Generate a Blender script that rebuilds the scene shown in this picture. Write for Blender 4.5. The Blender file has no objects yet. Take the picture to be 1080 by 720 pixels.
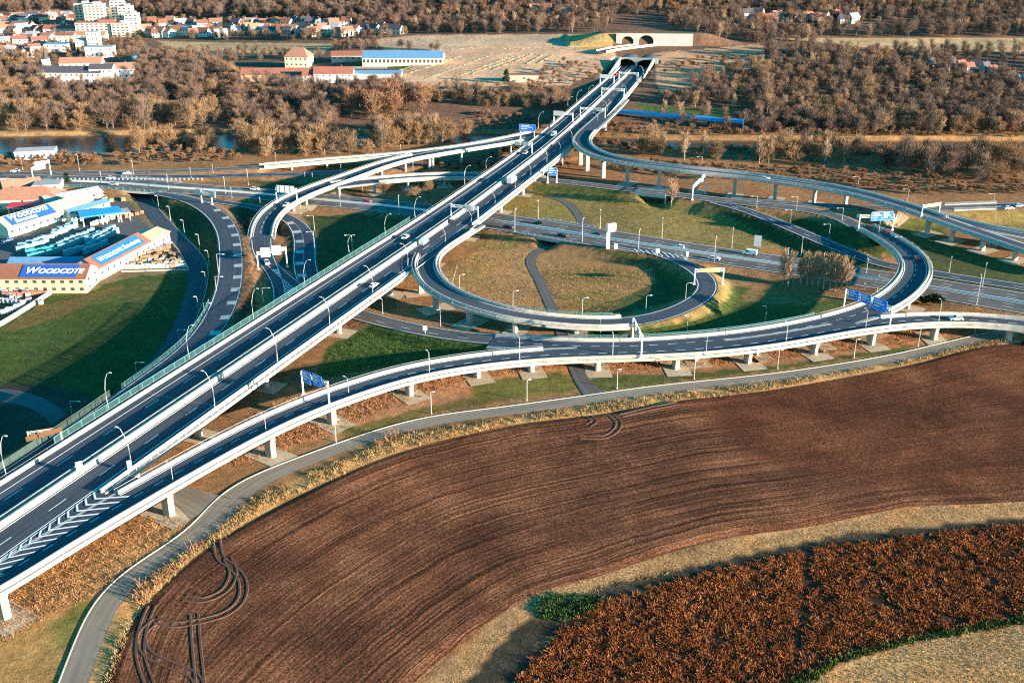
import bpy, math, random
import numpy as np
from mathutils import Vector, Matrix

rnd = random.Random(11)
nr = np.random.RandomState(11)
scene = bpy.context.scene
COL = scene.collection
PI = math.pi

# ------------------------------------------------------------------ camera
CAM_H, PITCH, FPX = 148.0, math.radians(23.5), 1100.0
CP, SP = math.cos(PITCH), math.sin(PITCH)
cam = bpy.data.cameras.new('camera')
cam.sensor_width = 36.0
cam.lens = FPX / 1080.0 * 36.0
cam.clip_start, cam.clip_end = 1.0, 6000.0
camo = bpy.data.objects.new('camera', cam)
COL.objects.link(camo)
camo.location = (0, 0, CAM_H)
camo.rotation_euler = (PI / 2 - PITCH, 0, 0)
scene.camera = camo

def at(u, v, z=0.0):
    """measured point of the photograph -> real place at height z"""
    q = 360.0 - v
    dz = q * CP - FPX * SP
    dy = FPX * CP + q * SP
    k = (z - CAM_H) / dz
    return np.array([(u - 540.0) * k, dy * k, z])

def proj(x, y, z):
    zz = z - CAM_H
    d = y * CP - zz * SP
    up = y * SP + zz * CP
    return 540.0 + FPX * x / d, 360.0 - FPX * up / d

def height_px(p, vtop):
    lo, hi = 0.2, 60.0
    for _ in range(40):
        m = (lo + hi) / 2
        if proj(p[0], p[1], p[2] + m)[1] > vtop: lo = m
        else: hi = m
    return lo

# ------------------------------------------------------------------ tags and objects
def tag(o, label=None, cat=None, group=None, kind=None):
    if label: o['label'] = label
    if cat: o['category'] = cat
    if group: o['group'] = group
    if kind: o['kind'] = kind
    return o

def thing(name, label, cat, loc=(0, 0, 0), rz=0.0, group=None):
    o = bpy.data.objects.new(name, None)
    o.empty_display_size = 0.5
    COL.objects.link(o)
    o.location = tuple(float(c) for c in loc)
    o.rotation_euler = (0, 0, rz)
    return tag(o, label, cat, group)

def kids(o):
    return list(o.children)

def dup(root, loc, rz=0.0, label=None, group=None, scale=None):
    r = root.copy()
    COL.objects.link(r)
    r.location = tuple(float(c) for c in loc)
    r.rotation_euler = (0, 0, rz)
    if scale is not None: r.scale = scale
    if label: r['label'] = label
    if group: r['group'] = group
    for ch in KIDS[root.name]:
        c = ch.copy(); COL.objects.link(c); c.parent = r
        KIDS.setdefault(r.name, []).append(c)
        for g in KIDS.get(ch.name, []):
            d = g.copy(); COL.objects.link(d); d.parent = c
    return r

KIDS = {}

class MB:
    def __init__(s):
        s.v, s.f, s.m = [], [], []
        s.mi = 0
        s.la = []
    def add(s, vs, fs, la=None):
        n = len(s.v)
        s.la += la if la is not None else [(0.0, 0.0)] * len(vs)
        s.v += [tuple(map(float, p)) for p in vs]
        for f in fs:
            s.f.append(tuple(n + i for i in f)); s.m.append(s.mi)
        return s
    def quad(s, a, b, c, d):
        return s.add([a, b, c, d], [(0, 1, 2, 3)])
    def box(s, c, size, rz=0.0, taper=1.0):
        hx, hy, hz = size[0] / 2, size[1] / 2, size[2] / 2
        cs, sn = math.cos(rz), math.sin(rz)
        vs = []
        for z, k in ((-hz, 1.0), (hz, taper)):
            for x, y in ((-hx, -hy), (hx, -hy), (hx, hy), (-hx, hy)):
                x, y = x * k, y * k
                vs.append((c[0] + x * cs - y * sn, c[1] + x * sn + y * cs, c[2] + z))
        return s.add(vs, [(3, 2, 1, 0), (4, 5, 6, 7), (0, 1, 5, 4), (1, 2, 6, 5), (2, 3, 7, 6), (3, 0, 4, 7)])
    def tube(s, pts, rad, n=6, cap=True):
        pts = [np.array(p, float) for p in pts]
        if not hasattr(rad, '__len__'): rad = [rad] * len(pts)
        rings = []
        for i, p in enumerate(pts):
            t = pts[min(i + 1, len(pts) - 1)] - pts[max(i - 1, 0)]
            t = t / (np.linalg.norm(t) + 1e-9)
            a = np.cross(t, (0, 0, 1.0))
            if np.linalg.norm(a) < 1e-3: a = np.array([1.0, 0, 0])
            a = a / np.linalg.norm(a); b = np.cross(t, a)
            rings.append([p + rad[i] * (a * math.cos(2 * PI * k / n) + b * math.sin(2 * PI * k / n)) for k in range(n)])
        vs = [q for r in rings for q in r]
        fs = []
        for i in range(len(rings) - 1):
            for k in range(n):
                k2 = (k + 1) % n
                fs.append((i * n + k, i * n + k2, (i + 1) * n + k2, (i + 1) * n + k))
        if cap:
            fs.append(tuple(range(n))); fs.append(tuple((len(rings) - 1) * n + k for k in range(n - 1, -1, -1)))
        return s.add(vs, fs)
    def sweep(s, P, R, sec, caps=True):
        """sec: closed section [(offset, dz)] carried along P with right-hand normals R"""
        n, m = len(P), len(sec)
        vs = []
        for i in range(n):
            for (o, dz) in sec:
                oo = o[i] if hasattr(o, '__len__') else o
                vs.append((P[i, 0] + R[i, 0] * oo, P[i, 1] + R[i, 1] * oo, P[i, 2] + dz))
        fs = []
        for i in range(n - 1):
            for k in range(m):
                k2 = (k + 1) % m
                fs.append((i * m + k, i * m + k2, (i + 1) * m + k2, (i + 1) * m + k))
        if caps:
            fs.append(tuple(range(m - 1, -1, -1))); fs.append(tuple((n - 1) * m + k for k in range(m)))
        return s.add(vs, fs)
    def ribbon(s, P, R, o0, o1, dz):
        n = len(P)
        g = lambda o, i: (o[i] if hasattr(o, '__len__') else o)
        vs = []
        for i in range(n):
            for o in (o0, o1):
                vs.append((P[i, 0] + R[i, 0] * g(o, i), P[i, 1] + R[i, 1] * g(o, i), P[i, 2] + dz))
        D = np.concatenate([[0], np.cumsum(np.linalg.norm(np.diff(P, axis=0), axis=1))])
        la = [(float(g(o, i)), float(D[i])) for i in range(n) for o in (o0, o1)]
        return s.add(vs, [(2 * i, 2 * i + 1, 2 * i + 3, 2 * i + 2) for i in range(n - 1)], la)
    def obj(s, name, mat, parent=None, smooth=False, kind=None, label=None):
        me = bpy.data.meshes.new(name)
        v = s.v
        if parent is not None:
            l = parent.location
            off = np.array([l.x, l.y, l.z])
            pp = parent.parent
            if pp is not None: off = off + np.array(pp.location)
            v = [(a - off[0], b - off[1], c - off[2]) for a, b, c in s.v]
        me.from_pydata(v, [], s.f)
        mats = mat if isinstance(mat, (list, tuple)) else [mat]
        for m in mats: me.materials.append(m)
        if mats[0].name.endswith('asphalt'):
            fattr(me, 'lat', [a for a, b in s.la]); fattr(me, 'dist', [b for a, b in s.la])
        if len(mats) > 1: me.polygons.foreach_set('material_index', s.m)
        me.update()
        import bmesh
        bm = bmesh.new(); bm.from_mesh(me)
        bmesh.ops.recalc_face_normals(bm, faces=bm.faces) if len(bm.faces) < 6000 else None
        bm.to_mesh(me); bm.free()
        if smooth: me.polygons.foreach_set('use_smooth', [True] * len(me.polygons))
        o = bpy.data.objects.new(name, me)
        COL.objects.link(o)
        if parent is not None:
            o.parent = parent
            KIDS.setdefault(parent.name, []).append(o)
        tag(o, label=label, kind=kind)
        return o

def raw_obj(name, V, F, mat, parent=None, kind=None):
    """numpy mesh: V (n,3), F (m,k)"""
    me = bpy.data.meshes.new(name)
    V = np.asarray(V, np.float32); F = np.asarray(F, np.int32)
    m, k = F.shape
    me.vertices.add(len(V)); me.vertices.foreach_set('co', V.ravel())
    me.loops.add(m * k); me.loops.foreach_set('vertex_index', F.ravel())
    me.polygons.add(m)
    me.polygons.foreach_set('loop_start', np.arange(0, m * k, k, dtype=np.int32))
    try: me.polygons.foreach_set('loop_total', np.full(m, k, np.int32))
    except Exception: pass
    me.materials.append(mat)
    me.update(calc_edges=True)
    o = bpy.data.objects.new(name, me)
    COL.objects.link(o)
    if parent is not None:
        o.parent = parent; KIDS.setdefault(parent.name, []).append(o)
    if kind: o['kind'] = kind
    return o

def fattr(me, name, arr):
    a = me.attributes.new(name, 'FLOAT', 'POINT')
    a.data.foreach_set('value', np.asarray(arr, np.float32))

def cattr(me, name, arr):
    a = me.attributes.new(name, 'FLOAT_COLOR', 'POINT')
    c = np.ones((len(arr), 4), np.float32); c[:, :3] = arr
    a.data.foreach_set('color', c.ravel())

# ------------------------------------------------------------------ materials
class NT:
    def __init__(s, name):
        s.m = bpy.data.materials.new(name); s.m.use_nodes = True
        s.t = s.m.node_tree; s.n = s.t.nodes; s.l = s.t.links
        s.b = s.n['Principled BSDF']
    def new(s, typ, **kw):
        n = s.n.new(typ)
        for k, v in kw.items():
            if k.startswith('i_'):
                n.inputs[k[2:].replace('_', ' ')].default_value = v
            else: setattr(n, k, v)
        return n
    def link(s, a, b): s.l.new(a, b)
    def coord(s, kind='pos'):
        if kind == 'pos': return s.new('ShaderNodeNewGeometry').outputs['Position']
        return s.new('ShaderNodeTexCoord').outputs['Object']
    def noise(s, vec, scale, detail=4, rough=.55, dim='3D'):
        n = s.new('ShaderNodeTexNoise'); n.noise_dimensions = dim
        n.inputs['Scale'].default_value = scale; n.inputs['Detail'].default_value = detail
        n.inputs['Roughness'].default_value = rough
        if vec is not None: s.link(vec, n.inputs['Vector'])
        return n.outputs['Fac']
    def ramp(s, fac, stops):
        r = s.new('ShaderNodeValToRGB'); e = r.color_ramp.elements
        while len(e) < len(stops): e.new(0.5)
        for i, (p, c) in enumerate(stops):
            e[i].position = p
            e[i].color = (c[0], c[1], c[2], 1) if hasattr(c, '__len__') else (c, c, c, 1)
        s.link(fac, r.inputs['Fac'])
        return r.outputs['Color']
    def mix(s, fac, a, b, mode='MIX'):
        m = s.new('ShaderNodeMix'); m.data_type = 'RGBA'; m.blend_type = mode
        ins = [i for i in m.inputs if i.enabled] if False else m.inputs
        if hasattr(fac, 'is_linked') or not isinstance(fac, (int, float)): s.link(fac, ins[0])
        else: ins[0].default_value = fac
        for k, x in ((6, a), (7, b)):
            if isinstance(x, (tuple, list)): ins[k].default_value = (x[0], x[1], x[2], 1)
            else: s.link(x, ins[k])
        return m.outputs[2]
    def math(s, op, a, b=None):
        m = s.new('ShaderNodeMath'); m.operation = op
        for k, x in ((0, a), (1, b)):
            if x is None: continue
            if isinstance(x, (int, float)): m.inputs[k].default_value = x
            else: s.link(x, m.inputs[k])
        return m.outputs[0]
    def attr(s, name, out='Fac'):
        a = s.new('ShaderNodeAttribute'); a.attribute_name = name
        return a.outputs[out]
    def bump(s, h, strength, dist):
        b = s.new('ShaderNodeBump'); b.inputs['Strength'].default_value = strength
        b.inputs['Distance'].default_value = dist
        s.link(h, b.inputs['Height']); s.link(b.outputs['Normal'], s.b.inputs['Normal'])
    def base(s, c):
        if isinstance(c, (tuple, list)): s.b.inputs['Base Color'].default_value = (c[0], c[1], c[2], 1)
        else: s.link(c, s.b.inputs['Base Color'])
    def rough(s, r, spec=.3):
        s.b.inputs['Roughness'].default_value = r
        s.b.inputs['Specular IOR Level'].default_value = spec

def plain(name, c, rough=.7, var=.25, scale=.8, metal=0.0, spec=.3, obj=False, fine=6.0, bump=0.0):
    t = NT(name)
    p = t.coord('obj' if obj else 'pos')
    n = t.noise(p, scale, 5)
    n2 = t.noise(p, scale * fine, 3)
    k = t.math('ADD', t.math('MULTIPLY', n, .65), t.math('MULTIPLY', n2, .35))
    lo = tuple(x * (1 - var) for x in c); hi = tuple(min(1, x * (1 + var)) for x in c)
    t.base(t.ramp(k, [(.3, lo), (.7, hi)]))
    t.rough(rough, spec); t.b.inputs['Metallic'].default_value = metal
    if bump: t.bump(k, .6, bump)
    return t.m

def make_asphalt(name, c, var=.22):
    t = NT(name)
    p = t.coord()
    a = t.noise(p, .035, 4); b = t.noise(p, .5, 4); g = t.noise(p, 6, 2)
    k = t.math('ADD', t.math('ADD', t.math('MULTIPLY', a, .5), t.math('MULTIPLY', b, .35)), t.math('MULTIPLY', g, .15))
    la, di = t.attr('lat'), t.attr('dist')
    def vec(kx, ky):
        q = t.new('ShaderNodeCombineXYZ'); t.link(t.math('MULTIPLY', la, kx), q.inputs[0]); t.link(t.math('MULTIPLY', di, ky), q.inputs[1]); return q.outputs[0]
    st = t.noise(vec(1.3, .012), 1.0, 4, .6); pt = t.noise(vec(.27, .03), 1.0, 2, .4)
    wheel = t.math('MULTIPLY', t.math('SINE', t.math('MULTIPLY', la, 3.36)), .05)
    k = t.math('ADD', t.math('ADD', t.math('MULTIPLY', k, .5), t.math('MULTIPLY', st, .5)), wheel)
    c1 = t.ramp(k, [(.32, tuple(x * (1 - var) for x in c)), (.68, tuple(x * (1 + var) for x in c))])
    t.base(t.mix(1.0, c1, t.ramp(pt, [(.40, (.86, .86, .88)), (.46, (1, 1, 1)), (.6, (1, 1, 1)), (.64, (1.16, 1.14, 1.1))]), 'MULTIPLY'))
    t.rough(.85, .25)
    return t.m

M = {}
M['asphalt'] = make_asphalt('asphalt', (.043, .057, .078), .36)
M['asphalt_old'] = make_asphalt('old_asphalt', (.098, .09, .086), .3)
M['asphalt_pale'] = make_asphalt('pale_asphalt', (.215, .175, .135), .25)
M['asphalt_yard'] = make_asphalt('yard_asphalt', (.085, .085, .09), .3)
M['concrete'] = plain('pale_concrete', (.4, .37, .32), .8, .34, .5)
M['concrete_grey'] = plain('grey_concrete', (.40, .39, .37), .85, .2, .3)
M['deck_edge'] = plain('deck_concrete', (.34, .33, .32), .85, .16, .2)
M['paint'] = plain('road_paint', (.74, .74, .72), .6, .16, 1.2)
M['galv'] = plain('galvanised_steel', (.56, .57, .57), .45, .12, 2, metal=.35)
M['white_metal'] = plain('white_painted_steel', (.76, .76, .75), .45, .08, 1)
M['lamp_glass'] = plain('lamp_head_grey', (.7, .7, .68), .3, .05, 1)
M['dark_metal'] = plain('dark_steel', (.09, .09, .1), .5, .2, 1)
M['teal'] = plain('teal_painted_steel', (.09, .2, .21), .5, .12, 1)
M['wall_green'] = plain('dark_green_noise_wall', (.035, .06, .055), .7, .2, 1)
M['blue_sign'] = plain('blue_sign_face', (.015, .2, .72), .4, .08, 1)
M['yellow_sign'] = plain('yellow_sign_face', (.62, .5, .16), .5, .1, 1)
M['sign_back'] = plain('sign_back', (.62, .62, .6), .5, .12, 1)
M['brown_lattice'] = plain('rusty_lattice', (.13, .065, .035), .7, .25, 2)
M['gravel'] = plain('gravel_slab', (.4, .31, .21), .95, .4, 1.5, bump=.05)
M['kerb'] = plain('kerb_stone', (.5, .47, .4), .9, .15, .6)
def make_glass():
    t = NT('tinted_screen_glass')
    t.base((.08, .2, .2)); t.b.inputs['Roughness'].default_value = .08
    t.b.inputs['Alpha'].default_value = .16
    return t.m
M['screen_glass'] = make_glass()
def paint(name, c, rough=.32):
    t = NT(name); p = t.coord('obj')
    n = t.noise(p, 1.3, 3)
    t.base(t.ramp(n, [(.3, tuple(x * .88 for x in c)), (.7, c)])); t.rough(rough, .5)
    t.b.inputs['Coat Weight'].default_value = .4
    return t.m
M['car_white'] = paint('white_car_paint', (.78, .78, .77))
M['car_dark'] = paint('black_car_paint', (.02, .021, .024))
M['car_red'] = paint('red_car_paint', (.5, .03, .05))
M['car_silver'] = paint('silver_car_paint', (.5, .51, .53))
M['car_blue'] = paint('blue_car_paint', (.05, .12, .3))
M['car_glass'] = plain('car_glass', (.02, .025, .03), .1, .1, 1, spec=.6)
M['tyre'] = plain('tyre_rubber', (.02, .02, .02), .9, .2, 3)
M['lamp_white'] = plain('headlight_lens', (.8, .8, .78), .2, .05, 3)
M['lamp_red'] = plain('tail_light_lens', (.45, .02, .02), .3, .05, 3)

# ------------------------------------------------------------------ light
SUN_EL = math.radians(10.5)
sx, sy = .915, -.40                      # towards the sun, on the ground plane
w = bpy.data.worlds.new('World'); scene.world = w; w.use_nodes = True
wn = w.node_tree
sky = wn.nodes.new('ShaderNodeTexSky'); sky.sky_type = 'NISHITA'; sky.sun_disc = False
sky.sun_elevation = SUN_EL
sky.sun_rotation = math.atan2(sx, sy)
sky.air_density = 1.0; sky.dust_density = .3; sky.ozone_density = 2.5; sky.altitude = 300
bg = wn.nodes['Background']
hs = wn.nodes.new('ShaderNodeHueSaturation'); hs.inputs['Saturation'].default_value = 1.85; hs.inputs['Hue'].default_value = .475
wn.links.new(sky.outputs['Color'], hs.inputs['Color']); wn.links.new(hs.outputs['Color'], bg.inputs['Color'])
bg.inputs['Strength'].default_value = .092
sl = bpy.data.lights.new('sun', 'SUN'); sl.energy = 5.0; sl.angle = math.radians(.53)
sl.color = (1.0, .84, .64)
so = bpy.data.objects.new('sun', sl); COL.objects.link(so)
dirv = Vector((-sx * math.cos(SUN_EL), -sy * math.cos(SUN_EL), -math.sin(SUN_EL)))
so.rotation_euler = dirv.to_track_quat('-Z', 'Y').to_euler()
so.location = (300, -150, 200)
scene.view_settings.view_transform = 'Standard'
scene.view_settings.look = 'None'
scene.view_settings.exposure = 2.05
scene.view_settings.gamma = 1.0
scene.cycles.use_denoising = False
scene.cycles.filter_width = 1.15
scene.cycles.max_bounces = 4
scene.cycles.diffuse_bounces = 2
scene.cycles.glossy_bounces = 2
scene.cycles.volume_bounces = 0
scene.cycles.sample_clamp_indirect = 4
scene.cycles.transparent_max_bounces = 12
# ------------------------------------------------------------------ road paths
def catmull(P, per=14):
    P = np.asarray(P, float)
    Q = np.vstack([2 * P[0] - P[1], P, 2 * P[-1] - P[-2]])
    out = []
    for i in range(1, len(Q) - 2):
        p0, p1, p2, p3 = Q[i - 1], Q[i], Q[i + 1], Q[i + 2]
        d = [max(np.linalg.norm((b - a)[:2]), 1e-4) ** .5 for a, b in ((p0, p1), (p1, p2), (p2, p3))]
        t0, t1 = 0.0, d[0]; t2 = t1 + d[1]; t3 = t2 + d[2]
        for t in np.linspace(t1, t2, per, endpoint=False):
            a1 = (t1 - t) / (t1 - t0) * p0 + (t - t0) / (t1 - t0) * p1
            a2 = (t2 - t) / (t2 - t1) * p1 + (t - t1) / (t2 - t1) * p2
            a3 = (t3 - t) / (t3 - t2) * p2 + (t - t2) / (t3 - t2) * p3
            b1 = (t2 - t) / (t2 - t0) * a1 + (t - t0) / (t2 - t0) * a2
            b2 = (t3 - t) / (t3 - t1) * a2 + (t - t1) / (t3 - t1) * a3
            out.append((t2 - t) / (t2 - t1) * b1 + (t - t1) / (t2 - t1) * b2)
    out.append(P[-1])
    return np.array(out)

class Path:
    def __init__(s, pts, step=3.0, edge=None, smooth=8, top=0.0):
        W = []
        for r in pts:
            u, v, z = r[:3]
            p = at(u, v, z + top); p[2] = z
            W.append(list(p) + list(r[3:]))
        D = catmull(W)
        L = np.concatenate([[0], np.cumsum(np.linalg.norm(np.diff(D[:, :3], axis=0), axis=1))])
        n = max(4, int(L[-1] / step))
        t = np.linspace(0, L[-1], n + 1)
        A = np.stack([np.interp(t, L, D[:, k]) for k in range(D.shape[1])], 1)
        for _ in range(smooth):
            B = A.copy(); B[1:-1] = .5 * A[1:-1] + .25 * (A[:-2] + A[2:]); A = B
        s.P, s.W = A[:, :3], A[:, 3:]
        s.frame()
        if edge:
            sg = 1 if edge == 'L' else -1
            s.P = s.P.copy()
            s.P[:, :2] += s.R * (sg * s.W[:, 0] / 2)[:, None]
            for _ in range(4):
                B = s.P.copy(); B[1:-1] = .5 * s.P[1:-1] + .25 * (s.P[:-2] + s.P[2:]); s.P = B
            s.frame()
        s.L = np.concatenate([[0], np.cumsum(np.linalg.norm(np.diff(s.P, axis=0), axis=1))])
    def frame(s):
        T = np.gradient(s.P[:, :2], axis=0)
        T /= np.linalg.norm(T, axis=1)[:, None] + 1e-9
        s.T = T; s.R = np.stack([T[:, 1], -T[:, 0]], 1)
    def cut(s, i0, i1):
        return s.P[i0:i1], s.R[i0:i1]
    def near(s, x, y):
        return int(np.argmin((s.P[:, 0] - x) ** 2 + (s.P[:, 1] - y) ** 2))
    def px(s, u, v=None):
        U, V = proj(s.P[:, 0], s.P[:, 1], s.P[:, 2])
        d = (U - u) ** 2 + (0 if v is None else (V - v) ** 2)
        return int(np.argmin(d))
    def ix(s, u, v):
        p = at(u, v, float(s.P[s.px(u, v)][2])); return s.near(p[0], p[1])
    def sample(s, d):
        """place at distance d: point, tangent, right"""
        i = min(max(int(np.searchsorted(s.L, d)), 1), len(s.L) - 1)
        k = (d - s.L[i - 1]) / (s.L[i] - s.L[i - 1] + 1e-9)
        return s.P[i - 1] * (1 - k) + s.P[i] * k, s.T[i], s.R[i]
    def sub(s, d0, d1, n=4):
        P, R = [], []
        for d in np.linspace(d0, d1, n):
            p, t, r = s.sample(d); P.append(p); R.append(r)
        return np.array(P), np.array(R)

MAIN = Path([(-200, 688.6, 7.5, 14, 12.75), (-90, 614.2, 7.5, 14, 12.75), (20, 540, 7.5, 14, 12.75), (145, 455.5, 7.5, 14, 12.75), (270, 371, 7.5, 14, 12.75),
             (395, 286, 7.5, 14, 12.9), (470, 235, 7.5, 13.6, 13), (525, 194.8, 8.2, 13, 13), (580, 152.5, 9.8, 12, 14), (605, 130.5, 11.2, 11.5, 16.5),
             (627, 110, 12.6, 11, 16.2), (650, 88, 13.6, 10, 14.5), (665, 74, 14.2, 9.6, 13.8), (671, 68.5, 14.4, 9.5, 13.6)], smooth=30)
RAMP = Path([(-70, 655, 7.6, 9), (12, 612, 7.6, 9), (61.7, 579, 7.6, 9), (120, 545, 7.65, 9), (180, 510, 7.8, 9), (243, 474.5, 7.9, 9), (300, 445, 7.6, 9), (350, 424, 6.9, 9), (400, 406.7, 6.2, 9), (433, 396.7, 5.8, 9),
             (480, 387.5, 5.3, 9), (520, 382, 4.9, 9), (560, 378, 4.7, 9), (600, 375.8, 4.6, 9), (643, 374.8, 4.7, 9), (700, 372.8, 4.9, 9), (739, 371, 5, 9), (789, 366, 5.2, 9), (820, 362, 5.4, 9), (880, 351.5, 5.7, 9),
             (913, 345.5, 5.9, 9), (938, 342.3, 6, 9), (958, 340, 6, 9), (1000, 338.2, 6, 9), (1038, 339, 5.8, 9), (1080, 343, 5.6, 9), (1140, 352, 5.4, 9), (1220, 368, 5.2, 9)], edge='R', top=1.1, smooth=14)
CURVE = Path([(523, 351.3, 3.4, 9), (560, 353.7, 4.3, 9), (627, 357, 4.7, 9), (673, 356, 4.9, 9), (740, 351.5, 5.05, 9), (800, 344.5, 5.3, 9.2), (863, 332.5, 5.7, 9.6), (887, 326.5, 6, 10),
              (913, 317.5, 6.5, 10), (930, 308.5, 7, 10), (946, 294.5, 7.8, 10), (953.5, 281, 7.9, 10.2), (951, 269.5, 7.6, 10.2), (940, 258, 7, 10), (918, 244.5, 6.2, 9), (903, 237, 5.7, 8.5)], edge='L', top=1.1, smooth=14)
LOOP = Path([(500, 236, 7.5, 8.5), (470, 254.5, 7.5, 8.5), (453.5, 265.5, 7.5, 8.5), (447.5, 277, 7.5, 8.5), (450.5, 290, 7.45, 8.5), (463, 304, 7.35, 8.5), (485, 315.5, 7.0, 8.5), (520, 327.3, 6.2, 8.5),
             (547, 333.3, 5.4, 8.5), (600, 339.2, 4.2, 8.5), (629, 340.8, 3.8, 8.5), (660, 340, 3.6, 8.5), (690, 335.5, 3.5, 8.3), (718, 326, 3.4, 8), (739, 315, 3.4, 8), (748, 304.5, 3.4, 8), (745, 293.5, 3.4, 8),
             (734, 283.5, 3.35, 7.5), (716, 274.2, 3.3, 7), (697, 267, 3.25, 6.5), (672, 261.5, 3.2, 6), (645, 257.6, 3.2, 5)], smooth=14)
RIGHT = Path([(655, 104.5, 12.9, 8.5), (643, 117, 12.8, 8.5), (629.5, 129.5, 12.6, 8.5), (619, 139, 12.5, 8.5), (613.5, 146.5, 12.4, 8.5), (615.5, 154, 12.3, 8.5), (627, 161.3, 12.3, 8.5), (646, 167.8, 12.3, 8.5), (690, 174.8, 12.1, 8.5), (720, 178.5, 12, 8.5),
              (783, 184.8, 11.5, 8.5), (833, 191.5, 11.1, 8.5), (880, 198.8, 10.6, 8.5), (900, 202.9, 10.3, 8.5), (933, 211.6, 9.5, 8.5), (968, 222, 8.5, 8.5), (1000, 233.8, 7.5, 8.5), (1033, 245, 6.6, 8.5), (1080, 261, 5.6, 8.5), (1150, 283, 5, 8.5)], smooth=10)
SPUR = Path([(985, 225.5, 8, 6), (1015, 234.5, 7.2, 6.5), (1050, 242.5, 6.5, 7), (1080, 248, 6, 7.5), (1150, 259, 5.2, 7.5)])
GRAMP = Path([(552, 146.5, 9.1, 8.5), (520, 151.8, 8.7, 8.5), (483, 157.6, 8.1, 8.5), (457, 162, 7.5, 8.5), (430, 166.8, 7, 8.5), (400, 175.2, 6.7, 8.8), (375, 184.3, 6.5, 9.2), (350, 193.2, 6.3, 9.5), (330, 200.2, 6.1, 9.5), (301, 213.5, 5.3, 9.5), (284, 227, 4.5, 9.5), (277, 241, 3.9, 9.5),
              (275.5, 255, 3.3, 9.3), (277.5, 268, 2.6, 8.5), (284, 280, 2.1, 7), (291, 293, 1.6, 5.5), (295, 308, 1.2, 5.2), (294, 325, 1, 5.2), (292, 340, 1, 5.2)], smooth=8)
GFORK = Path([(279.5, 272, 2.35, 5), (290, 281.5, 2, 5), (302, 292.5, 1.5, 5), (318, 305, 1.2, 5), (345, 319.5, 1, 5)])
HRAMP = Path([(566, 140.5, 9.4, 6.5), (540, 145.8, 9, 6.5), (500, 153.6, 8.1, 6.5), (450, 160.3, 6.7, 6.5), (417, 163.8, 5.7, 6.5), (343, 169.8, 3.8, 6.5), (275, 175.6, 2.2, 6.5), (225, 178.8, 1.6, 6.5), (150, 181.2, 1.4, 7), (100, 182, 1.4, 7.5), (0, 183, 1.4, 8), (-120, 184, 1.4, 8)])
ICROSS = Path([(352, 195.5, 6.2, 8), (374, 192.6, 5.9, 8.5), (400, 190, 5.5, 8.5), (436, 187, 4.7, 8.5), (470, 185.8, 4.2, 8.5), (503, 185.6, 3.9, 8.5), (540, 187, 3.9, 8.5), (573, 189.2, 4, 8.5)])
# roads lying on the ground or on embankments
E = Path([(-140, 188, 4, 23), (0, 189.5, 4, 23), (100, 192, 4, 22), (140, 194.3, 4, 22), (183, 198, 3.6, 20), (250, 202.6, 2.6, 19), (333, 210.2, 1.6, 20), (400, 216.5, 1.5, 21), (458, 223.3, 1.9, 22), (513, 231.8, 2.6, 23.5), (560, 238.5, 3.1, 24), (605, 246, 3.2, 24.5),
          (660, 254.6, 3.2, 24), (720, 263.8, 2.9, 22.5), (780, 272.5, 2.4, 22), (860, 284, 2.0, 22.5), (920, 293.6, 1.8, 23), (980, 303, 1.8, 23.5), (1080, 319.5, 1.8, 24), (1200, 340, 1.8, 24)], smooth=12)
J = Path([(535, 186.6, 3.9, 8.5), (573, 189.2, 4, 8.5), (619, 194.4, 4.4, 8.5), (662, 199.6, 4.6, 8.5), (713, 205.2, 4.7, 8.8), (760, 211, 4.8, 9.5), (810, 216.4, 5, 9), (850, 220.8, 5.2, 8.5), (885, 228.5, 5.4, 8.5), (905, 239.5, 5.8, 8.5)])
S = Path([(770, 209.6, 4.75, 6), (820, 213.4, 4.8, 7), (860, 216.4, 4.7, 8), (900, 218.4, 4.6, 8.5), (940, 219.6, 4.6, 8.5), (985, 219.6, 4.6, 8.5), (1030, 218, 4.6, 8.5), (1080, 216, 4.6, 8.5), (1180, 211, 4.6, 8.5)])
J2 = Path([(750, 212.6, 4.7, 5), (775, 218, 4.5, 7), (802, 227, 4, 7.5), (833, 239.8, 3.5, 7.8), (870, 255.4, 3, 7.8), (897, 266.6, 2.6, 7.8), (930, 278.3, 2.3, 7.8), (982, 287.8, 2.1, 7.8), (1015, 293, 2, 7.8), (1049, 298, 1.95, 7.8), (1080, 302.8, 1.9, 7.8), (1180, 318, 1.9, 7.8)])
T = Path([(60, 186.6, 1.3, 6.5), (140, 186.2, 1.3, 7), (200, 186.2, 1.3, 7.5), (250, 184.9, 1.3, 7.5), (300, 183.8, 1.3, 7.5), (345, 182.8, 1.3, 7.5), (400, 178.4, 1.3, 7.5), (460, 172, 1.2, 7.5), (520, 168, 1, 7.5), (565, 166, 1, 7.5), (600, 165, 1, 7)])
K = Path([(165, 203.5, 3.75, 6), (188, 207.4, 3.6, 8), (210, 214.5, 3.6, 9.5), (229, 227.5, 3.7, 10), (240, 245, 4.1, 10), (243.3, 268, 4.7, 10), (243, 290, 5.2, 10), (237.5, 316, 5.8, 10), (222, 346.5, 6.5, 10), (197, 372.5, 7, 9.2), (150, 405.2, 7.3, 7.6), (100, 439.4, 7.5, 6.2), (50, 472, 7.5, 5.2), (0, 505, 7.5, 5), (-110, 578, 7.5, 5)], smooth=10)
MR = Path([(200, 208.6, 2.9, 5), (232, 213, 2.4, 6), (262, 217, 2, 6.5), (288, 223.5, 1.7, 7), (307, 231.5, 1.5, 8), (318, 243, 1.4, 9.5), (321.5, 258, 1.3, 10), (321, 276, 1.2, 10), (326, 296, 1, 10), (340, 313, 1, 9.5), (356, 323, 1, 9)])
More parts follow.
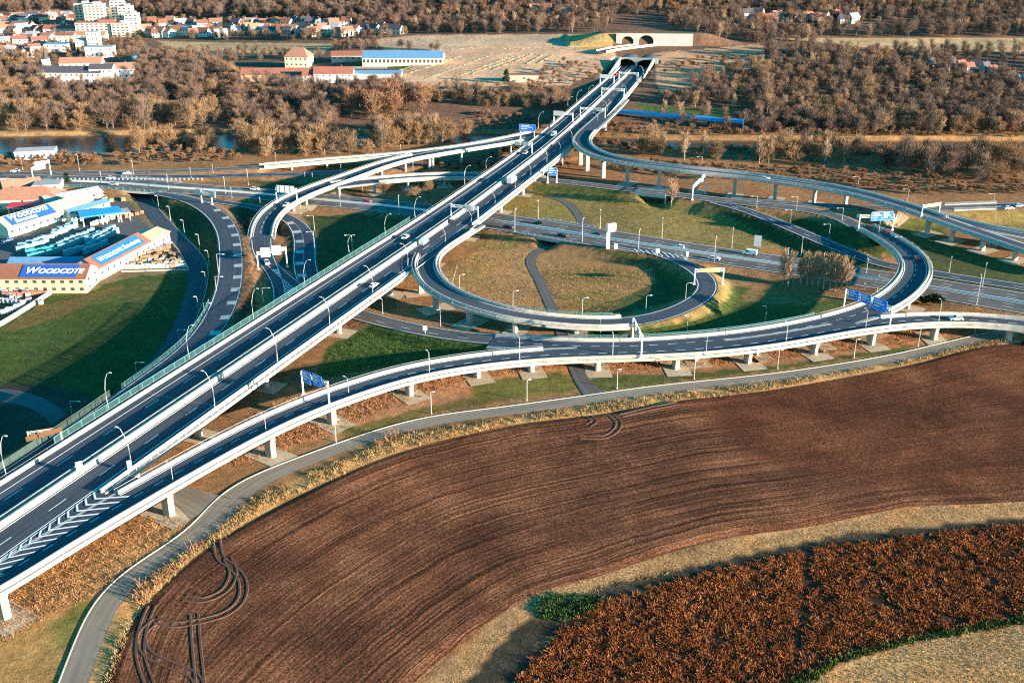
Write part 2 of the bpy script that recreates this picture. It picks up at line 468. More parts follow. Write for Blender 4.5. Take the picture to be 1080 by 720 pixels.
N = Path([(340, 312, 1, 9), (358, 324, 1, 9), (378, 331.5, 1.1, 9), (400, 337.4, 1.3, 8.8), (420, 342.6, 1.6, 8.6), (453, 349.5, 2.1, 8.6), (490, 355, 2.7, 8.7), (523, 357.8, 3.38, 8.9), (530, 358, 3.5, 9)])
LOCAL = Path([(148, 199, -.2, 7), (150, 206, -.2, 7), (154, 214, -.1, 7.3), (169, 233, 0, 7.5), (187, 252, 0, 7.5), (202, 268, 0, 7.5), (208.5, 278.5, 0, 7.5), (209.5, 292, 0, 7.5), (206.5, 308, 0, 7.5), (201.5, 323, 0, 7.5), (190, 350, 0, 7), (177, 371, 0, 6.5), (150, 399, 0, 6), (120, 423.5, 0, 6), (92, 442, 0, 6), (64, 457, 0, 6)])
TRACK = Path([(-60, 413, 0, 10), (10, 417, 0, 8), (38, 424, 0, 6), (58, 436, 0, 5), (70, 452, 0, 6)])
V = Path([(60, 770, .15, 5.6), (82, 706, .15, 5.6), (96, 670, .15, 5.6), (105, 646, .15, 5.6), (121, 622, .15, 5.6), (150, 599, .15, 5.6), (190, 575, .15, 5.8), (222, 552, .15, 7.2), (243, 525, .15, 8), (270, 507, .15, 6.4), (320, 486.5, .15, 5.4), (375, 466, .15, 5.3), (445, 445.2, .15, 5.3), (540, 432.2, .15, 5.3), (632, 419.4, .15, 5.3), (690, 411, .15, 5.3), (810, 398.6, .15, 5.3),
          (897, 386, .15, 5.2), (960, 374.3, .15, 5.2), (1015, 361, .15, 5.2), (1056, 351.8, .15, 5.2), (1110, 340, .15, 5.2), (1180, 325, .15, 5.2)], smooth=10)
SPURV = Path([(222, 536, .14, 12), (205, 527, .14, 9), (190, 520, .14, 6), (165, 508, .14, 5), (140, 497, .14, 5)])
WP = Path([(628, 417, .14, 6.6), (618, 407, .12, 5), (609, 392, .1, 4.4), (600, 370, .1, 4), (591, 347, .1, 4), (582, 325, .1, 3.8), (570, 298, .1, 3.6), (559, 273, .05, 3.6), (568, 265, 0, 3.8), (580, 257.5, -.2, 4), (600, 248, -.3, 4.2), (613, 237.5, -.1, 4.2), (607.5, 223, .05, 4), (595, 211.5, .1, 4.5), (576, 206.5, .1, 4)], smooth=4)
DIP = Path([(676, 190, .3, 5), (684, 203, .2, 6), (690, 212, .2, 8), (694, 220, .4, 6)])

# ------------------------------------------------------------------ terrain heights
def sst(a, b, x):
    t = np.clip((x - a) / (b - a), 0, 1); return t * t * (3 - 2 * t)
LY = [(-900, 0), (600, 0), (640, 0), (800, 1.5), (1000, 4), (1150, 7), (1270, 12), (1400, 34), (1600, 70), (2200, 150), (3200, 210)]
RY = [(-900, 0), (600, 0), (690, 1), (720, 5), (800, 13), (880, 19), (940, 23), (1000, 26), (1060, 29), (1200, 42), (1500, 85), (2200, 150), (3200, 210)]
RV_U = [-200, 0, 100, 220, 300, 480, 560, 620, 700, 800, 900, 1000, 1280]
RV_TOP = [142, 142, 141, 138.5, 140, 139, 140, 142, 146, 146, 146.5, 147, 147]
RV_BOT = [163, 163, 160.5, 157, 155, 150.5, 150, 151, 154, 155, 157, 157, 157]
def base_z(x, y):
    s = sst(-430, 110, x)
    l = np.interp(y, *zip(*LY)); r = np.interp(y, *zip(*RY))
    z = l * (1 - s) + r * s
    und = np.sin(x * .011 + 1.3) * np.cos(y * .009) * 3 + np.sin(x * .023 + y * .017) * 1.5
    z = z + und * sst(720, 1100, y) * .3 + np.sin(x * .006 + y * .002) * 10 * sst(1200, 1600, y)
    return z

def river_mask(x, y):
    u, v = proj(x, np.maximum(y, 50), 0 * x)
    t = np.interp(u, RV_U, RV_TOP); b = np.interp(u, RV_U, RV_BOT)
    return np.minimum(v - t, b - v)          # >0 in the river, in pixels (about 2.6 m)

gx = np.concatenate([-np.geomspace(2600, 372, 60), np.arange(-366, 367, 2.0), np.geomspace(372, 2600, 60)])
gy = np.concatenate([np.linspace(60, 148, 12), np.arange(152, 700, 2.0), np.arange(702, 1160, 4.5), np.geomspace(1166, 3200, 60)])
GX, GY = np.meshgrid(gx, gy)
GZ = base_z(GX, GY)
rm = river_mask(GX, GY)
GZ = np.where(rm > -1.0, np.minimum(GZ, np.interp(rm, [-1.0, .6, 2], [0, -2.6, -3.4])), GZ)

def emb(path, i0=0, i1=None, slope=.5, shoulder=1.2, off=.14):
    """raise the ground to carry the road"""
    global GZ
    P = path.P[i0:i1]; Wd = path.W[i0:i1, 0]
    x0, x1, y0, y1 = P[:, 0].min() - 26, P[:, 0].max() + 26, P[:, 1].min() - 26, P[:, 1].max() + 26
    ix = np.where((gx > x0) & (gx < x1))[0]; iy = np.where((gy > y0) & (gy < y1))[0]
    if not len(ix) or not len(iy): return
    X = GX[np.ix_(iy, ix)]; Y = GY[np.ix_(iy, ix)]
    best = np.full(X.shape, -1e9)
    for p, wd in zip(P, Wd):
        d = np.hypot(X - p[0], Y - p[1]) - wd / 2 - shoulder
        best = np.maximum(best, p[2] - off - np.maximum(d, 0) * slope - np.where(d > 24, 1e6, 0))
    GZ[np.ix_(iy, ix)] = np.maximum(GZ[np.ix_(iy, ix)], best)

def carve(path, i0=0, i1=None, slope=.8, shoulder=.9, off=.14, reach=7):
    """keep the ground out of the way of a lower road"""
    global GZ
    P = path.P[i0:i1]; Wd = path.W[i0:i1, 0]
    x0, x1, y0, y1 = P[:, 0].min() - 26, P[:, 0].max() + 26, P[:, 1].min() - 26, P[:, 1].max() + 26
    ix = np.where((gx > x0) & (gx < x1))[0]; iy = np.where((gy > y0) & (gy < y1))[0]
    if not len(ix) or not len(iy): return
    X = GX[np.ix_(iy, ix)]; Y = GY[np.ix_(iy, ix)]
    best = np.full(X.shape, 1e9)
    for p, wd in zip(P, Wd):
        d = np.hypot(X - p[0], Y - p[1]) - wd / 2 - shoulder
        best = np.minimum(best, p[2] - off + np.maximum(d, 0) * slope + np.where(d > reach, 1e6, 0))
    GZ[np.ix_(iy, ix)] = np.minimum(GZ[np.ix_(iy, ix)], best)

for p_, a_, b_ in ((E, 0, None), (J, 0, None), (S, 0, None), (J2, 0, None), (K, 0, None), (N, 0, None), (MR, 0, None), (T, 0, None)):
    emb(p_, a_, b_)
emb(LOOP, LOOP.px(668, 339.5), None)
emb(GRAMP, GRAMP.px(276, 250), None); emb(GFORK)
emb(HRAMP, HRAMP.px(268, 176), None)
emb(CURVE, CURVE.px(926, 247), None)
# the approach to the tunnel and its cutting
def flat_main():
    i0 = MAIN.px(660, 79)
    for p, wl, wr in zip(MAIN.P[i0:], MAIN.W[i0:, 0], MAIN.W[i0:, 1]):
        pass
for p_ in (LOCAL, WP, DIP, V, J2, MR, T):
    carve(p_)
carve(WP, 0, None, slope=1.4)
carve(K, K.px(170, 392), None, slope=.5, reach=3) if False else None
for p_, a_ in ((E, 0), (J, 0), (S, 0), (J2, 0), (T, 0), (K, 0), (MR, 0), (N, 0), (LOOP, LOOP.px(672, 339)), (GRAMP, GRAMP.px(276, 256)), (GFORK, 0), (HRAMP, HRAMP.px(266, 176.4))):
    carve(p_, a_, None, slope=.5, shoulder=.5, off=.16, reach=1.6)
# under the bridges the bank must stay below the deck
def keep_below(path, hwl, hwr, clear, i0=0, i1=None):
    global GZ
    for p, r in zip(path.P[i0:i1], path.R[i0:i1]):
        ix = np.where(np.abs(gx - p[0]) < 20)[0]; iy = np.where(np.abs(gy - p[1]) < 20)[0]
        if not len(ix) or not len(iy): continue
        X = GX[np.ix_(iy, ix)] - p[0]; Y = GY[np.ix_(iy, ix)] - p[1]
        o = X * r[0] + Y * r[1]; l = np.abs(X * -r[1] + Y * r[0])
        m = (o > -hwl) & (o < hwr) & (l < 4)
        Z = GZ[np.ix_(iy, ix)]; Z[m] = np.minimum(Z[m], p[2] - clear); GZ[np.ix_(iy, ix)] = Z
iT0 = MAIN.px(664, 75)
keep_below(MAIN, 15, 15, 2.2, 0, MAIN.px(655, 83))
keep_below(RAMP, 6, 6, 2, 0, None)
keep_below(RIGHT, 6, 6, 2, 0, None)
keep_below(CURVE, 6.5, 6.5, 1.9, CURVE.px(580, 358), CURVE.px(930, 250))
keep_below(MAIN, 18, 18, .25, MAIN.px(655, 83), None)
# cutting in front of the tunnel portal
for k in range(1, 8): pass

# the slope the upper tunnel is set into
_pc = at(690, 46.5, 24)
_m = (GY > _pc[1] + 1.5) & (GY < _pc[1] + 70) & (np.abs(GX - _pc[0]) < 75)
_h = 24.5 + 7.5 * sst(75, 40, np.abs(GX - _pc[0])) * sst(_pc[1] + 70, _pc[1] + 20, GY) * sst(_pc[1] + .5, _pc[1] + 6, GY)
GZ = np.where(_m, np.maximum(GZ, _h), GZ)

def gz(x, y):
    x = np.atleast_1d(np.asarray(x, float)); y = np.atleast_1d(np.asarray(y, float))
    i = np.clip(np.searchsorted(gx, x) - 1, 0, len(gx) - 2); j = np.clip(np.searchsorted(gy, y) - 1, 0, len(gy) - 2)
    a = np.clip((x - gx[i]) / (gx[i + 1] - gx[i]), 0, 1); b = np.clip((y - gy[j]) / (gy[j + 1] - gy[j]), 0, 1)
    return (GZ[j, i] * (1 - a) + GZ[j, i + 1] * a) * (1 - b) + (GZ[j + 1, i] * (1 - a) + GZ[j + 1, i + 1] * a) * b

def drop(u, v):
    """the place on the ground seen at a measured point"""
    z = 0.0
    for k in range(14):
        p = at(u, v, z); z = z * .4 + float(gz(p[0], p[1])[0]) * .6
    p = at(u, v, z); p[2] = float(gz(p[0], p[1])[0])
    return p

def inpoly(u, v, poly):
    u = np.asarray(u); v = np.asarray(v)
    c = np.zeros(u.shape, bool); n = len(poly)
    for i in range(n):
        x0, y0 = poly[i]; x1, y1 = poly[(i + 1) % n]
        if y0 == y1: continue
        c ^= ((v < y0) != (v < y1)) & (u < (x1 - x0) * (v - y0) / (y1 - y0) + x0)
    return c

# ------------------------------------------------------------------ ground cover
UU, VV = proj(GX, GY, GZ)
COLR = np.zeros(GX.shape + (3,), np.float32); COLR[:] = (.24, .13, .06)
FAR = GY > 690
COLR[FAR] = (.15, .09, .06)
def cover(poly, c, cond=None):
    m = inpoly(UU, VV, poly)
    if cond is not None: m &= cond
    COLR[m] = c
TAN, GOLD, OLIVE, GREEN, DGREEN = (.42, .3, .165), (.29, .172, .075), (.21, .155, .052), (.065, .105, .02), (.045, .072, .018)
cover([(-400, 205), (165, 205), (230, 300), (190, 340), (100, 440), (-400, 440)], (.16, .12, .06))
cover([(-300, 420), (0, 336), (56, 310), (92, 311), (106, 300), (140, 292), (200, 287), (206, 300), (190, 345), (165, 376), (112, 422), (60, 407), (-300, 402)], DGREEN)
cover([(0, 352), (40, 322), (90, 312), (130, 300), (126, 306), (70, 332), (30, 345)], (.12, .085, .03))
cover([(85, 320), (150, 296), (190, 300), (150, 318)], (.075, .08, .025))
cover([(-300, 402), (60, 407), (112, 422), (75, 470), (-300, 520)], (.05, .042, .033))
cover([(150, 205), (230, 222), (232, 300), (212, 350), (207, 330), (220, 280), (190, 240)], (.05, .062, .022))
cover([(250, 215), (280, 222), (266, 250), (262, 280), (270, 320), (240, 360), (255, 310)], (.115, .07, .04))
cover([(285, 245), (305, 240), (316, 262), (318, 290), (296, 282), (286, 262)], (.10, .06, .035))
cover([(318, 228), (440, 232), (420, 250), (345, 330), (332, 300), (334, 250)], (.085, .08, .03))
cover([(318, 228), (400, 226), (360, 268), (336, 290), (333, 245)], (.052, .07, .024))  # darker green up to the viaduct's shadow edge, shade put into the grass colour
cover([(250, 195), (380, 205), (480, 175), (560, 165), (700, 185), (720, 210), (250, 190)], (.21, .12, .055))
cover([(260, 190), (360, 196), (380, 205), (300, 203)], (.06, .075, .026))
cover([(560, 165), (1100, 190), (1100, 218), (880, 216), (720, 204), (570, 188)], (.24, .125, .06))
cover([(545, 195), (690, 206), (790, 235), (850, 260), (790, 264), (640, 244), (560, 232), (520, 226)], OLIVE)
cover([(600, 225), (700, 232), (770, 255), (690, 246), (630, 240)], (.22, .16, .06))
cover([(560, 193), (660, 200), (655, 207), (560, 202)], (.08, .095, .025))
cover([(735, 208), (850, 250), (880, 266), (960, 290), (850, 274), (830, 262), (780, 236)], (.055, .068, .022))
cover([(800, 222), (900, 240), (925, 262), (930, 275), (870, 250)], (.055, .068, .022))
cover([(455, 300), (520, 250), (545, 250), (560, 262), (575, 330), (520, 322), (470, 300)], GOLD)
cover([(470, 292), (500, 268), (525, 275), (512, 300), (488, 306)], (.25, .165, .06))  # olive patch, some shade put into the ground colour
cover([(500, 255), (545, 252), (548, 262), (515, 266)], (.2, .16, .05))
cover([(560, 268), (580, 262), (700, 288), (690, 300), (640, 328), (585, 328)], (.24, .145, .06))
cover([(575, 290), (630, 281), (690, 291), (640, 300), (600, 297)], (.19, .14, .045))  # this and the next: olive mottling with dark streaks of shade painted in
cover([(588, 312), (650, 303), (645, 322), (600, 326)], (.16, .125, .04))
cover([(600, 256), (680, 270), (735, 300), (720, 315), (650, 333), (600, 333), (690, 300), (690, 285)], (.06, .07, .024))
cover([(345, 365), (400, 338), (520, 360), (640, 345), (720, 350), (600, 356), (460, 378), (400, 388), (330, 402)], (.05, .085, .02))
cover([(660, 345), (757, 320), (765, 300), (900, 318), (870, 330), (800, 340), (700, 354)], (.058, .082, .022))
cover([(790, 305), (890, 310), (850, 322), (780, 318)], (.2, .13, .05))
cover([(330, 405), (430, 382), (520, 378), (620, 378), (940, 345), (1030, 342), (960, 366), (810, 384), (620, 400), (460, 428), (340, 462), (250, 490)], (.33, .16, .08))
cover([(350, 455), (460, 426), (600, 402), (605, 412), (460, 434), (370, 462)], (.13, .10, .03))
cover([(620, 402), (640, 395), (720, 394), (830, 384), (960, 364), (962, 369), (810, 391), (632, 412)], (.075, .085, .025))
cover([(500, 402), (590, 392), (605, 400), (606, 412), (500, 424)], (.12, .11, .03))
cover([(880, 255), (960, 240), (985, 250), (1100, 290), (1100, 315), (985, 296), (975, 280)], (.065, .075, .024))
cover([(940, 228), (990, 232), (1000, 250), (975, 250), (950, 240)], (.1, .11, .03))
cover([(1000, 222), (1100, 222), (1100, 245), (1030, 240)], (.2, .15, .05))
cover([(-60, 560), (170, 540), (215, 535), (205, 560), (120, 606), (60, 720), (-60, 760)], (.36, .2, .08))
cover([(-60, 700), (0, 672), (60, 645), (95, 640), (60, 740), (-60, 800)], (.31, .18, .065))
cover([(52, 662), (85, 630), (92, 638), (66, 690)], (.17, .15, .04))
cover([(756, 288), (772, 300), (767, 316), (737, 336), (692, 344), (668, 346), (668, 341), (700, 338), (740, 322), (757, 306)], (.27, .18, .065))
# field margin and lower right
cover([(60, 800), (112, 640), (150, 606), (240, 552), (280, 520), (420, 462), (640, 424), (960, 377), (1100, 350), (1300, 330), (1300, 420), (640, 440), (280, 542), (140, 660), (95, 800)], (.42, .24, .09))
cover([(400, 770), (545, 625), (640, 600), (800, 562), (940, 534), (1300, 515), (1300, 545), (960, 556), (740, 598), (575, 640), (470, 770)], (.4, .215, .095))
cover([(484, 724), (546, 660), (634, 617), (740, 593), (900, 561), (1300, 526), (1300, 560), (880, 577), (640, 634), (575, 670), (520, 760)], (.045, .038, .026))
cover([(500, 760), (600, 655), (740, 602), (880, 572), (1300, 535), (1300, 640), (900, 690), (760, 770)], (.055, .028, .016))
cover([(760, 800), (832, 722), (960, 677), (1080, 655), (1300, 610), (1300, 900), (760, 900)], (.48, .28, .125))
# far side
cover([(165, 43), (225, 45), (370, 46), (350, 50), (340, 57), (290, 58), (215, 60), (180, 50)], TAN)
cover([(-100, 160), (220, 154), (260, 165), (240, 172), (-100, 178)], (.25, .14, .07))
cover([(395, 42), (440, 37), (640, 36), (650, 60), (640, 72), (600, 90), (540, 92), (430, 92), (420, 70)], (.52, .33, .21))
cover([(400, 40), (480, 38), (600, 38), (590, 46), (470, 50), (420, 48)], (.5, .34, .22))
cover([(690, 56), (800, 47), (834, 60), (792, 73), (740, 90), (700, 100), (692, 90)], (.42, .25, .155))
cover([(810, 40), (1090, 40), (1090, 54), (1000, 57), (930, 52), (860, 44)], TAN)
cover([(603, 36), (652, 35), (656, 44), (630, 54), (606, 52), (598, 46)], (.42, .29, .12))
cover([(375, 66), (445, 66), (432, 73), (372, 72)], (.05, .12, .03))
cover([(670, 110), (780, 116), (760, 124), (680, 118)], (.06, .1, .03))
cover([(800, 143), (1090, 142), (1090, 147), (800, 147)], (.34, .19, .08))
cover([(-50, 137), (100, 138), (225, 136), (225, 139), (100, 141), (-50, 144)], (.34, .22, .1))
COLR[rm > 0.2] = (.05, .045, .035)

me = bpy.data.meshes.new('terrain')
ny, nx = GX.shape
idx = np.arange(nx * ny).reshape(ny, nx)
F = np.stack([idx[:-1, :-1], idx[:-1, 1:], idx[1:, 1:], idx[1:, :-1]], -1).reshape(-1, 4)

def make_ground():
    t = NT('ground_cover'); p = t.coord()
    c = t.attr('cover', 'Color')
    a = t.noise(p, .03, 5, .6); b = t.noise(p, .28, 6, .65); g = t.noise(p, 2.2, 4, .7)
    h = t.noise(p, 1.0, 3, .8)
    k = t.math('ADD', t.math('ADD', t.math('MULTIPLY', a, .25), t.math('MULTIPLY', b, .3)), t.math('ADD', t.math('MULTIPLY', g, .25), t.math('MULTIPLY', h, .2)))
    br = t.ramp(k, [(.36, (.32, .33, .34)), (.5, (.95, .95, .95)), (.63, (1.9, 1.75, 1.6))])
    c1 = t.mix(1.0, c, br, 'MULTIPLY')
    pat = t.ramp(t.noise(p, .075, 5, .6), [(.5, 0), (.62, 1)])
    c2 = t.mix(t.math('MULTIPLY', pat, .45), c1, t.mix(1.0, c1, (1.35, 1.0, .75), 'MULTIPLY'))
    t.base(c2); t.rough(1.0, .1)
    t.bump(t.math('ADD', t.math('MULTIPLY', b, .6), t.math('ADD', t.math('MULTIPLY', g, .4), t.math('MULTIPLY', h, .3))), .9, .5)
    return t.m
M['ground'] = make_ground()
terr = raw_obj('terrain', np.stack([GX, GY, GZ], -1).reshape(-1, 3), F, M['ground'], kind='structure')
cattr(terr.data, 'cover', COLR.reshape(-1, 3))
terr.data.polygons.foreach_set('use_smooth', [True] * len(terr.data.polygons))

# river surface
def make_water():
    t = NT('river_water'); p = t.coord()
    t.base((.035, .033, .03)); t.b.inputs['Roughness'].default_value = .22
    t.bump(t.noise(p, .5, 3), .15, .08)
    return t.m
M['water'] = make_water()
V_, F_ = [], []
us = np.linspace(-260, 1340, 90)
for u in us:
    t_ = np.interp(u, RV_U, RV_TOP); b_ = np.interp(u, RV_U, RV_BOT)
    V_.append(at(u, b_ + .5, 0)); V_.append(at(u, t_ - .5, 0))
V_ = np.array(V_); V_[:, 2] = -1.5
F_ = [(2 * i, 2 * i + 2, 2 * i + 3, 2 * i + 1) for i in range(len(us) - 1)]
raw_obj('river', V_, F_, M['water'], kind='structure')
# ------------------------------------------------------------------ roads on the ground
def dash(mb, path, o, d0, d1, on, off, wd=.22, dz=.03):
    d = d0
    while d + on < d1:
        P, R = path.sub(d, d + on, 3)
        mb.ribbon(P, R, o - wd / 2, o + wd / 2, dz)
        d += on + off

def chev(mb, A, B, n, wd, slant):
    """hatching between two edge lines A, B (n,3 arrays)"""
    for k in range(n):
        t = (k + .5) / n
        i = t * (len(A) - 1)
        f = lambda C, i: C[int(max(0, min(len(C) - 2, int(i))))] * (1 - (i - int(max(0, min(len(C) - 2, int(i)))))) + C[int(max(0, min(len(C) - 2, int(i)))) + 1] * (i - int(max(0, min(len(C) - 2, int(i)))))
        a = f(A, i); b = f(B, i + slant); d = f(A, i + .15) - f(A, i); d = d / (np.linalg.norm(d) + 1e-9) * wd
        mb.quad(a, a + d, b + d, b)

def road(name, path, mat='asphalt', i0=0, i1=None, lines=True, dz=0.0, edge=.5, kerb=False, dashes=(), solid=()):
    P, R = path.cut(i0, i1); hw = path.W[i0:i1, 0] / 2
    mb = MB(); mb.ribbon(P, R, -hw, hw, dz)
    # road bed so that the sheet has a body
    mb.ribbon(P, R, -hw, -hw - .25, dz - .02); mb.ribbon(P, R, hw, hw + .25, dz - .02)
    o = mb.obj(name, M[mat], kind='structure')
    mk = MB()
    if lines:
        mk.ribbon(P, R, -hw + edge - .14, -hw + edge + .14, dz + .025)
        mk.ribbon(P, R, hw - edge - .14, hw - edge + .14, dz + .025)
    for off in dashes:
        d0 = path.L[i0]; d1 = path.L[i1 - 1 if i1 else -1]
        dash(mk, path, off, d0, d1, 4, 8, .2, dz + .025)
    for off in solid:
        mk.ribbon(P, R, off - .14, off + .14, dz + .025)
    if mk.f: mk.obj('road_marking', M['paint'], kind='structure')
    if kerb:
        kb = MB()
        kb.sweep(P, R, [(-hw - .28, -.1), (-hw - .28, .13), (-hw - .03, .13), (-hw - .03, -.1)])
        kb.obj('kerb', M['kerb'], kind='structure')
    return o

road('highway', E, 'asphalt_old', dashes=(-7.2, -3.6 - .3, 3.9, 7.5), solid=(-.9, .9))
mk = MB(); mk.sweep(E.P, E.R, [(-.45, 0), (-.3, .75), (.3, .75), (.45, 0)])
tag(mk.obj('median_guardrail', M['galv']), 'long low steel guard rail along the middle of the ground level highway', 'guard rail')
road('slip_road', J, 'asphalt_old', dz=.01, dashes=(0,))
road('side_road', S, 'asphalt_old', dz=.02, dashes=(0,))
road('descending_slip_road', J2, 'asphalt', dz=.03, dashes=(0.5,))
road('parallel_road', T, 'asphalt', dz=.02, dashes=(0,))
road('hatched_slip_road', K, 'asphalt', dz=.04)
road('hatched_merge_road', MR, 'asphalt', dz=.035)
road('passing_road', N, 'asphalt_old', dz=.0, dashes=(1.2,))
road('local_road', LOCAL, 'asphalt', lines=False, kerb=True)
road('farm_track', TRACK, 'asphalt_yard', lines=False, dz=.05)
road('service_road', V, 'asphalt_pale', lines=False, kerb=True)
road('access_path', SPURV, 'asphalt_pale', lines=False, dz=.03)
road('footpath', WP, 'asphalt_old', lines=False, dz=.015)
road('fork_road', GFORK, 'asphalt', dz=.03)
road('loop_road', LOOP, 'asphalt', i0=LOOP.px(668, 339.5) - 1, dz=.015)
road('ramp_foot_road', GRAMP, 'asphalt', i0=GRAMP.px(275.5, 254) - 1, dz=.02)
road('riverside_road', HRAMP, 'asphalt_old', i0=HRAMP.px(270, 176.4) - 1, dz=.01, dashes=(0,))
# hatched margins of the two slip roads
def bars(path, i0, i1, oa, ob, step=15, ln=4.0, dz=.07):
    mk = MB(); d = path.L[i0]; hw = path.W[:, 0] / 2
    while d < path.L[i1]:
        P, R = path.sub(d, d + ln, 3)
        mk.ribbon(P, R, oa, ob, dz); d += step
    i = slice(i0, i1)
    mk.ribbon(path.P[i], path.R[i], oa - .2, oa, dz)
    mk.obj('road_marking', plain_faded, kind='structure')
plain_faded = plain('faded_hatching', (.36, .38, .38), .7, .2, .6)
bars(K, K.px(222, 222), K.px(215, 352), -4.4, -1.2)
bars(MR, MR.px(309, 233), MR.px(330, 302), .4, 3.9)
# chevrons between the merging lanes west of the viaduct
mk = MB()
a_ = GRAMP.P[GRAMP.px(288, 284):GRAMP.px(295, 316)] ; b_ = GFORK.P[GFORK.px(290, 281):GFORK.px(322, 307)]
a_ = a_ + np.c_[GRAMP.R[GRAMP.px(288, 284):GRAMP.px(295, 316)] * -2.4, np.full(len(a_), .06)]
b_ = b_ + np.c_[GFORK.R[GFORK.px(290, 281):GFORK.px(322, 307)] * 2.3, np.full(len(b_), .06)]
r_ = lambda A, n: np.stack([np.interp(np.linspace(0, 1, n), np.linspace(0, 1, len(A)), A[:, k]) for k in range(3)], 1)
A_, B_ = r_(a_, 24), r_(b_, 24)
A_[:, 2] = np.maximum(A_[:, 2], gz(A_[:, 0], A_[:, 1]) + .25); B_[:, 2] = np.maximum(B_[:, 2], gz(B_[:, 0], B_[:, 1]) + .25)
gm = MB(); gm.add(list(A_) + list(B_), [(i, i + 1, 24 + i + 1, 24 + i) for i in range(23)])
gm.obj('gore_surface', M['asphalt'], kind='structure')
A_[:, 2] += .04; B_[:, 2] += .04
chev(mk, A_, B_, 15, .9, .6)
mk.obj('road_marking', M['paint'], kind='structure')
# gore of the loop road at the highway
mk = MB()
for k in range(9):
    p, q = at(668 + k * 6.2, 262.2 + k * .75, 3.3), at(672 + k * 6.6, 265.2 + k * 1.2, 3.3)
    mk.quad(p, p + np.array([.5, 0, 0]), q + np.array([.5, 0, 0]), q)
mk.obj('road_marking', M['paint'], kind='structure')
mk = MB()
for k in range(34):
    p = at(60 + k * 4.6, 187.9, 4.06); mk.quad(p, p + np.array([1.0, 0, 0]), p + np.array([2.2, -3.6, 0]), p + np.array([1.2, -3.6, 0]))
mk.obj('road_marking', M['paint'], kind='structure')

# ------------------------------------------------------------------ viaducts
def barrier_sec(o, h=1.1, b=.32, t=.16, dz=0):
    g = (lambda k: (o + k))
    return [(g(-b), dz), (g(-t), dz + h), (g(t), dz + h), (g(b), dz)]

def column(mb, p, ztop, w1, d1, rz, flare=1.25, zbase=None):
    """oblong column, widening to its head"""
    z0 = p[2] - .8 if zbase is None else zbase
    hs = [0, .55, .8, 1.0]; ks = [1.0, 1.0, 1.07, flare]
    n = 10; rings = []
    for h, k in zip(hs, ks):
        z = z0 + (ztop - z0) * h
        for a in range(n):
            t = 2 * PI * (a + .5) / n
            cx = math.copysign(abs(math.cos(t)) ** .6, math.cos(t)) * w1 / 2 * k
            cy = math.copysign(abs(math.sin(t)) ** .6, math.sin(t)) * d1 / 2
            rings.append((p[0] + cx * math.cos(rz) - cy * math.sin(rz), p[1] + cx * math.sin(rz) + cy * math.cos(rz), z))
    fs = []
    for i in range(len(hs) - 1):
        for a in range(n):
            b = (a + 1) % n
            fs.append((i * n + a, i * n + b, (i + 1) * n + b, (i + 1) * n + a))
    fs.append(tuple((len(hs) - 1) * n + a for a in range(n)))
    mb.add(rings, fs)

def deck_sec(L, R, t=1.5, e=1.1):
    return [(-L - e, -.05), (-L - e, -.75), (-L * .55, -1.0), (-L * .5, -t), (R * .5, -t), (R * .55, -1.0), (R + e, -.75), (R + e, -.05)]

def edge_beams(mb, P, R, L, Rr, e=1.1, sides='LR', rl=None, rr=None):
    n_ = len(P)
    if rl or rr:
        for sd, (a, b) in (('L', rl or (0, n_)), ('R', rr or (0, n_))):
            if sd in sides: edge_beams(mb, P[a:b], R[a:b], L[a:b], Rr[a:b], e, sd)
        return
    if 'L' in sides: mb.sweep(P, R, [(-L - e - .06, -.8), (-L - e - .06, .22), (-L - e + .3, .22), (-L - e + .3, -.049)])
    if 'R' in sides: mb.sweep(P, R, [(Rr + e + .06, -.8), (Rr + e + .06, .22), (Rr + e - .3, .22), (Rr + e - .3, -.049)])

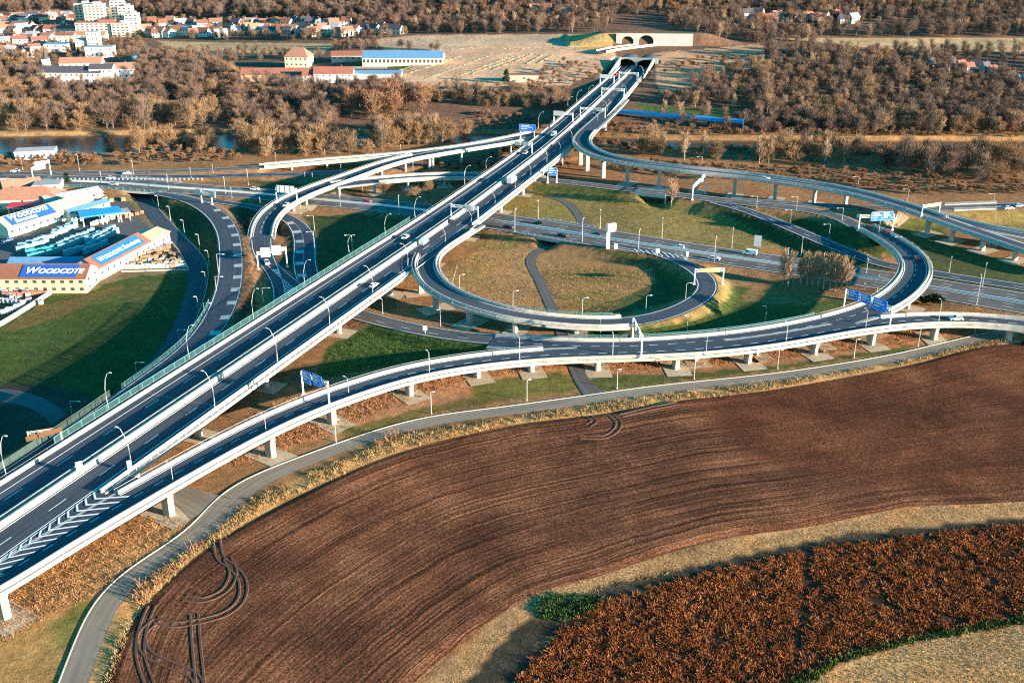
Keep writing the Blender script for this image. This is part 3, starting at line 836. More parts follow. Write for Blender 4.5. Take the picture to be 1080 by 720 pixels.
def viaduct(name, label, path, i0, i1, pillars, marks=True, thick=1.5, two=1, pw=2.2, pd=1.3, sides='LR', bar=(None, None), e=1.4, asph='asphalt', dash_o=(0,), zoff=0.0, bar_mat='concrete'):
    P, R = path.cut(i0, i1); P = P + np.array([0, 0, zoff]); hw = path.W[i0:i1, 0] / 2
    c = len(P) // 2
    root = thing(name, label, 'viaduct', (P[c, 0], P[c, 1], 0))
    mb = MB(); mb.sweep(P, R, deck_sec(hw, hw, thick, e)); mb.obj('deck', M['deck_edge'], root)
    mb = MB(); edge_beams(mb, P, R, hw, hw, e, sides, bar[0], bar[1]); mb.obj('edge_beam', M['concrete'], root)
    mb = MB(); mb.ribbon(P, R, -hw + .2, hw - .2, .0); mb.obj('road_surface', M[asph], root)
    mk = MB()
    for s_, rg in ((-1, bar[0]), (1, bar[1])):
        a, b = rg or (0, len(P)); mk.ribbon(P[a:b], R[a:b], s_ * (hw[a:b] - .95) - .14, s_ * (hw[a:b] - .95) + .14, .03)
    for o in dash_o: 
        pp = Path.__new__(Path); pp.P = P; pp.R = R; pp.T = path.T[i0:i1]; pp.L = path.L[i0:i1] - path.L[i0]
        dash(mk, pp, o, 2, pp.L[-1] - 4, 3, 3.6, .22, .03)
    mk.obj('lane_marking', M['paint'], root)
    for sd, rng in (('L', bar[0]), ('R', bar[1])):
        if sd not in sides: continue
        a, b = rng if rng else (0, len(P))
        s = -1 if sd == 'L' else 1
        h_ = hw[a:b]
        mb = MB(); mb.sweep(P[a:b], R[a:b], [(s * h_ - .34, -.04), (s * h_ - .2, 1.05), (s * h_ + .2, 1.05), (s * h_ + .34, -.04)])
        mb.obj('barrier', M[bar_mat], root)
    rails = MB()
    for sd in sides:
        s = -1 if sd == 'L' else 1
        a, b = (bar[0] if sd == 'L' else bar[1]) or (0, len(P))
        q = P[a:b].copy(); q[:, :2] += R[a:b] * (s * (hw[a:b] + e - .12))[:, None]; q[:, 2] += 1.05
        rails.tube(q[::2], .05, 4, False); q2 = q.copy(); q2[:, 2] -= .45; rails.tube(q2[::2], .04, 4, False)
        for k in range(0, len(q), 2):
            rails.tube([q[k] - np.array([0, 0, .95]), q[k]], .04, 4, False)
    rails.obj('hand_rail', M['galv'], root)
    place_pillars(root, path, pillars, thick, two, pw, pd, hw[c], zoff)
    return root

PADS = []
def place_pillars(root, path, pillars, thick, two, pw, pd, hw, zoff=0.0):
    for (u, v) in pillars:
        g = drop(u, v)
        i = path.near(g[0], g[1]); p = path.P[i]; r = path.R[i]
        o = float(np.dot(g[:2] - p[:2], r)); l = float(np.dot(g[:2] - p[:2], path.T[i]))
        o = max(-hw * .8, min(hw * .8, o))
        offs = [o] if two == 1 else [o, o - math.copysign(two, o)]
        for oo in offs:
            x, y = p[0] + r[0] * oo + path.T[i][0] * l, p[1] + r[1] * oo + path.T[i][1] * l
            z = float(gz(x, y)[0])
            if p[2] + zoff - thick - z < .8: continue
            mb = MB(); column(mb, (x, y, z), p[2] + zoff - thick + .25, pw, pd, math.atan2(r[1], r[0]))
            mb.obj('pillar', M['concrete'], root, smooth=False)
            PADS.append((x, y, z, math.atan2(r[1], r[0])))

# --- the twin main viaduct
n = len(MAIN.P); P, R = MAIN.P, MAIN.R; WL, WR = MAIN.W[:, 0], MAIN.W[:, 1]
i_port = MAIN.px(668.5, 71)
c = MAIN.px(395, 286)
root = thing('main_viaduct', 'long straight twin carriageway concrete viaduct running from the near left corner to the tunnel portals', 'viaduct', (P[c, 0], P[c, 1], 0))
VIA = root
ie = MAIN.px(655, 83)
mb = MB(); mb.sweep(P[:ie], R[:ie], [(-WL[:ie] - 1.55, -.05), (-WL[:ie] - 1.55, -.8), (-WL[:ie] * .7, -1.0), (-WL[:ie] * .65, -1.9), (-3, -1.9), (-2.4, -1.1), (2.4, -1.1), (3, -1.9), (WR[:ie] * .65, -1.9), (WR[:ie] * .7, -1.0), (WR[:ie] + 1.55, -.8), (WR[:ie] + 1.55, -.05)])
mb.obj('deck', M['deck_edge'], root)
mb = MB(); edge_beams(mb, P[:i_port], R[:i_port], WL[:i_port], WR[:i_port], 1.55, 'LR', (0, i_port), (MAIN.ix(115, 519), i_port)); mb.obj('edge_beam', M['concrete'], root)
for a, b in ((-WL + .2, np.full(n, -1.25)), (np.full(n, 1.25), WR - .2)):
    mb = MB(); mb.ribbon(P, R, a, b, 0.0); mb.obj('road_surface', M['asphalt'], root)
mb = MB(); mb.ribbon(P, R, -1.25, 1.25, -.03); mb.obj('median_strip', M['concrete_grey'], root)
mk = MB()
for o in (-WL + 3.0, np.full(n, -2.2), np.full(n, 2.2), WR - 2.6):
    mk.ribbon(P, R, o - .15, o + .15, .03)
for d in np.arange(4, MAIN.L[-1] - 10, 18):
    p0 = MAIN.sub(d, d + 6, 3)
    i = min(len(WL) - 1, int(d / (MAIN.L[-1]) * (len(WL) - 1)))
    mk.ribbon(p0[0], p0[1], -WL[i] / 2 - .75, -WL[i] / 2 - .5, .03)
    wv = min(WR[i], 13.2)
    mk.ribbon(p0[0], p0[1], wv / 2 - .1, wv / 2 + .15, .03)
mk.obj('lane_marking', M['paint'], root)
jt = MB()
for d in np.arange(30, MAIN.L[-1] - 60, 90):
    q_, r_1 = MAIN.sub(d, d + .5, 2); i = min(len(WL) - 1, int(d / MAIN.L[-1] * (len(WL) - 1)))
    for a, b in ((-WL[i] + .4, -1.6), (1.6, WR[i] - .4)): jt = MB(); jt.ribbon(q_, r_1, a, b, .02); jt.obj('expansion_joint', M['dark_metal'], root)
# barriers (with the gaps the slip roads need)
def cutrange(o_arr, s, skip):
    out = []; cur = None
    for i in range(i_port):
        bad = any(a <= i < b for a, b in skip)
        if bad and cur is not None: out.append((cur, i)); cur = None
        if not bad and cur is None: cur = i
    if cur is not None: out.append((cur, i_port))
    return out
skipR = [(0, MAIN.ix(115, 519)), (MAIN.ix(432, 288), MAIN.ix(497, 238)), (MAIN.ix(606, 152), MAIN.ix(640, 123))]
skipL = [(MAIN.ix(548, 158), MAIN.ix(580, 136))]
for s, Wd, skip in ((-1, WL, skipL), (1, WR, skipR)):
    for a, b in cutrange(Wd, s, skip):
        if b - a < 3: continue
        mb = MB(); h_ = Wd[a:b]
        mb.sweep(P[a:b], R[a:b], [(s * h_ - .3, -.04), (s * h_ - .16, 1.2), (s * h_ + .16, 1.2), (s * h_ + .3, -.04)])
        mb.obj('barrier', M['concrete'], root)
        q = P[a:b].copy(); q[:, :2] += R[a:b] * (s * (h_ + 1.4))[:, None]
        rl = MB()
        for dz in (.6, 1.1):
            qq = q.copy(); qq[:, 2] += dz; rl.tube(qq[::2], .03, 4, False)
        for k in range(0, len(q), 1): rl.tube([q[k], q[k] + np.array([0, 0, 1.1])], .04, 4, False)
        rl.obj('hand_rail', M['galv'], root)
for o, h, t in ((-1.15, 1.35, .2), (1.1, 1.6, .3)):
    mb = MB(); mb.sweep(P, R, [(o - .45, -.03), (o - t, h), (o + t, h), (o + .45, -.03)])
    mb.obj('median_barrier', M['concrete'], root)
main_pillars = [(-30, 612), (60, 560), (142, 508), (220, 462), (293, 410), (366, 352.5), (420, 312), (457, 280), (497.5, 252), (529, 224), (555, 206), (577, 190), (601, 175), (619, 160)]
for (u, v) in main_pillars:
    g = drop(u, v); i = MAIN.near(g[0], g[1]); p, r, t = P[i], R[i], MAIN.T[i]
    l = float(np.dot(g[:2] - p[:2], t))
    for oo in (WR[i] * .66, WR[i] * .34, -WL[i] * .34, -WL[i] * .66):
        x, y = p[0] + r[0] * oo + t[0] * l, p[1] + r[1] * oo + t[1] * l
        z = float(gz(x, y)[0]); mb = MB(); column(mb, (x, y, z), p[2] - 1.85, 2.3, 1.9, math.atan2(r[1], r[0]), 1.05)
        mb.obj('pillar', M['concrete'], root)
    PADS.append((p[0] + r[0] * WR[i] * .6 + t[0] * l, p[1] + r[1] * WR[i] * .6 + t[1] * l, float(gz(p[0] + r[0] * 8, p[1] + r[1] * 8)[0]), math.atan2(r[1], r[0])))
for (u, v, w_) in ((646, 137.5, 5), (660, 112, 5)):
    g = drop(u, v); i = MAIN.near(g[0], g[1]); p, r, t = P[i], R[i], MAIN.T[i]
    for oo in (WR[i] * .72, -WL[i] * .5):
        x, y = p[0] + r[0] * oo, p[1] + r[1] * oo
        mb = MB(); column(mb, (x, y, float(gz(x, y)[0])), p[2] - 1.7, 4.5, 3.2, math.atan2(r[1], r[0]), 1.25); mb.obj('pillar', M['concrete'], root)
# near chevrons where the ramp joins
def edge_pts(us, z): return np.array([at(u, v, z) for u, v in us])
A_ = r_(edge_pts([(-60, 621), (16, 579), (60, 548), (102, 516)], 7.56), 40)
B_ = r_(edge_pts([(-48, 650), (42, 580), (100, 540), (142, 508), (178, 484)], 7.56), 40)
gm = MB(); off = np.array([0, 0, .0])
gA = r_(edge_pts([(-90, 628), (16, 566), (60, 536), (113, 519), (150, 498)], 7.5), 30); gB = r_(edge_pts([(-80, 690), (20, 620), (70, 578), (120, 545), (178, 495)], 8.0), 30)
gm = MB(); gq = []
S0 = [(-90, 628), (16, 566), (60, 536), (96, 512.5), (128, 502)]
a_i = MAIN.ix(150, 500); ii = np.arange(0, a_i); q0 = P[ii].copy(); q0[:, :2] += R[ii] * (WR[ii] - .6)[:, None]; q0[:, 2] -= .012
q1 = np.array([RAMP.P[RAMP.near(p[0] + r[0] * 9, p[1] + r[1] * 9)] + np.array([*(RAMP.R[RAMP.near(p[0] + r[0] * 9, p[1] + r[1] * 9)] * -4.0), -.012]) for p, r in zip(q0, R[ii])])
wd_ = np.einsum('ij,ij->i', (q1 - q0)[:, :2], R[ii]); bad_ = wd_ <= .05
q1[bad_] = q0[bad_] + np.c_[R[ii][bad_] * .05, np.zeros(bad_.sum())]; wd_ = np.maximum(wd_, .05); ok = np.ones(len(ii), bool)
gm.add(list(q0) + list(q1), [(k, k + 1, len(ii) + k + 1, len(ii) + k) for k in range(len(ii) - 1) if ok[k] and ok[k + 1]])
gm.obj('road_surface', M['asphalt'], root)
gd = MB(); q2, q3 = q0.copy(), q1.copy(); q2[:, 2] -= .6; q3[:, 2] -= .6
gd.add(list(q2) + list(q3), [(k, k + 1, len(ii) + k + 1, len(ii) + k) for k in range(len(ii) - 1) if ok[k] and ok[k + 1]]); gd.obj('gore_slab', M['deck_edge'], root)
mk = MB(); d = 0.0
i_n = MAIN.ix(100, 520)
lead = q0[:i_n]; tail = q1[:i_n]
for k in range(2, i_n):
    w_ = wd_[k] + 2.2
    if k % 1: continue
    a0 = q0[k] + np.array([*(R[k] * -1.2), .05]); b0 = q0[k] + np.array([*(R[k] * (wd_[k] + 3.4)), .05 + (q1[k] - q0[k])[2] * 1.0])
    m0 = a0 * .74 + b0 * .26; t_ = np.array([*MAIN.T[k], 0])
    u_ = np.array([0, 0, .1]); a0, m0, b0 = a0 + u_, m0 + u_, b0 + u_
    mk.quad(a0 + t_ * 2.2, a0 + t_ * 2.9, m0 + t_ * .6, m0 - t_ * .1); mk.quad(m0 - t_ * .1, m0 + t_ * .6, b0 + t_ * 4.3, b0 + t_ * 3.6)
l0 = q0[:i_n + 3].copy(); l0[:, 2] += .05; mk.ribbon(l0, R[:i_n + 3], -1.4, -1.1, 0)
mk.obj('lane_marking', M['paint'], root)
# ------------------------------------------------------------------ the other bridges
viaduct('ramp_viaduct', 'lower curving ramp viaduct beside the ploughed field, joining the main viaduct', RAMP, 0, None,
        [(14, 655), (182, 544), (289, 482), (350, 446), (432, 416), (503, 397), (560, 391), (630, 389.5), (713, 389), (790, 384), (860, 374), (918, 363), (985, 358), (1063, 359), (1130, 368)],
        bar=((RAMP.ix(115, 519), RAMP.ix(577, 366)), None), pw=3.4, pd=2.1, asph='asphalt')
o_ = bpy.data.objects
rv = [o for o in COL.objects if o.get('label', '').startswith('lower curving')][0]
a = RAMP.px(934, 343); P_, R_ = RAMP.cut(a, None); h_ = RAMP.W[a:, 0] / 2
mb = MB(); mb.sweep(P_, R_, [(-h_ - .34, -.04), (-h_ - .2, 1.1), (-h_ + .2, 1.1), (-h_ + .34, -.04)]); mb.obj('barrier', M['concrete'], rv)
mb = MB(); edge_beams(mb, P_, R_, h_, h_, 1.4, 'L'); mb.obj('edge_beam', M['concrete'], rv)
mb = MB(); mb.ribbon(P_, R_, -h_ + .8, -h_ + 1.1, .03); mb.obj('lane_marking', M['paint'], rv)
viaduct('curved_overpass', 'S shaped overpass with blue direction signs curving over the ground level highway', CURVE, 0, None,
        [(735, 383), (800, 376), (866, 366), (920, 352), (955, 325), (968, 300)], bar=(None, (CURVE.px(922, 327), len(CURVE.P))), pw=3.0, pd=1.4, zoff=-.014, asph='asphalt')
viaduct('loop_ramp_viaduct', 'tight loop ramp bridge leaving the main viaduct and curling down to the highway', LOOP, 0, LOOP.px(668, 339.5),
        [(444, 309), (457.5, 326.7), (491.7, 343), (543, 351), (607.5, 351.7)], pw=2.4, pd=2.0, zoff=-.02, dash_o=(), bar=((LOOP.px(492, 241), LOOP.px(668, 339.5)), (LOOP.px(449, 268), LOOP.px(668, 339.5))))
viaduct('river_side_ramp_viaduct', 'long grey ramp viaduct sweeping from the main viaduct to the far right', RIGHT, 0, None,
        [(612, 174), (619, 180), (636, 187.5), (661.7, 194), (695, 199), (734, 203.5), (774, 207.5), (817, 211), (859, 215), (900, 216), (943, 232), (973, 248), (998, 256), (1030, 266), (1062, 277)],
        bar=((RIGHT.px(620, 138), RIGHT.px(1000, 234)), (RIGHT.px(611, 148) if False else RIGHT.px(614, 150), len(RIGHT.P))), pw=2.6, pd=1.7, zoff=-.02, dash_o=(), bar_mat='concrete_grey')
viaduct('forked_ramp_bridge', 'short bridge branching off the grey ramp viaduct towards the right', SPUR, 0, None, [(1035, 266)], sides='L', zoff=-.04, dash_o=(), bar_mat='concrete_grey')
viaduct('west_ramp_viaduct', 'curving ramp viaduct over the highway turning down towards the hatched merge', GRAMP, 0, GRAMP.px(275.5, 254),
        [(525, 163), (490, 175), (457, 177.5), (453, 178), (427, 180), (402, 185), (362, 207), (328, 217), (309, 223)], bar=((GRAMP.ix(556, 149), GRAMP.ix(276, 252)), (GRAMP.ix(432, 163.5), GRAMP.ix(266, 252))), pw=2.3, pd=1.4, zoff=-.01, dash_o=(.6,))
viaduct('low_ramp_viaduct', 'straight shallow ramp viaduct beyond the curving one coming down to the riverside road', HRAMP, 0, HRAMP.px(270, 176.4),
        [(308, 180), (345, 177)], pw=2.0, pd=1.3, zoff=-.025, dash_o=(), sides='LR', bar=((HRAMP.ix(432, 163), HRAMP.ix(272, 177)), None))
viaduct('cross_bridge', 'low bridge passing under the main viaduct and joining the curving ramp', ICROSS, 0, None, [(470, 199), (398, 205), (432, 200)], pw=1.8, pd=1.2, zoff=-.03, dash_o=(), bar=(None, (8, len(ICROSS.P) - 1)))

# ------------------------------------------------------------------ underpass bridges carried by the ground level roads
def underpass(name, label, path, u0, u1, hwl, side='R', th=1.2):
    i0, i1 = path.px(u0), path.px(u1)
    if i1 < i0: i0, i1 = i1, i0
    P_, R_ = path.cut(i0, i1 + 1)
    hw = path.W[i0:i1 + 1, 0] / 2
    root = thing(name, label, 'bridge', (P_[0, 0], P_[0, 1], 0))
    mb = MB(); mb.sweep(P_, R_, [(-hw - .6, -.06), (-hw - .6, -th), (hw + .6, -th), (hw + .6, -.06)]); mb.obj('deck', M['concrete_grey'], root)
    for s in (-1, 1):
        mb = MB(); mb.sweep(P_, R_, [(s * (hw + .62), -th - .1), (s * (hw + .62), .35), (s * (hw + .3), .35), (s * (hw + .3), -.05)]); mb.obj('parapet', M['concrete_grey'], root)
        rl = MB()
        q = P_.copy(); q[:, :2] += R_ * (s * (hw + .46))[:, None]
        for dz in (.75, 1.15):
            qq = q.copy(); qq[:, 2] += dz; rl.tube(qq, .05, 4, False)
        for k in range(len(q)): rl.tube([q[k] + np.array([0, 0, .3]), q[k] + np.array([0, 0, 1.15])], .045, 4, False)
        rl.obj('railing', M['galv'], root)
    for k in (0, -1):
        p, r = P_[k], R_[k]; t = np.array([-r[1], r[0]])
        mb = MB(); mb.box((p[0], p[1], p[2] - 3), (2 * hw[k] + 1, .8, 3.6), math.atan2(r[1], r[0])); mb.obj('abutment', M['concrete_grey'], root)
    return root
underpass('path_underpass', 'highway bridge over the footpath underpass inside the interchange', E, 562, 618, 12)
underpass('local_road_bridge', 'highway bridge over the local road next to the building yard', E, 118, 182, 11)
underpass('slip_road_bridge', 'short slip road bridge over a dip beside the bare poplar', J, 668, 706, 5)
underpass('far_road_bridge', 'pale short bridge on the side road at the far right with tapered ends', S, 1002, 1058, 5, th=1.8)

# gravel pads round the pillar feet
mb = MB()
for k, (x, y, z, rz) in enumerate(PADS):
    if y > 560 or proj(x, y, z)[0] < 5 and False: continue
    L_ = 13 if k >= 0 else 8; Wd_ = 8.5
    cs, sn = math.cos(rz), math.sin(rz)
    n_ = 5; vs = []
    for i in range(n_):
        for j in range(n_):
            a, b = (i / (n_ - 1) - .5) * L_, (j / (n_ - 1) - .5) * Wd_
            X, Y = x + a * cs - b * sn, y + a * sn + b * cs
            vs.append((X, Y, float(gz(X, Y)[0]) + .12 + .004 * (k % 7)))
    mb.add(vs, [(i * n_ + j, (i + 1) * n_ + j, (i + 1) * n_ + j + 1, i * n_ + j + 1) for i in range(n_ - 1) for j in range(n_ - 1)])
mb.obj('gravel_ground', M['gravel'], kind='structure')

# bridge approach wall of the tunnel + portals
def portal(name, label, c, half, ztop, zroad, arches, depth=10, rz=0.0, mat='concrete'):
    """c: place of the road in the mouth; arches: [(offset, radius_w, height)]"""
    root = thing(name, label, 'tunnel portal', c)
    mb = MB(); N_ = 14
    # face with arched openings, built as columns of quads
    xs = sorted(set([-half, half] + [o + s * w for o, w, h in arches for s in (-1, 1)]))
    cs, sn = math.cos(rz), math.sin(rz)
    W = lambda x, y, z: (c[0] + x * cs - y * sn, c[1] + x * sn + y * cs, z)
    cur = -half
    for o, w, h in arches:
        mb.quad(W(cur, 0, zroad - 2), W(o - w, 0, zroad - 2), W(o - w, 0, ztop), W(cur, 0, ztop))
        pts = []
        for k in range(N_ + 1):
            t = PI - PI * k / N_
            pts.append((o + w * math.cos(t), zroad + .35 * h + .65 * h * math.sin(t)))
        for k in range(N_):
            (x0, z0), (x1, z1) = pts[k], pts[k + 1]
            mb.quad(W(x0, 0, z0), W(x1, 0, z1), W(x1, 0, ztop), W(x0, 0, ztop))
        cur = o + w
    mb.quad(W(cur, 0, zroad - 2), W(half, 0, zroad - 2), W(half, 0, ztop), W(cur, 0, ztop))
    mb.quad(W(-half, 0, ztop), W(half, 0, ztop), W(half, 1.5, ztop), W(-half, 1.5, ztop))
    mb.quad(W(-half, 0, zroad - 2), W(-half, 0, ztop), W(-half, 1.5, ztop), W(-half, 1.5, zroad - 2))
    mb.quad(W(half, 0, zroad - 2), W(half, 0, ztop), W(half, 1.5, ztop), W(half, 1.5, zroad - 2))
    mb.obj('portal_wall', M[mat], root)
    mb = MB()
    for o, w, h in arches:
        prev = None
        for k in range(N_ + 3):
            if k == 0: x, z = o - w, zroad - 1
            elif k == N_ + 2: x, z = o + w, zroad - 1
            else:
                t = PI - PI * (k - 1) / N_; x, z = o + w * math.cos(t), zroad + .35 * h + .65 * h * math.sin(t)
            if prev: mb.quad(W(prev[0], .02, prev[1]), W(x, .02, z), W(x, depth, z), W(prev[0], depth, prev[1]))
            prev = (x, z)
        mb.quad(W(o - w, depth, zroad - 1), W(o + w, depth, zroad - 1), W(o + w, depth, zroad + h), W(o - w, depth, zroad + h))
    mb.obj('tunnel_bore', M['dark_metal'], root)
    return root
pc = MAIN.P[i_port]; prz = math.atan2(MAIN.R[i_port][1], MAIN.R[i_port][0])
portal('tunnel_portal', 'low twin tunnel portal where the main viaduct ends in the brown hillside', (pc[0] + MAIN.R[i_port][0] * 2, pc[1] + MAIN.R[i_port][1] * 2, pc[2]), 17.5, pc[2] + 7.4, pc[2], [(-8.2, 7.3, 6.2), (8.2, 7.3, 6.2)], 30, prz, 'concrete_grey')
# wing walls of the lower cutting
for sgn, Wd_, nm in ((-1, WL, 'left'), (1, WR, 'right')):
    a = MAIN.px(656, 82); Pw = MAIN.P[a:i_port + 1]; Rw = MAIN.R[a:i_port + 1]; h_ = Wd_[a:i_port + 1] + 1.6
    top = np.linspace(.8, 7.2, len(Pw))
    mb = MB()
    for k in range(len(Pw) - 1):
        q = [Pw[k, :2] + Rw[k] * sgn * h_[k], Pw[k + 1, :2] + Rw[k + 1] * sgn * h_[k + 1]]
        q2 = [Pw[k, :2] + Rw[k] * sgn * (h_[k] + .7), Pw[k + 1, :2] + Rw[k + 1] * sgn * (h_[k + 1] + .7)]
        z0, z1 = Pw[k, 2], Pw[k + 1, 2]
        mb.quad((*q[0], z0 - 4), (*q[1], z1 - 4), (*q[1], z1 + top[k + 1]), (*q[0], z0 + top[k]))
        mb.quad((*q[0], z0 + top[k]), (*q[1], z1 + top[k + 1]), (*q2[1], z1 + top[k + 1]), (*q2[0], z0 + top[k]))
        mb.quad((*q2[0], z0 - 4), (*q2[1], z1 - 4), (*q2[1], z1 + top[k + 1]), (*q2[0], z0 + top[k]))
    tag(mb.obj('retaining_wall', M['concrete']), 'pale sloping wing wall on the %s side of the lower tunnel mouth' % nm, 'wall')
# ------------------------------------------------------------------ upper tunnel mouth and its road
c_ = at(690, 46.5, 24)
zu = c_[2]
portal('upper_tunnel_portal', 'white upper tunnel portal with two dark round arches on the plateau', (c_[0], c_[1], zu - .3), 33, zu + 8.6, zu - .3, [(-23, 5.0, 6.4), (-7.0, 6.2, 7.4)], 16, math.radians(-4), 'concrete_grey')
UP = Path([(634, 54.5, 22.3, 8), (650, 51.3, 22.5, 8.5), (672, 48.6, 23, 9), (700, 45.4, 23.5, 9.5), (722, 42.8, 24, 9), (728, 40.6, 24.4, 9)], step=4)
P_, R_ = UP.cut(0, None)
rt = thing('upper_flyover', 'pale flyover in front of the white upper tunnel portal', 'bridge', tuple(UP.P[4]))
mb = MB(); mb.sweep(P_, R_, deck_sec(4.6, 4.6, 1.4, .6)); mb.obj('deck', M['deck_edge'], rt)
mb = MB(); mb.ribbon(P_, R_, -4.2, 4.2, 0); mb.obj('road_surface', M['asphalt_old'], rt)
for s in (-1, 1):
    mb = MB(); mb.sweep(P_, R_, [(s * 5.3, -1.0), (s * 5.3, 1.1), (s * 4.8, 1.1), (s * 4.8, -.04)]); mb.obj('parapet', M['concrete'], rt)
for u in (655, 675, 700, 718):
    i = UP.px(u); p = UP.P[i]; mb = MB(); z = float(gz(p[0], p[1])[0])
    if p[2] - 1.4 - z > .6: column(mb, (p[0], p[1], z), p[2] - 1.2, 3, 1.4, 0); mb.obj('pillar', M['concrete'], rt)

# ------------------------------------------------------------------ street lamps
ORD = ['first', 'second', 'third', 'fourth', 'fifth', 'sixth', 'seventh', 'eighth', 'ninth', 'tenth', 'eleventh', 'twelfth', 'thirteenth', 'fourteenth', 'fifteenth', 'sixteenth', 'seventeenth', 'eighteenth', 'nineteenth', 'twentieth',
       'twenty first', 'twenty second', 'twenty third', 'twenty fourth', 'twenty fifth', 'twenty sixth', 'twenty seventh', 'twenty eighth', 'twenty ninth', 'thirtieth']
def lamp(p, h, kind, dirx, label, group):
    root = thing('street_lamp', label, 'street lamp', p, 0, group)
    d = np.array([dirx[0], dirx[1], 0.0], float); d /= np.linalg.norm(d)
    b = np.array(p, float)
    up = np.array([0, 0, 1.0])
    if kind == 'curve':
        prof = [(0, 0), (-.25, .3), (-.2, .55), (.5, .8), (1.6, .97), (2.4, 1.0)]
    elif kind == 'L':
        prof = [(0, 0), (0, .5), (0, .97), (.15, 1.0), (2.4, 1.0)]
    elif kind == 'short':
        prof = [(0, 0), (0, .6), (0, .96), (.25, 1.0), (.55, 1.0)]
    else:
        prof = [(0, 0), (0, .55), (.02, .93), (.5, .99), (1.5, 1.0)]
    pts = [b + d * x + up * (h * z) for x, z in prof]
    r0 = .125 if h > 7 else .095
    mb = MB(); mb.tube(pts, [r0 * (1 - .45 * k / (len(pts) - 1)) for k in range(len(pts))], 6); mb.tube([b - up * .3, b + up * .5], r0 * 1.7, 6)
    mb.obj('pole', M['galv'], root)
    e = pts[-1]
    mb = MB(); mb.box((e[0] + d[0] * .3, e[1] + d[1] * .3, e[2] - .02), (1.0, .38, .2), math.atan2(d[1], d[0]), .7)
    mb.obj('lamp_head', M['lamp_glass'], root)
    return root

def lamps(rows, kind, z, side, desc, group, pathz=None, end='the near end'):
    """rows: (u_base, v_base, v_top)"""
    for k, (u, v, vt) in enumerate(rows):
        if z == 'ground': p = drop(u, v)
        elif hasattr(z, 'P'):
            zz = float(z.P[z.px(u, v)][2]); p = at(u, v, zz)
            for _ in range(3):
                i = z.near(p[0], p[1]); p = at(u, v, float(z.P[i][2]) + .1)
        else: p = at(u, v, z)
        h = height_px(p, vt)
        h = max(5.0, min(h, 12.5)) * (1.0 if kind != 'curve' else 1.0)
        if callable(side): d = side(p)
        else: d = side
        lamp(p, h, kind, d, desc.format(o=ORD[k]) , group)

def toward(path, sgn):
    return lambda p: tuple(path.R[path.near(p[0], p[1])] * sgn)
lamps([(139, 496, 449), (226.7, 433, 392), (292.5, 384, 347), (347.5, 344, 314), (393, 310.5, 281), (430, 280, 257.5), (469.5, 255, 240), (496.7, 235, 221), (521.7, 216, 202), (543, 200.5, 186), (559.5, 185.5, 172), (576.5, 171, 157), (590.5, 159, 149), (603, 148, 136.5), (630, 129, 119.5), (640, 118, 107), (660, 100, 90), (671, 86, 77), (678, 81, 70)],
      'curve', MAIN, toward(MAIN, -1), 'curved lamp on the field side edge of the main viaduct, {o} from the near end', 'lamps along the field side of the main viaduct')
lamps([(7, 502, 455), (115, 432, 390), (200, 379, 341), (268, 338, 302), (322, 302, 273), (368, 265, 247), (406.7, 248, 225), (438, 231, 207), (490.5, 196.7, 174), (513, 178, 165), (568, 135.5, 118), (599, 112, 102), (608.5, 109, 95), (621, 100, 90)],
      'curve', MAIN, toward(MAIN, 1), 'curved lamp on the screen side edge of the main viaduct, {o} from the near end', 'lamps along the screen side of the main viaduct')
lamps([(182.5, 507, 488), (280.5, 454, 437), (367.5, 414, 399), (453, 394, 371), (548, 379, 357), (646, 377, 353), (744.5, 374, 354), (829, 361, 340), (913, 345.5, 327), (990, 338, 317)],
      'arm', RAMP, toward(RAMP, -1), 'slim lamp on the outer barrier of the lower ramp viaduct, {o} from the near end', 'lamps on the lower ramp viaduct')
lamps([(241.5, 487, 468), (354.5, 466, 442), (455, 436.5, 413), (555.7, 422.5, 400), (650.7, 410, 389), (732, 399.5, 378.5), (820, 389, 368.5), (900.5, 378, 357.5), (968.3, 365.5, 345), (1028, 352, 338)],
      'short', 'ground', (1, .1), 'short lamp post beside the field service road, {o} from the gravel junction', 'lamps along the field service road')
lamps([(543, 245, 221), (614, 255, 231), (673, 268, 243), (753, 276.7, 250.5), (829, 288, 263), (912, 300, 274), (925, 308, 292), (1029.8, 321.5, 291)],
      'arm', 'ground', (.3, 1), 'lamp on the near verge of the highway, {o} from the main viaduct', 'lamps on the near verge of the highway')
lamps([(567.5, 231, 211), (633, 241.7, 220.5), (698, 251, 229), (771.7, 262.5, 239.5), (844.7, 270, 249.5), (913, 284, 268), (1001, 286.7, 270), (1036, 302, 276.5)],
      'short', 'ground', (-.3, -1), 'lamp on the far verge of the highway, {o} from the main viaduct', 'lamps on the far verge of the highway')
lamps([(614, 333, 314), (681, 329, 311.5), (723, 315, 298.5), (541, 324, 306.5), (484.7, 304, 289.5)], 'arm', 'ground', (1, .2), 'lamp inside the loop of grass ringed by the loop ramp, {o} of five', 'lamps inside the ramp loop')
lamps([(403.7, 331, 314.5), (464.7, 344, 326.5), (724.7, 349, 332.5), (807, 339, 322.5), (633, 352, 336)], 'short', 'ground', (-1, .1), 'lamp between the passing road and the ramps, {o} from the main viaduct', 'lamps between the ramps')
lamps([(740, 177, 165.5), (798, 219, 207), (833.7, 235, 221.5), (874, 251.7, 236.5), (888, 233, 219.5), (904.7, 197.5, 186.5), (926.7, 246, 231.5), (949.7, 261.7, 249.5), (957, 212.5, 199.5), (1047.5, 216, 204.5), (840, 222, 207.5)],
      'L', 'ground', (-1, 0), 'lamp by the slip roads at the far right of the interchange, {o} from the left', 'lamps by the far slip roads')
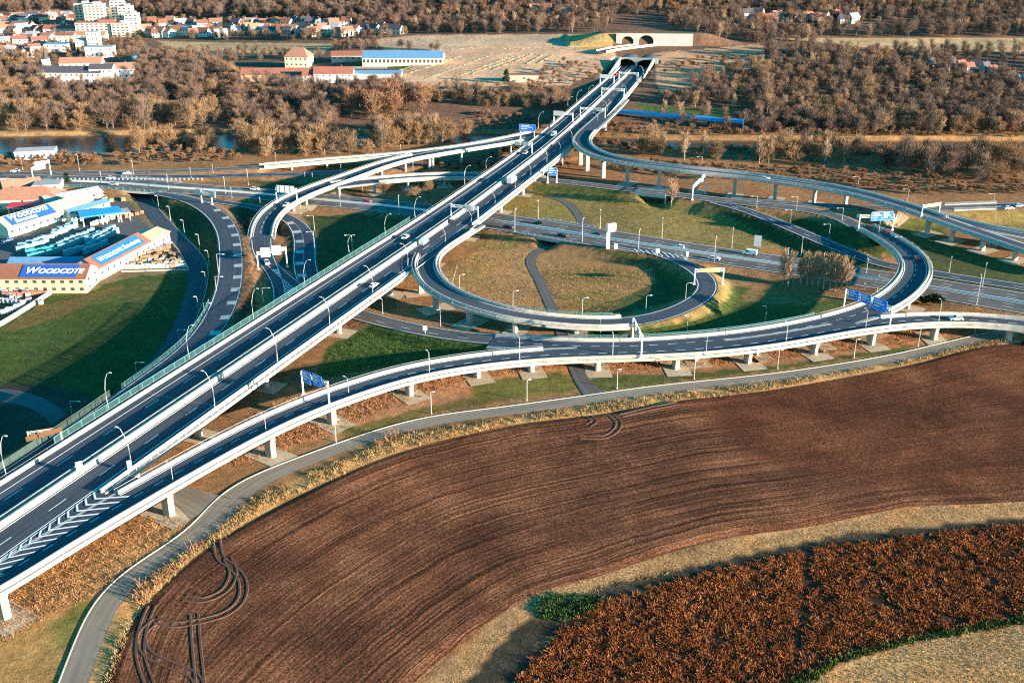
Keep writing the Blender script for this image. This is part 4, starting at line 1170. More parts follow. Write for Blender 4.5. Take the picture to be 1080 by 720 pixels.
lamps([(24, 179, 161.5), (84, 180, 162), (107.5, 193, 180.5), (141, 184, 168.5), (178, 200, 183.5), (201.7, 188, 176.5), (224.7, 182.5, 174), (238, 205, 186), (244.7, 209, 197), (262, 195, 178.5), (275, 220, 207.5), (291, 171, 160.5), (317.5, 226, 212.5), (322, 191.7, 181), (330, 194, 182), (343, 167, 157.5), (359, 218, 201.5), (360, 185, 173), (383, 207, 195), (393.7, 161.7, 152), (421, 226.7, 205), (422.5, 160.5, 153), (436, 186, 170), (490, 199, 180)],
      'arm', 'ground', (.2, -1), 'lamp along the highway lanes left of the main viaduct, {o} from the picture edge', 'lamps along the left highway lanes')
lamps([(167.5, 219, 206.5), (180, 232.5, 217.5), (194.7, 246.7, 232), (210.8, 263, 247), (220.8, 280, 264), (217.5, 301.7, 286.5), (209.7, 330, 312.5)], 'short', 'ground', (-1, 0), 'short lamp on the right side of the blue shaded local road, {o} from its underpass', 'lamps along the local road')
lamps([(231, 291.7, 268), (228.7, 310, 291.5), (215.8, 333, 319.5), (189, 362, 347.5), (145, 399, 382), (78, 447, 423), (278, 320, 303.5)], 'L', 'ground', (1, 0), 'right angled lamp beside the hatched slip road, {o} from the gantry end', 'lamps beside the hatched slip road')
lamps([(331.7, 243, 227.5), (332, 265, 244.5), (372, 268, 248)], 'L', 'ground', (-1, 0), 'right angled lamp on the edge of the shaded lawn, {o} from the ramp', 'lamps at the shaded lawn')

# ------------------------------------------------------------------ gantries and signs
def sign_marks(mb, p, t, up, nrm, w, h):
    """a few white bars standing for the unreadable lines of a direction sign"""
    o = p + nrm * .07
    for k, (x0, x1, zz) in enumerate(((.1, .62, .76), (.1, .8, .54), (.1, .5, .3))):
        for a, b in ((x0, x1),):
            q0 = o + t * (w * (a - .5)) + up * (h * (zz - .5)); q1 = o + t * (w * (b - .5)) + up * (h * (zz - .5))
            mb.quad(q0, q1, q1 + up * h * .1, q0 + up * h * .1)
    q = o + t * w * .33 + up * (-h * .22)
    mb.add([q - t * .3, q + t * .3, q + up * .7], [(0, 1, 2)])
    for c, s_ in ((t, 1), (t, -1)): 
        a = o + t * (s_ * w * .485); mb.quad(a - up * h * .47, a - up * h * .47 + t * .08, a + up * h * .47 + t * .08, a + up * h * .47)
    for s_ in (-1, 1):
        a = o + up * (s_ * h * .47); mb.quad(a - t * w * .485, a + t * w * .485, a + t * w * .485 + up * .08, a - t * w * .485 + up * .08)

def gantry(label, A, B, H, signs=(), beam='box', mat='white_metal', group=None, lean=0.0, foot=True):
    """A, B feet (3d); signs: (t, width, height, kind, side) along the beam"""
    A, B = np.array(A, float), np.array(B, float)
    t = B - A; L = np.linalg.norm(t[:2]); t = t / np.linalg.norm(t); up = np.array([0, 0, 1.0])
    nrm = np.cross(t, up); nrm /= np.linalg.norm(nrm)
    if nrm[1] > 0: nrm = -nrm         # nrm faces the camera side
    zt = max(A[2], B[2]) + H
    root = thing('sign_gantry', label, 'sign gantry', A, 0, group)
    mb = None
    for Pp in (A, B):
        mb = MB(); mb.tube([Pp - up * .4, np.array([Pp[0], Pp[1], zt + .35])], [.3, .24], 6); mb.box((Pp[0], Pp[1], Pp[2] + .15), (1.1, 1.1, .5)); mb.obj('post', M[mat], root)
    a, b = np.array([A[0], A[1], zt]), np.array([B[0], B[1], zt])
    mb = MB()
    for dz in (0, -1.1):
        for s in (-.35, .35):
            mb.tube([a + nrm * s + up * dz, b + nrm * s + up * dz], .11, 4)
    n_ = max(4, int(L / 1.6))
    for k in range(n_):
        p0 = a + (b - a) * k / n_; p1 = a + (b - a) * (k + 1) / n_
        for s in (-.35, .35):
            q0, q1 = p0 + nrm * s, p1 + nrm * s
            mb.tube([q0 - up * 1.1 * (k % 2), q1 - up * 1.1 * ((k + 1) % 2)], .07, 4, False)
            mb.tube([q0, q0 - up * 1.1], .06, 4, False)
    mb.obj('truss_beam', M[mat], root)
    for (tt, w_, h_, kind, drop_) in signs:
        p = a + (b - a) * tt + nrm * .55 - up * (.2 + drop_)
        mb = MB(); c = p
        q = [c + t * (sx_ * w_ / 2) + up * (sz_ * h_ / 2) for sx_, sz_ in ((-1, -1), (1, -1), (1, 1), (-1, 1))]
        q2 = [x - nrm * .12 for x in q]
        mb.add(q + q2, [(0, 1, 2, 3), (7, 6, 5, 4), (0, 4, 5, 1), (1, 5, 6, 2), (2, 6, 7, 3), (3, 7, 4, 0)])
        if kind == 'lights':
            s_ = mb.obj('signal_board', M['sign_back'], root)
            l = MB()
            l.box(c - nrm * .5, (w_ * .7, .5, h_ * .8), math.atan2(t[1], t[0])); l.obj('signal_housing', M['galv'], s_)
        else:
            s_ = mb.obj('sign_panel', M[kind], root)
            if kind == 'blue_sign':
                w2 = MB(); sign_marks(w2, c, t, up, nrm, w_, h_); w2.obj('sign_marking', M['paint'], s_)
            elif kind == 'sign_back':
                w2 = MB()
                for k in range(3): 
                    qq = c + nrm * .1 + up * h_ * (.3 - .3 * k); w2.box(qq, (w_ * .98, .12, .12), math.atan2(t[1], t[0]))
                for k in range(3):
                    qq = c + nrm * .1 + t * w_ * (.3 - .3 * k); w2.box(qq, (.12, .12, h_ * .96), math.atan2(t[1], t[0]))
                w2.obj('stiffener', M['galv'], s_)
    return root

gz_ = lambda u, v, path=None, z=None: (at(u, v, z) if z is not None else drop(u, v))
Zm = lambda u, v: at(u, v, float(MAIN.P[MAIN.px(u, v)][2]))
def across(path, u, o0, o1, v=None):
    i = path.px(u, v); p, r = path.P[i], path.R[i]
    f = lambda o: np.array([p[0] + r[0] * o, p[1] + r[1] * o, p[2]])
    return f(o0), f(o1)
def mo(u, v): 
    i = MAIN.px(u, v); return MAIN.W[i, 0], MAIN.W[i, 1]
A_, B_ = across(MAIN, 476, 0.2, 13.6, 231); gantry('lattice gantry with sign backs over the right carriageway of the main viaduct, nearest one', A_, B_, 7.0, [(.68, 4.5, 2.6, 'sign_back', .4)], group='gantries over the main viaduct')
A_, B_ = across(MAIN, 550, -14, -.2, 177); gantry('lattice gantry with sign backs over the left carriageway where the west ramp leaves', Zm(539, 163), Zm(561, 164), 7.0, [(.35, 4, 2.2, 'sign_back', .4), (.75, 4, 2.2, 'sign_back', .4)], group='gantries over the main viaduct')
A_, B_ = across(MAIN, 611, 0.2, 16.6, 125); gantry('gantry over the right carriageway just before the grey ramp leaves', A_, B_, 6.8, [(.8, 4.5, 2.2, 'sign_back', .4)], group='gantries over the main viaduct')
A_, B_ = across(MAIN, 634, 0.2, 16, 104); gantry('second farthest gantry over the right carriageway, between ramp and tunnel', A_, B_, 6.8, [(.8, 4, 2.2, 'sign_back', .4)], group='gantries over the main viaduct')
A_, B_ = across(MAIN, 652, 0.2, 14.6, 86); gantry('plain gantry over the right carriageway close to the tunnel mouth', A_, B_, 6.8, [], group='gantries over the main viaduct')
A_, B_ = across(MAIN, 604, -12.5, -.2, 131); gantry('gantry with a signal board over the left carriageway near the river', A_, B_, 6.8, [(.25, 6.5, 3, 'lights', .2)], group='gantries over the main viaduct')
A_, B_ = across(MAIN, 648, -10.6, -.2, 90); gantry('gantry with a wide signal board over the left carriageway by the tunnel', A_, B_, 6.8, [(.4, 9, 2.8, 'lights', .2)], group='gantries over the main viaduct')
gantry('gantry with one wide pale blue sign over the merge beside the main viaduct', at(549, 146, 9.2), at(563.5, 146.8, 9.2), 7.2, [(.5, 10, 4.2, 'blue_sign', .3)], mat='white_metal')
gantry('gantry with three big blue direction signs over the merge at the S shaped overpass', at(889.5, 326, 5.9), at(938, 345, 5.9), 7.6, [(.2, 4.6, 3.6, 'blue_sign', .2), (.46, 4.4, 3.6, 'blue_sign', .2), (.76, 6, 4.4, 'blue_sign', .4)])
gantry('gantry with two blue direction signs over the lower ramp viaduct', at(320, 416, 7.4), at(347.5, 429, 6.9), 7.6, [(.24, 3.6, 4, 'blue_sign', .6), (.66, 4, 3.8, 'blue_sign', .3)])
gantry('edge on gantry over the joined ramps with its signs facing the left', at(667, 358, 4.9), at(676, 377.5, 4.9), 7.8, [(.3, 3.4, 3, 'sign_back', .2), (.72, 4, 3, 'sign_back', .2)])
gantry('gantry with two pale blue signs at the start of the S shaped overpass', at(905, 243.5, 5.6), at(941, 242.5, 5.8), 7.2, [(.5, 6, 4.2, 'blue_sign', .3), (.8, 4.6, 4.2, 'blue_sign', .2)])
gantry('plain white frame gantry with a yellow panel over the loop road', drop(732, 300), drop(762, 300), 6.4, [(.52, 8, 1.5, 'yellow_sign', .3)])
gantry('gantry with a yellow panel over the grey ramp viaduct', at(971.7, 228, 8.4), at(990, 226, 8), 5.2, [(.5, 6.5, 1.6, 'yellow_sign', .2)])
gantry('lattice sign back gantry over the upper bend of the west ramp', at(292, 213, 5.6), at(313.5, 214.5, 5.4), 7.2, [(.5, 9, 3.6, 'sign_back', .2)])
gantry('gantry with two white sign backs over the lower end of the west ramp', drop(272.5, 284), drop(303, 281.5), 7.4, [(.28, 4, 4, 'sign_back', .3), (.66, 3.9, 4, 'sign_back', .2)])
gantry('low leaning gantry with a rusty lattice over the slip road at the near left', at(33, 476, 6.2), at(66, 466.5, 7.5), 4.6, [(.5, 9.6, 1.5, 'brown_lattice', .8)], mat='concrete')
gantry('gantry with a large blue sign beside the main viaduct facing the slip road', drop(577.5, 193), drop(587, 193), 7.2, [(.55, 4.8, 4.4, 'blue_sign', .8)])
gantry('gantry with one blue sign over the slip road under the grey ramp viaduct', drop(730, 211), drop(743.5, 204.5), 7.2, [(.62, 5, 3.8, 'blue_sign', .4)])
gantry('gantry with a wide white sign back over the highway at the far left', drop(35.5, 191), drop(54.5, 187), 7.0, [(.42, 10.5, 4.4, 'sign_back', .2)])
gantry('broad cantilever gantry with two white boards beside the hatched slip road', drop(224, 216), drop(213, 214), 6.0, [(-.2, 4, 3.4, 'sign_back', .2), (1.1, 4, 3.2, 'sign_back', .2)])

def board(name, label, p, w_, h_, post, mat, yaw=0.0, cat='sign', tilt=0.0, n=1, pmat='white_metal'):
    root = thing(name, label, cat, p)
    cs, sn = math.cos(yaw), math.sin(yaw)
    for s in ((-1, 1) if n == 2 else (0,)):
        mb = MB(); mb.tube([(p[0] + cs * s * w_ * .35, p[1] + sn * s * w_ * .35, p[2] - .3), (p[0] + cs * s * w_ * .35, p[1] + sn * s * w_ * .35, p[2] + post + h_ * .8)], .1, 5); mb.obj('post', M[pmat], root)
    mb = MB(); mb.box((p[0] - sn * -.14, p[1] - cs * .14, p[2] + post + h_ / 2), (w_, .1, h_), yaw); mb.obj('panel', M[mat], root)
    return root
board('twin_sign', 'pair of pale sign panels standing on the median barrier at the near left', Zm(85, 500), 1.7, 2.4, 1.5, 'galv', .6, n=2)
board('twin_sign', 'pale sign panel on the nose where ramp and main viaduct split', Zm(137.5, 497), 1.2, 2.2, 1.2, 'galv', .6, n=2)
board('small_sign', 'small white sign on the verge of the passing road', drop(448.5, 352), 1.5, 1.7, 1.4, 'white_metal')
board('white_board', 'tilted white board standing on the earth mound by the highway', drop(798.5, 261), 3.2, 5.2, .5, 'white_metal', -.35)
board('small_sign', 'small white sign at the split of the loop road and highway', drop(693.3, 270), 1.6, 2.0, 1.4, 'white_metal')
board('small_sign', 'small white marker post at the nose of the loop road', drop(724.5, 273), .9, 2.6, .8, 'white_metal')
board('small_sign', 'dark square sign at the start of the S shaped overpass', drop(905, 231.5), 1.8, 1.8, 1.0, 'white_metal')
# message sign post
p = drop(641, 262)
root = thing('message_sign', 'tall white post with a tilted sign box beside the highway inside the interchange', 'sign', p)
mb = MB(); mb.box((p[0], p[1], p[2] + 4.2), (1.5, 1.2, 8.6)); mb.obj('post', M['white_metal'], root)
mb = MB(); mb.box((p[0] + 1.2, p[1] - .3, p[2] + 9.6), (4.2, 1.2, 3.6), .5); mb.obj('sign_box', M['white_metal'], root)
mb = MB(); mb.box((p[0] + 1.2, p[1] - 1.0, p[2] + 9.6), (3.2, .2, 2.4), .5); mb.obj('display', M['sign_back'], root)
mb = MB(); mb.box((p[0] + 3.4, p[1] - .5, p[2] + 1.1), (1.4, 1.2, 2.4)); mb.obj('control_box', M['white_metal'], root)
# earth mound under the board
# leaning post in the loop
p = drop(476, 301); p2 = p + np.array([2.6, 0, 8.5])
root = thing('leaning_pole', 'thin leaning mast in the golden grass beside the loop ramp', 'pole', p)
mb = MB(); mb.tube([p, p2], [.1, .06], 5); mb.obj('mast', M['galv'], root)

# screens beside the main viaduct and the slip road
def screen(name, label, path, i0, i1, off, h, step=5.0, glass=True, pmat='teal', base=.1):
    P_, R_ = path.cut(i0, i1); off_ = off[i0:i1] if hasattr(off, '__len__') else np.full(len(P_), off)
    q = P_.copy(); q[:, :2] += R_ * off_[:, None]; q[:, 2] += base
    root = thing(name, label, 'noise screen', tuple(q[len(q) // 2]))
    L = np.concatenate([[0], np.cumsum(np.linalg.norm(np.diff(q, axis=0), axis=1))])
    nP = int(L[-1] / step) + 1
    for k in range(min(nP, 100)):
        p = np.array([np.interp(k * step, L, q[:, c_]) for c_ in range(3)])
        mb = MB(); mb.box((p[0], p[1], p[2] + h / 2), (.24, .24, h)); mb.obj('post', M[pmat], root)
    mb = MB()
    mb.sweep(q, R_, [(-.03, .1), (-.03, h - .08), (.03, h - .08), (.03, .1)])
    mb.obj('screen_panel', M['screen_glass'] if glass else M[pmat], root)
    mb = MB(); mb.sweep(q, R_, [(-.08, h - .08), (-.08, h + .06), (.08, h + .06), (.08, h - .08)]); mb.sweep(q, R_, [(-.1, .02), (-.1, .14), (.1, .14), (.1, .02)]); mb.obj('rail', M[pmat], root)
    return root
screen('noise_screen', 'long see through teal noise screen on the left edge of the main viaduct', MAIN, MAIN.px(108, 480), MAIN.px(468, 237), -MAIN.W[:, 0] - 1.45, 2.9, 5.2)
screen('noise_wall', 'solid dark green noise wall along the slip road at the near left', K, K.px(128, 421), len(K.P) - 1, K.W[:, 0] / 2 + .5, 2.2, 6, False, 'wall_green')
screen('road_railing', 'thick teal railing following the bend of the hatched slip road', K, K.px(236, 320), K.px(132, 418), K.W[:, 0] / 2 + .5, 1.5, 5, True)
screen('bridge_railing', 'pale blue railing along the highway edge above the local road', E, E.px(20, 190), E.px(190, 199), E.W[:, 0] / 2 + .8, 1.4, 4, True)
screen('guard_fence', 'low teal fence behind the long barrier of the joined ramps', CURVE, CURVE.px(600, 357), CURVE.px(880, 330), -CURVE.W[:, 0] / 2 - 1.3, 1.6, 5, True)
screen('guard_fence', 'low teal fence on the inner side of the loop ramp', LOOP, LOOP.px(545, 333), LOOP.px(655, 340), -LOOP.W[:, 0] / 2 - 1.2, 1.5, 5, True)

# ------------------------------------------------------------------ vehicles
def car(label, p, yaw, paint_, kind='hatch', scale=1.12, group=None):
    root = thing('car' if kind != 'truck' and kind != 'van' else kind, label, 'car' if kind == 'hatch' else kind, p, 0, group)
    cs, sn = math.cos(yaw), math.sin(yaw)
    Wp = lambda x, y, z: (p[0] + (x * cs - y * sn) * scale, p[1] + (x * sn + y * cs) * scale, p[2] + z * scale)
    def hull(prof, w0, w1, zsplit=None):
        mb = MB(); vs = []
        for s in (-1, 1):
            for (x, z) in prof:
                k = w0 if z < .95 else w1
                vs.append(Wp(x, s * k, z))
        n_ = len(prof)
        fs = [tuple(range(n_)), tuple(range(2 * n_ - 1, n_ - 1, -1))]
        fs += [(i, (i + 1) % n_, n_ + (i + 1) % n_, n_ + i) for i in range(n_)]
        mb.add(vs, fs); return mb
    if kind == 'hatch':
        prof = [(-2.1, .28), (-2.15, .75), (-1.95, .94), (-1.85, .96), (-1.45, 1.42), (.1, 1.46), (.95, .97), (1.0, .94), (1.95, .8), (2.12, .6), (2.1, .28)]
        hull(prof, .88, .68).obj('body', M[paint_], root)
        gl = MB()
        for s in (-1, 1):
            gl.add([Wp(-1.62, s * .855, .97), Wp(.75, s * .855, .97), Wp(.08, s * .70, 1.39), Wp(-1.36, s * .70, 1.36)], [(0, 1, 2, 3)])
        gl.add([Wp(.98, -.74, .985), Wp(.98, .74, .985), Wp(.16, .64, 1.44), Wp(.16, -.64, 1.44)], [(0, 1, 2, 3)])
        gl.add([Wp(-1.88, -.74, .985), Wp(-1.88, .74, .985), Wp(-1.5, .64, 1.41), Wp(-1.5, -.64, 1.41)], [(0, 1, 2, 3)])
        gl.obj('window_glass', M['car_glass'], root)
        wx = (-1.3, 1.32); r = .32; yw = .84
    elif kind == 'van':
        prof = [(-2.6, .35), (-2.62, 2.15), (1.4, 2.2), (2.0, 1.35), (2.65, 1.1), (2.75, .4)]
        hull(prof, .98, .9).obj('body', M[paint_], root)
        gl = MB(); gl.add([Wp(2.0, -.8, 1.4), Wp(2.0, .8, 1.4), Wp(1.48, .8, 2.1), Wp(1.48, -.8, 2.1)], [(0, 1, 2, 3)])
        for s in (-1, 1): gl.add([Wp(.5, s * .96, 1.35), Wp(1.85, s * .96, 1.35), Wp(1.38, s * .93, 2.0), Wp(.5, s * .93, 2.0)], [(0, 1, 2, 3)])
        gl.obj('window_glass', M['car_glass'], root)
        wx = (-1.6, 1.7); r = .36; yw = .92
    else:
        mb = MB(); mb.box(Wp(-1.2, 0, 2.2), (6.6 * scale, 2.5 * scale, 2.7 * scale), yaw); mb.obj('cargo_box', M['car_white'], root)
        mb = MB(); mb.box(Wp(3.3, 0, 1.5), (1.9 * scale, 2.3 * scale, 2.2 * scale), yaw, .94); mb.obj('cab', M[paint_], root)
        mb = MB(); mb.box(Wp(.2, 0, .62), (8 * scale, 1.0 * scale, .3 * scale), yaw); mb.obj('chassis', M['dark_metal'], root)
        mb = MB(); mb.box(Wp(4.25, 0, 1.9), (.08, 2.0 * scale, .9 * scale), yaw); mb.obj('windscreen', M['car_glass'], root)
        wx = (-3.2, 3.0); r = .48; yw = 1.1
    for x in wx:
        for s in (-1, 1):
            mb = MB(); mb.tube([Wp(x, s * (yw - .12), r), Wp(x, s * (yw + .06), r)], r * scale, 12); mb.obj('wheel', M['tyre'], root)
    fx = {'hatch': 2.13, 'van': 2.76, 'truck': 4.28}[kind]; bx = {'hatch': -2.16, 'van': -2.63, 'truck': -4.53}[kind]
    for s in (-1, 1):
        mb = MB(); mb.box(Wp(fx - .05, s * yw * .72, .68), (.12, .34, .16), yaw); mb.obj('headlight', M['lamp_white'], root)
        mb = MB(); mb.box(Wp(bx + .05, s * yw * .78, .78), (.12, .22, .2), yaw); mb.obj('tail_light', M['lamp_red'], root)
    return root
def on(path, u, v, paint_, label, kind='hatch', flip=False, dz=.03, scale=1.12):
    z = float(path.P[path.px(u, v)][2]); p = at(u, v, z)
    for _ in range(3):
        i = path.near(p[0], p[1]); p = at(u, v, float(path.P[i][2]) + .5); 
    p[2] = float(path.P[i][2]) + dz
    t = path.T[i]; yaw = math.atan2(t[1], t[0]) + (PI if flip else 0)
    car(label, p, yaw, paint_, kind, scale)
on(MAIN, 394.5, 301, 'car_white', 'white car driving on the right carriageway where the loop ramp leaves')
on(MAIN, 447, 256, 'car_white', 'white van beside the median barrier near the lattice gantry', 'van')
on(MAIN, 427.5, 250.5, 'car_white', 'white car on the left carriageway of the main viaduct', flip=True)
on(MAIN, 540, 192, 'car_white', 'large white box truck on the middle of the main viaduct', 'truck', scale=1.0)
on(MAIN, 554, 161.5, 'car_silver', 'silver car on the left carriageway under the lattice gantry', flip=True)
on(MAIN, 584, 142.5, 'car_white', 'white van on the left carriageway near the river', 'van', flip=True)
on(MAIN, 608, 122.5, 'car_red', 'small red car on the left carriageway approaching from the tunnel', flip=True)
on(MAIN, 649, 80.5, 'car_red', 'red car just outside the tunnel mouth', 'van', flip=True)
on(MAIN, 475, 233.5, 'car_dark', 'dark car under the nearest lattice gantry')
on(GRAMP, 302, 216.5, 'car_white', 'white car on the bend of the west ramp viaduct', flip=False)
on(GRAMP, 281.5, 277, 'car_white', 'white car below the gantry at the foot of the west ramp')
on(E, 387, 212.5, 'car_red', 'red car on the shaded highway lanes left of the main viaduct', dz=.03)
on(E, 269, 199.5, 'car_white', 'white car on the shaded highway lanes near the sign gantry', dz=.03)
on(HRAMP, 134, 183, 'car_white', 'white car on the riverside road above the local road bridge')
on(E, 117, 188, 'car_white', 'white car on the far highway lane above the yard', dz=.03)
on(E, 120, 194.5, 'car_silver', 'silver car on the near highway lane above the yard', dz=.03)
on(HRAMP, 16, 180.5, 'car_white', 'white car on the riverside road at the left edge')
on(E, 568, 235, 'car_dark', 'black car on the far lane near the footpath underpass', flip=True, dz=.03)
on(E, 536.5, 239.5, 'car_dark', 'black car on the near lane just right of the main viaduct', dz=.03)
on(E, 628.5, 247, 'car_dark', 'dark car on the far lane beside the tall white message sign', flip=True, dz=.03)
on(E, 593.5, 248.5, 'car_dark', 'dark car on the near lane above the underpass railing', dz=.03)
on(E, 716, 260.5, 'car_white', 'white car on the far lane opposite the loop road', flip=True, dz=.03)
on(E, 753.5, 272.5, 'car_white', 'white car on the near lane past the loop road', dz=.03)
on(E, 791, 267.5, 'car_white', 'white pickup van on the far lane below the tilted white board', 'van', flip=True, dz=.03)
on(CURVE, 967, 272, 'car_dark', 'dark car on the outer bend of the S shaped overpass')
on(CURVE, 935.5, 244, 'car_red', 'maroon car at the top of the S shaped overpass')
on(RIGHT, 807, 188.5, 'car_white', 'white car on the long grey ramp viaduct')
on(RAMP, 1008.5, 336, 'car_white', 'white car on the right end of the lower ramp viaduct', flip=True)
on(S, 1064, 219.5, 'car_white', 'white car on the pale bridge at the far right edge')
on(S, 1075, 217, 'car_silver', 'silver car leaving the picture on the far right side road')
# ------------------------------------------------------------------ building materials
def tiles(name, c, var=.25):
    t = NT(name); p = t.coord('obj')
    w_ = t.new('ShaderNodeTexWave'); w_.wave_type = 'BANDS'; w_.bands_direction = 'Z'
    w_.inputs['Scale'].default_value = 4; w_.inputs['Distortion'].default_value = 1.2
    t.link(p, w_.inputs['Vector'])
    n = t.noise(p, .6, 5)
    k = t.math('ADD', t.math('MULTIPLY', w_.outputs['Fac'], .25), t.math('MULTIPLY', n, .75))
    t.base(t.ramp(k, [(.25, tuple(x * (1 - var) for x in c)), (.75, tuple(min(1, x * (1 + var)) for x in c))])); t.rough(.8, .25)
    return t.m
M['tile_red'] = tiles('red_roof_tiles', (.29, .105, .075))
M['tile_orange'] = tiles('orange_roof_tiles', (.34, .165, .11))
M['tile_brown'] = tiles('brown_roof_tiles', (.23, .095, .06))
M['tile_dark'] = tiles('dark_roof_slates', (.075, .07, .085))
M['roof_grey'] = tiles('grey_roof_sheet', (.36, .36, .37))
M['roof_blue'] = tiles('blue_roof_sheet', (.10, .24, .42))
M['roof_cyan'] = plain('bright_blue_canopy', (.03, .3, .62), .5, .12, .8)
M['roof_redflat'] = plain('red_flat_canopy', (.55, .03, .05), .5, .12, .8)
M['roof_tan'] = tiles('tan_roof_sheet', (.42, .36, .24))
M['wall_white'] = plain('white_render', (.72, .70, .66), .9, .1, .3)
M['wall_cream'] = plain('cream_render', (.66, .58, .42), .9, .12, .3)
M['wall_yellow'] = plain('yellow_render', (.55, .46, .27), .9, .1, .4)
M['wall_pale'] = plain('pale_green_render', (.62, .64, .48), .9, .1, .3)
M['wall_grey'] = plain('grey_render', (.42, .41, .4), .9, .15, .3)
M['wall_pink'] = plain('pink_render', (.58, .40, .33), .9, .12, .3)
M['window'] = plain('window_glass', (.05, .06, .075), .12, .15, .6, spec=.6)
M['door'] = plain('door_panel', (.16, .1, .06), .6, .2, 1)
M['banner'] = plain('blue_roof_banner', (.02, .09, .36), .5, .1, .5)
M['banner_light'] = plain('lighter_blue_roof_banner', (.02, .13, .42), .5, .1, .5)
M['letter'] = plain('white_lettering', (.8, .8, .8), .5, .03, 1)
M['wrap'] = plain('pale_blue_shrink_wrap', (.2, .36, .42), .45, .2, 1.2, obj=True)
M['wrap_teal'] = plain('teal_shrink_wrap', (.04, .3, .31), .45, .2, 1.2, obj=True)
M['wrap_white'] = plain('white_shrink_wrap', (.5, .46, .43), .6, .3, 1.2, obj=True)
M['wood'] = plain('pallet_wood', (.34, .22, .12), .85, .25, 2, obj=True)
M['brickred'] = plain('stacked_red_brick', (.42, .16, .1), .85, .25, 2, obj=True)
M['yellow_mach'] = plain('yellow_machine_paint', (.68, .5, .02), .5, .1, 1)
M['orange'] = plain('orange_machine_paint', (.7, .2, .03), .5, .1, 1)

def gable_house(name, label, c, L, D, h, rh, rz, wall='wall_white', roof='tile_red', nwin=3, storeys=2, chim=True, cat='house', group=None, hip=0.0, over=.5, wsize=(1.1, 1.4), local=False, dormer=False):
    """long axis along local x; ridge along x"""
    root = thing(name, label, cat, c, 0, group)
    cs, sn = math.cos(rz), math.sin(rz)
    Wp = lambda x, y, z: (c[0] + x * cs - y * sn, c[1] + x * sn + y * cs, c[2] + z)
    a, b = L / 2, D / 2
    mb = MB()
    vs = [Wp(x, y, z) for z in (-3, h) for x, y in ((-a, -b), (a, -b), (a, b), (-a, b))]
    fs = [(0, 1, 5, 4), (1, 2, 6, 5), (2, 3, 7, 6), (3, 0, 4, 7), (4, 5, 6, 7)]
    if rh > 0 and hip == 0:
        vs += [Wp(-a, 0, h + rh), Wp(a, 0, h + rh)]
        fs = fs[:4] + [(4, 7, 8), (6, 5, 9)]
    mb.add(vs, fs); mb.obj('wall', M[wall], root)
    mb = MB(); A, B, t = a + over, b + over, .22; dz = rh / b * over if rh else 0
    if rh > 0:
        r = a - hip * b + (over if hip == 0 else 0)
        for zz in (0,):
            top = [Wp(-A, -B, h - dz + t), Wp(A, -B, h - dz + t), Wp(A, B, h - dz + t), Wp(-A, B, h - dz + t), Wp(-r, 0, h + rh + t), Wp(r, 0, h + rh + t)]
            bot = [Wp(-A, -B, h - dz), Wp(A, -B, h - dz), Wp(A, B, h - dz), Wp(-A, B, h - dz), Wp(-r, 0, h + rh), Wp(r, 0, h + rh)]
            mb.add(top + bot, [(0, 1, 5, 4), (2, 3, 4, 5), (1, 2, 5), (3, 0, 4)] if hip else [(0, 1, 5, 4), (2, 3, 4, 5), (0, 4, 10, 6), (4, 3, 9, 10), (1, 7, 11, 5), (5, 11, 8, 2)])
            mb.add(top[:4] + bot[:4], [(0, 4, 5, 1), (2, 6, 7, 3), (1, 5, 6, 2), (3, 7, 4, 0)] if hip else [(0, 4, 5, 1), (2, 6, 7, 3)])
    else:
        cz = c[2] + h + .25
        mb.box((c[0], c[1], cz), (L + .5, D + .5, .5), rz)
    rf = mb.obj('roof', M[roof], root)
    if chim and rh > 0:
        mb = MB(); x = a * .4; mb.box(Wp(x, b * .25, h + rh + .2), (.7, .7, 1.8), rz); mb.obj('chimney', M['tile_brown'], rf)
    for s in range(storeys):
        z = (s + .55) * h / storeys
        for k in range(nwin):
            x = (k + .5) / nwin * L - a
            mb = MB(); mb.box(Wp(x, -b - .02, z), (wsize[0], .1, wsize[1]), rz); mb.obj('window', M['window'], root)
        if D > 5:
            for k in (-.25, .25):
                for sx_ in ((1,) if nwin < 6 else (1,)):
                    mb = MB(); mb.box(Wp(sx_ * (a + .02), k * D, z), (.1, wsize[0], wsize[1]), rz); mb.obj('window', M['window'], root)
    return root

def letters(text, size, origin, xdir, ydir, mat, parent, shear=.25, first=1.35, bold=.03):
    """flat raised lettering on a roof; capitals after a larger first letter"""
    X = Vector(xdir).normalized(); Y = Vector(ydir).normalized(); Z = X.cross(Y).normalized()
    Y = Z.cross(X)
    cur = 0.0
    for part, sc in text:
        cu = bpy.data.curves.new('lettering', 'FONT'); cu.body = part; cu.size = size * sc; cu.shear = shear; cu.extrude = .04; cu.offset = bold * size
        tmp = bpy.data.objects.new('lettering_tmp', cu); COL.objects.link(tmp)
        bpy.context.view_layer.update()
        dg = bpy.context.evaluated_depsgraph_get()
        me = bpy.data.meshes.new_from_object(tmp.evaluated_get(dg))
        wdt = max(v.co.x for v in me.vertices) - min(0, min(v.co.x for v in me.vertices))
        bpy.data.objects.remove(tmp)
        me.name = 'lettering'; me.materials.clear(); me.materials.append(M[mat])
        o = bpy.data.objects.new('lettering', me); COL.objects.link(o)
        base = Vector(origin) + X * cur + Z * .1
        mt = Matrix((( X.x, Y.x, Z.x, base.x), (X.y, Y.y, Z.y, base.y), (X.z, Y.z, Z.z, base.z), (0, 0, 0, 1)))
        pl = Vector((0, 0, 0)); q = parent
        while q is not None: pl += q.location; q = q.parent
        me.transform(Matrix.Translation(-pl) @ mt)
        o.parent = parent
        cur += wdt - size * sc * shear * .5
    return cur

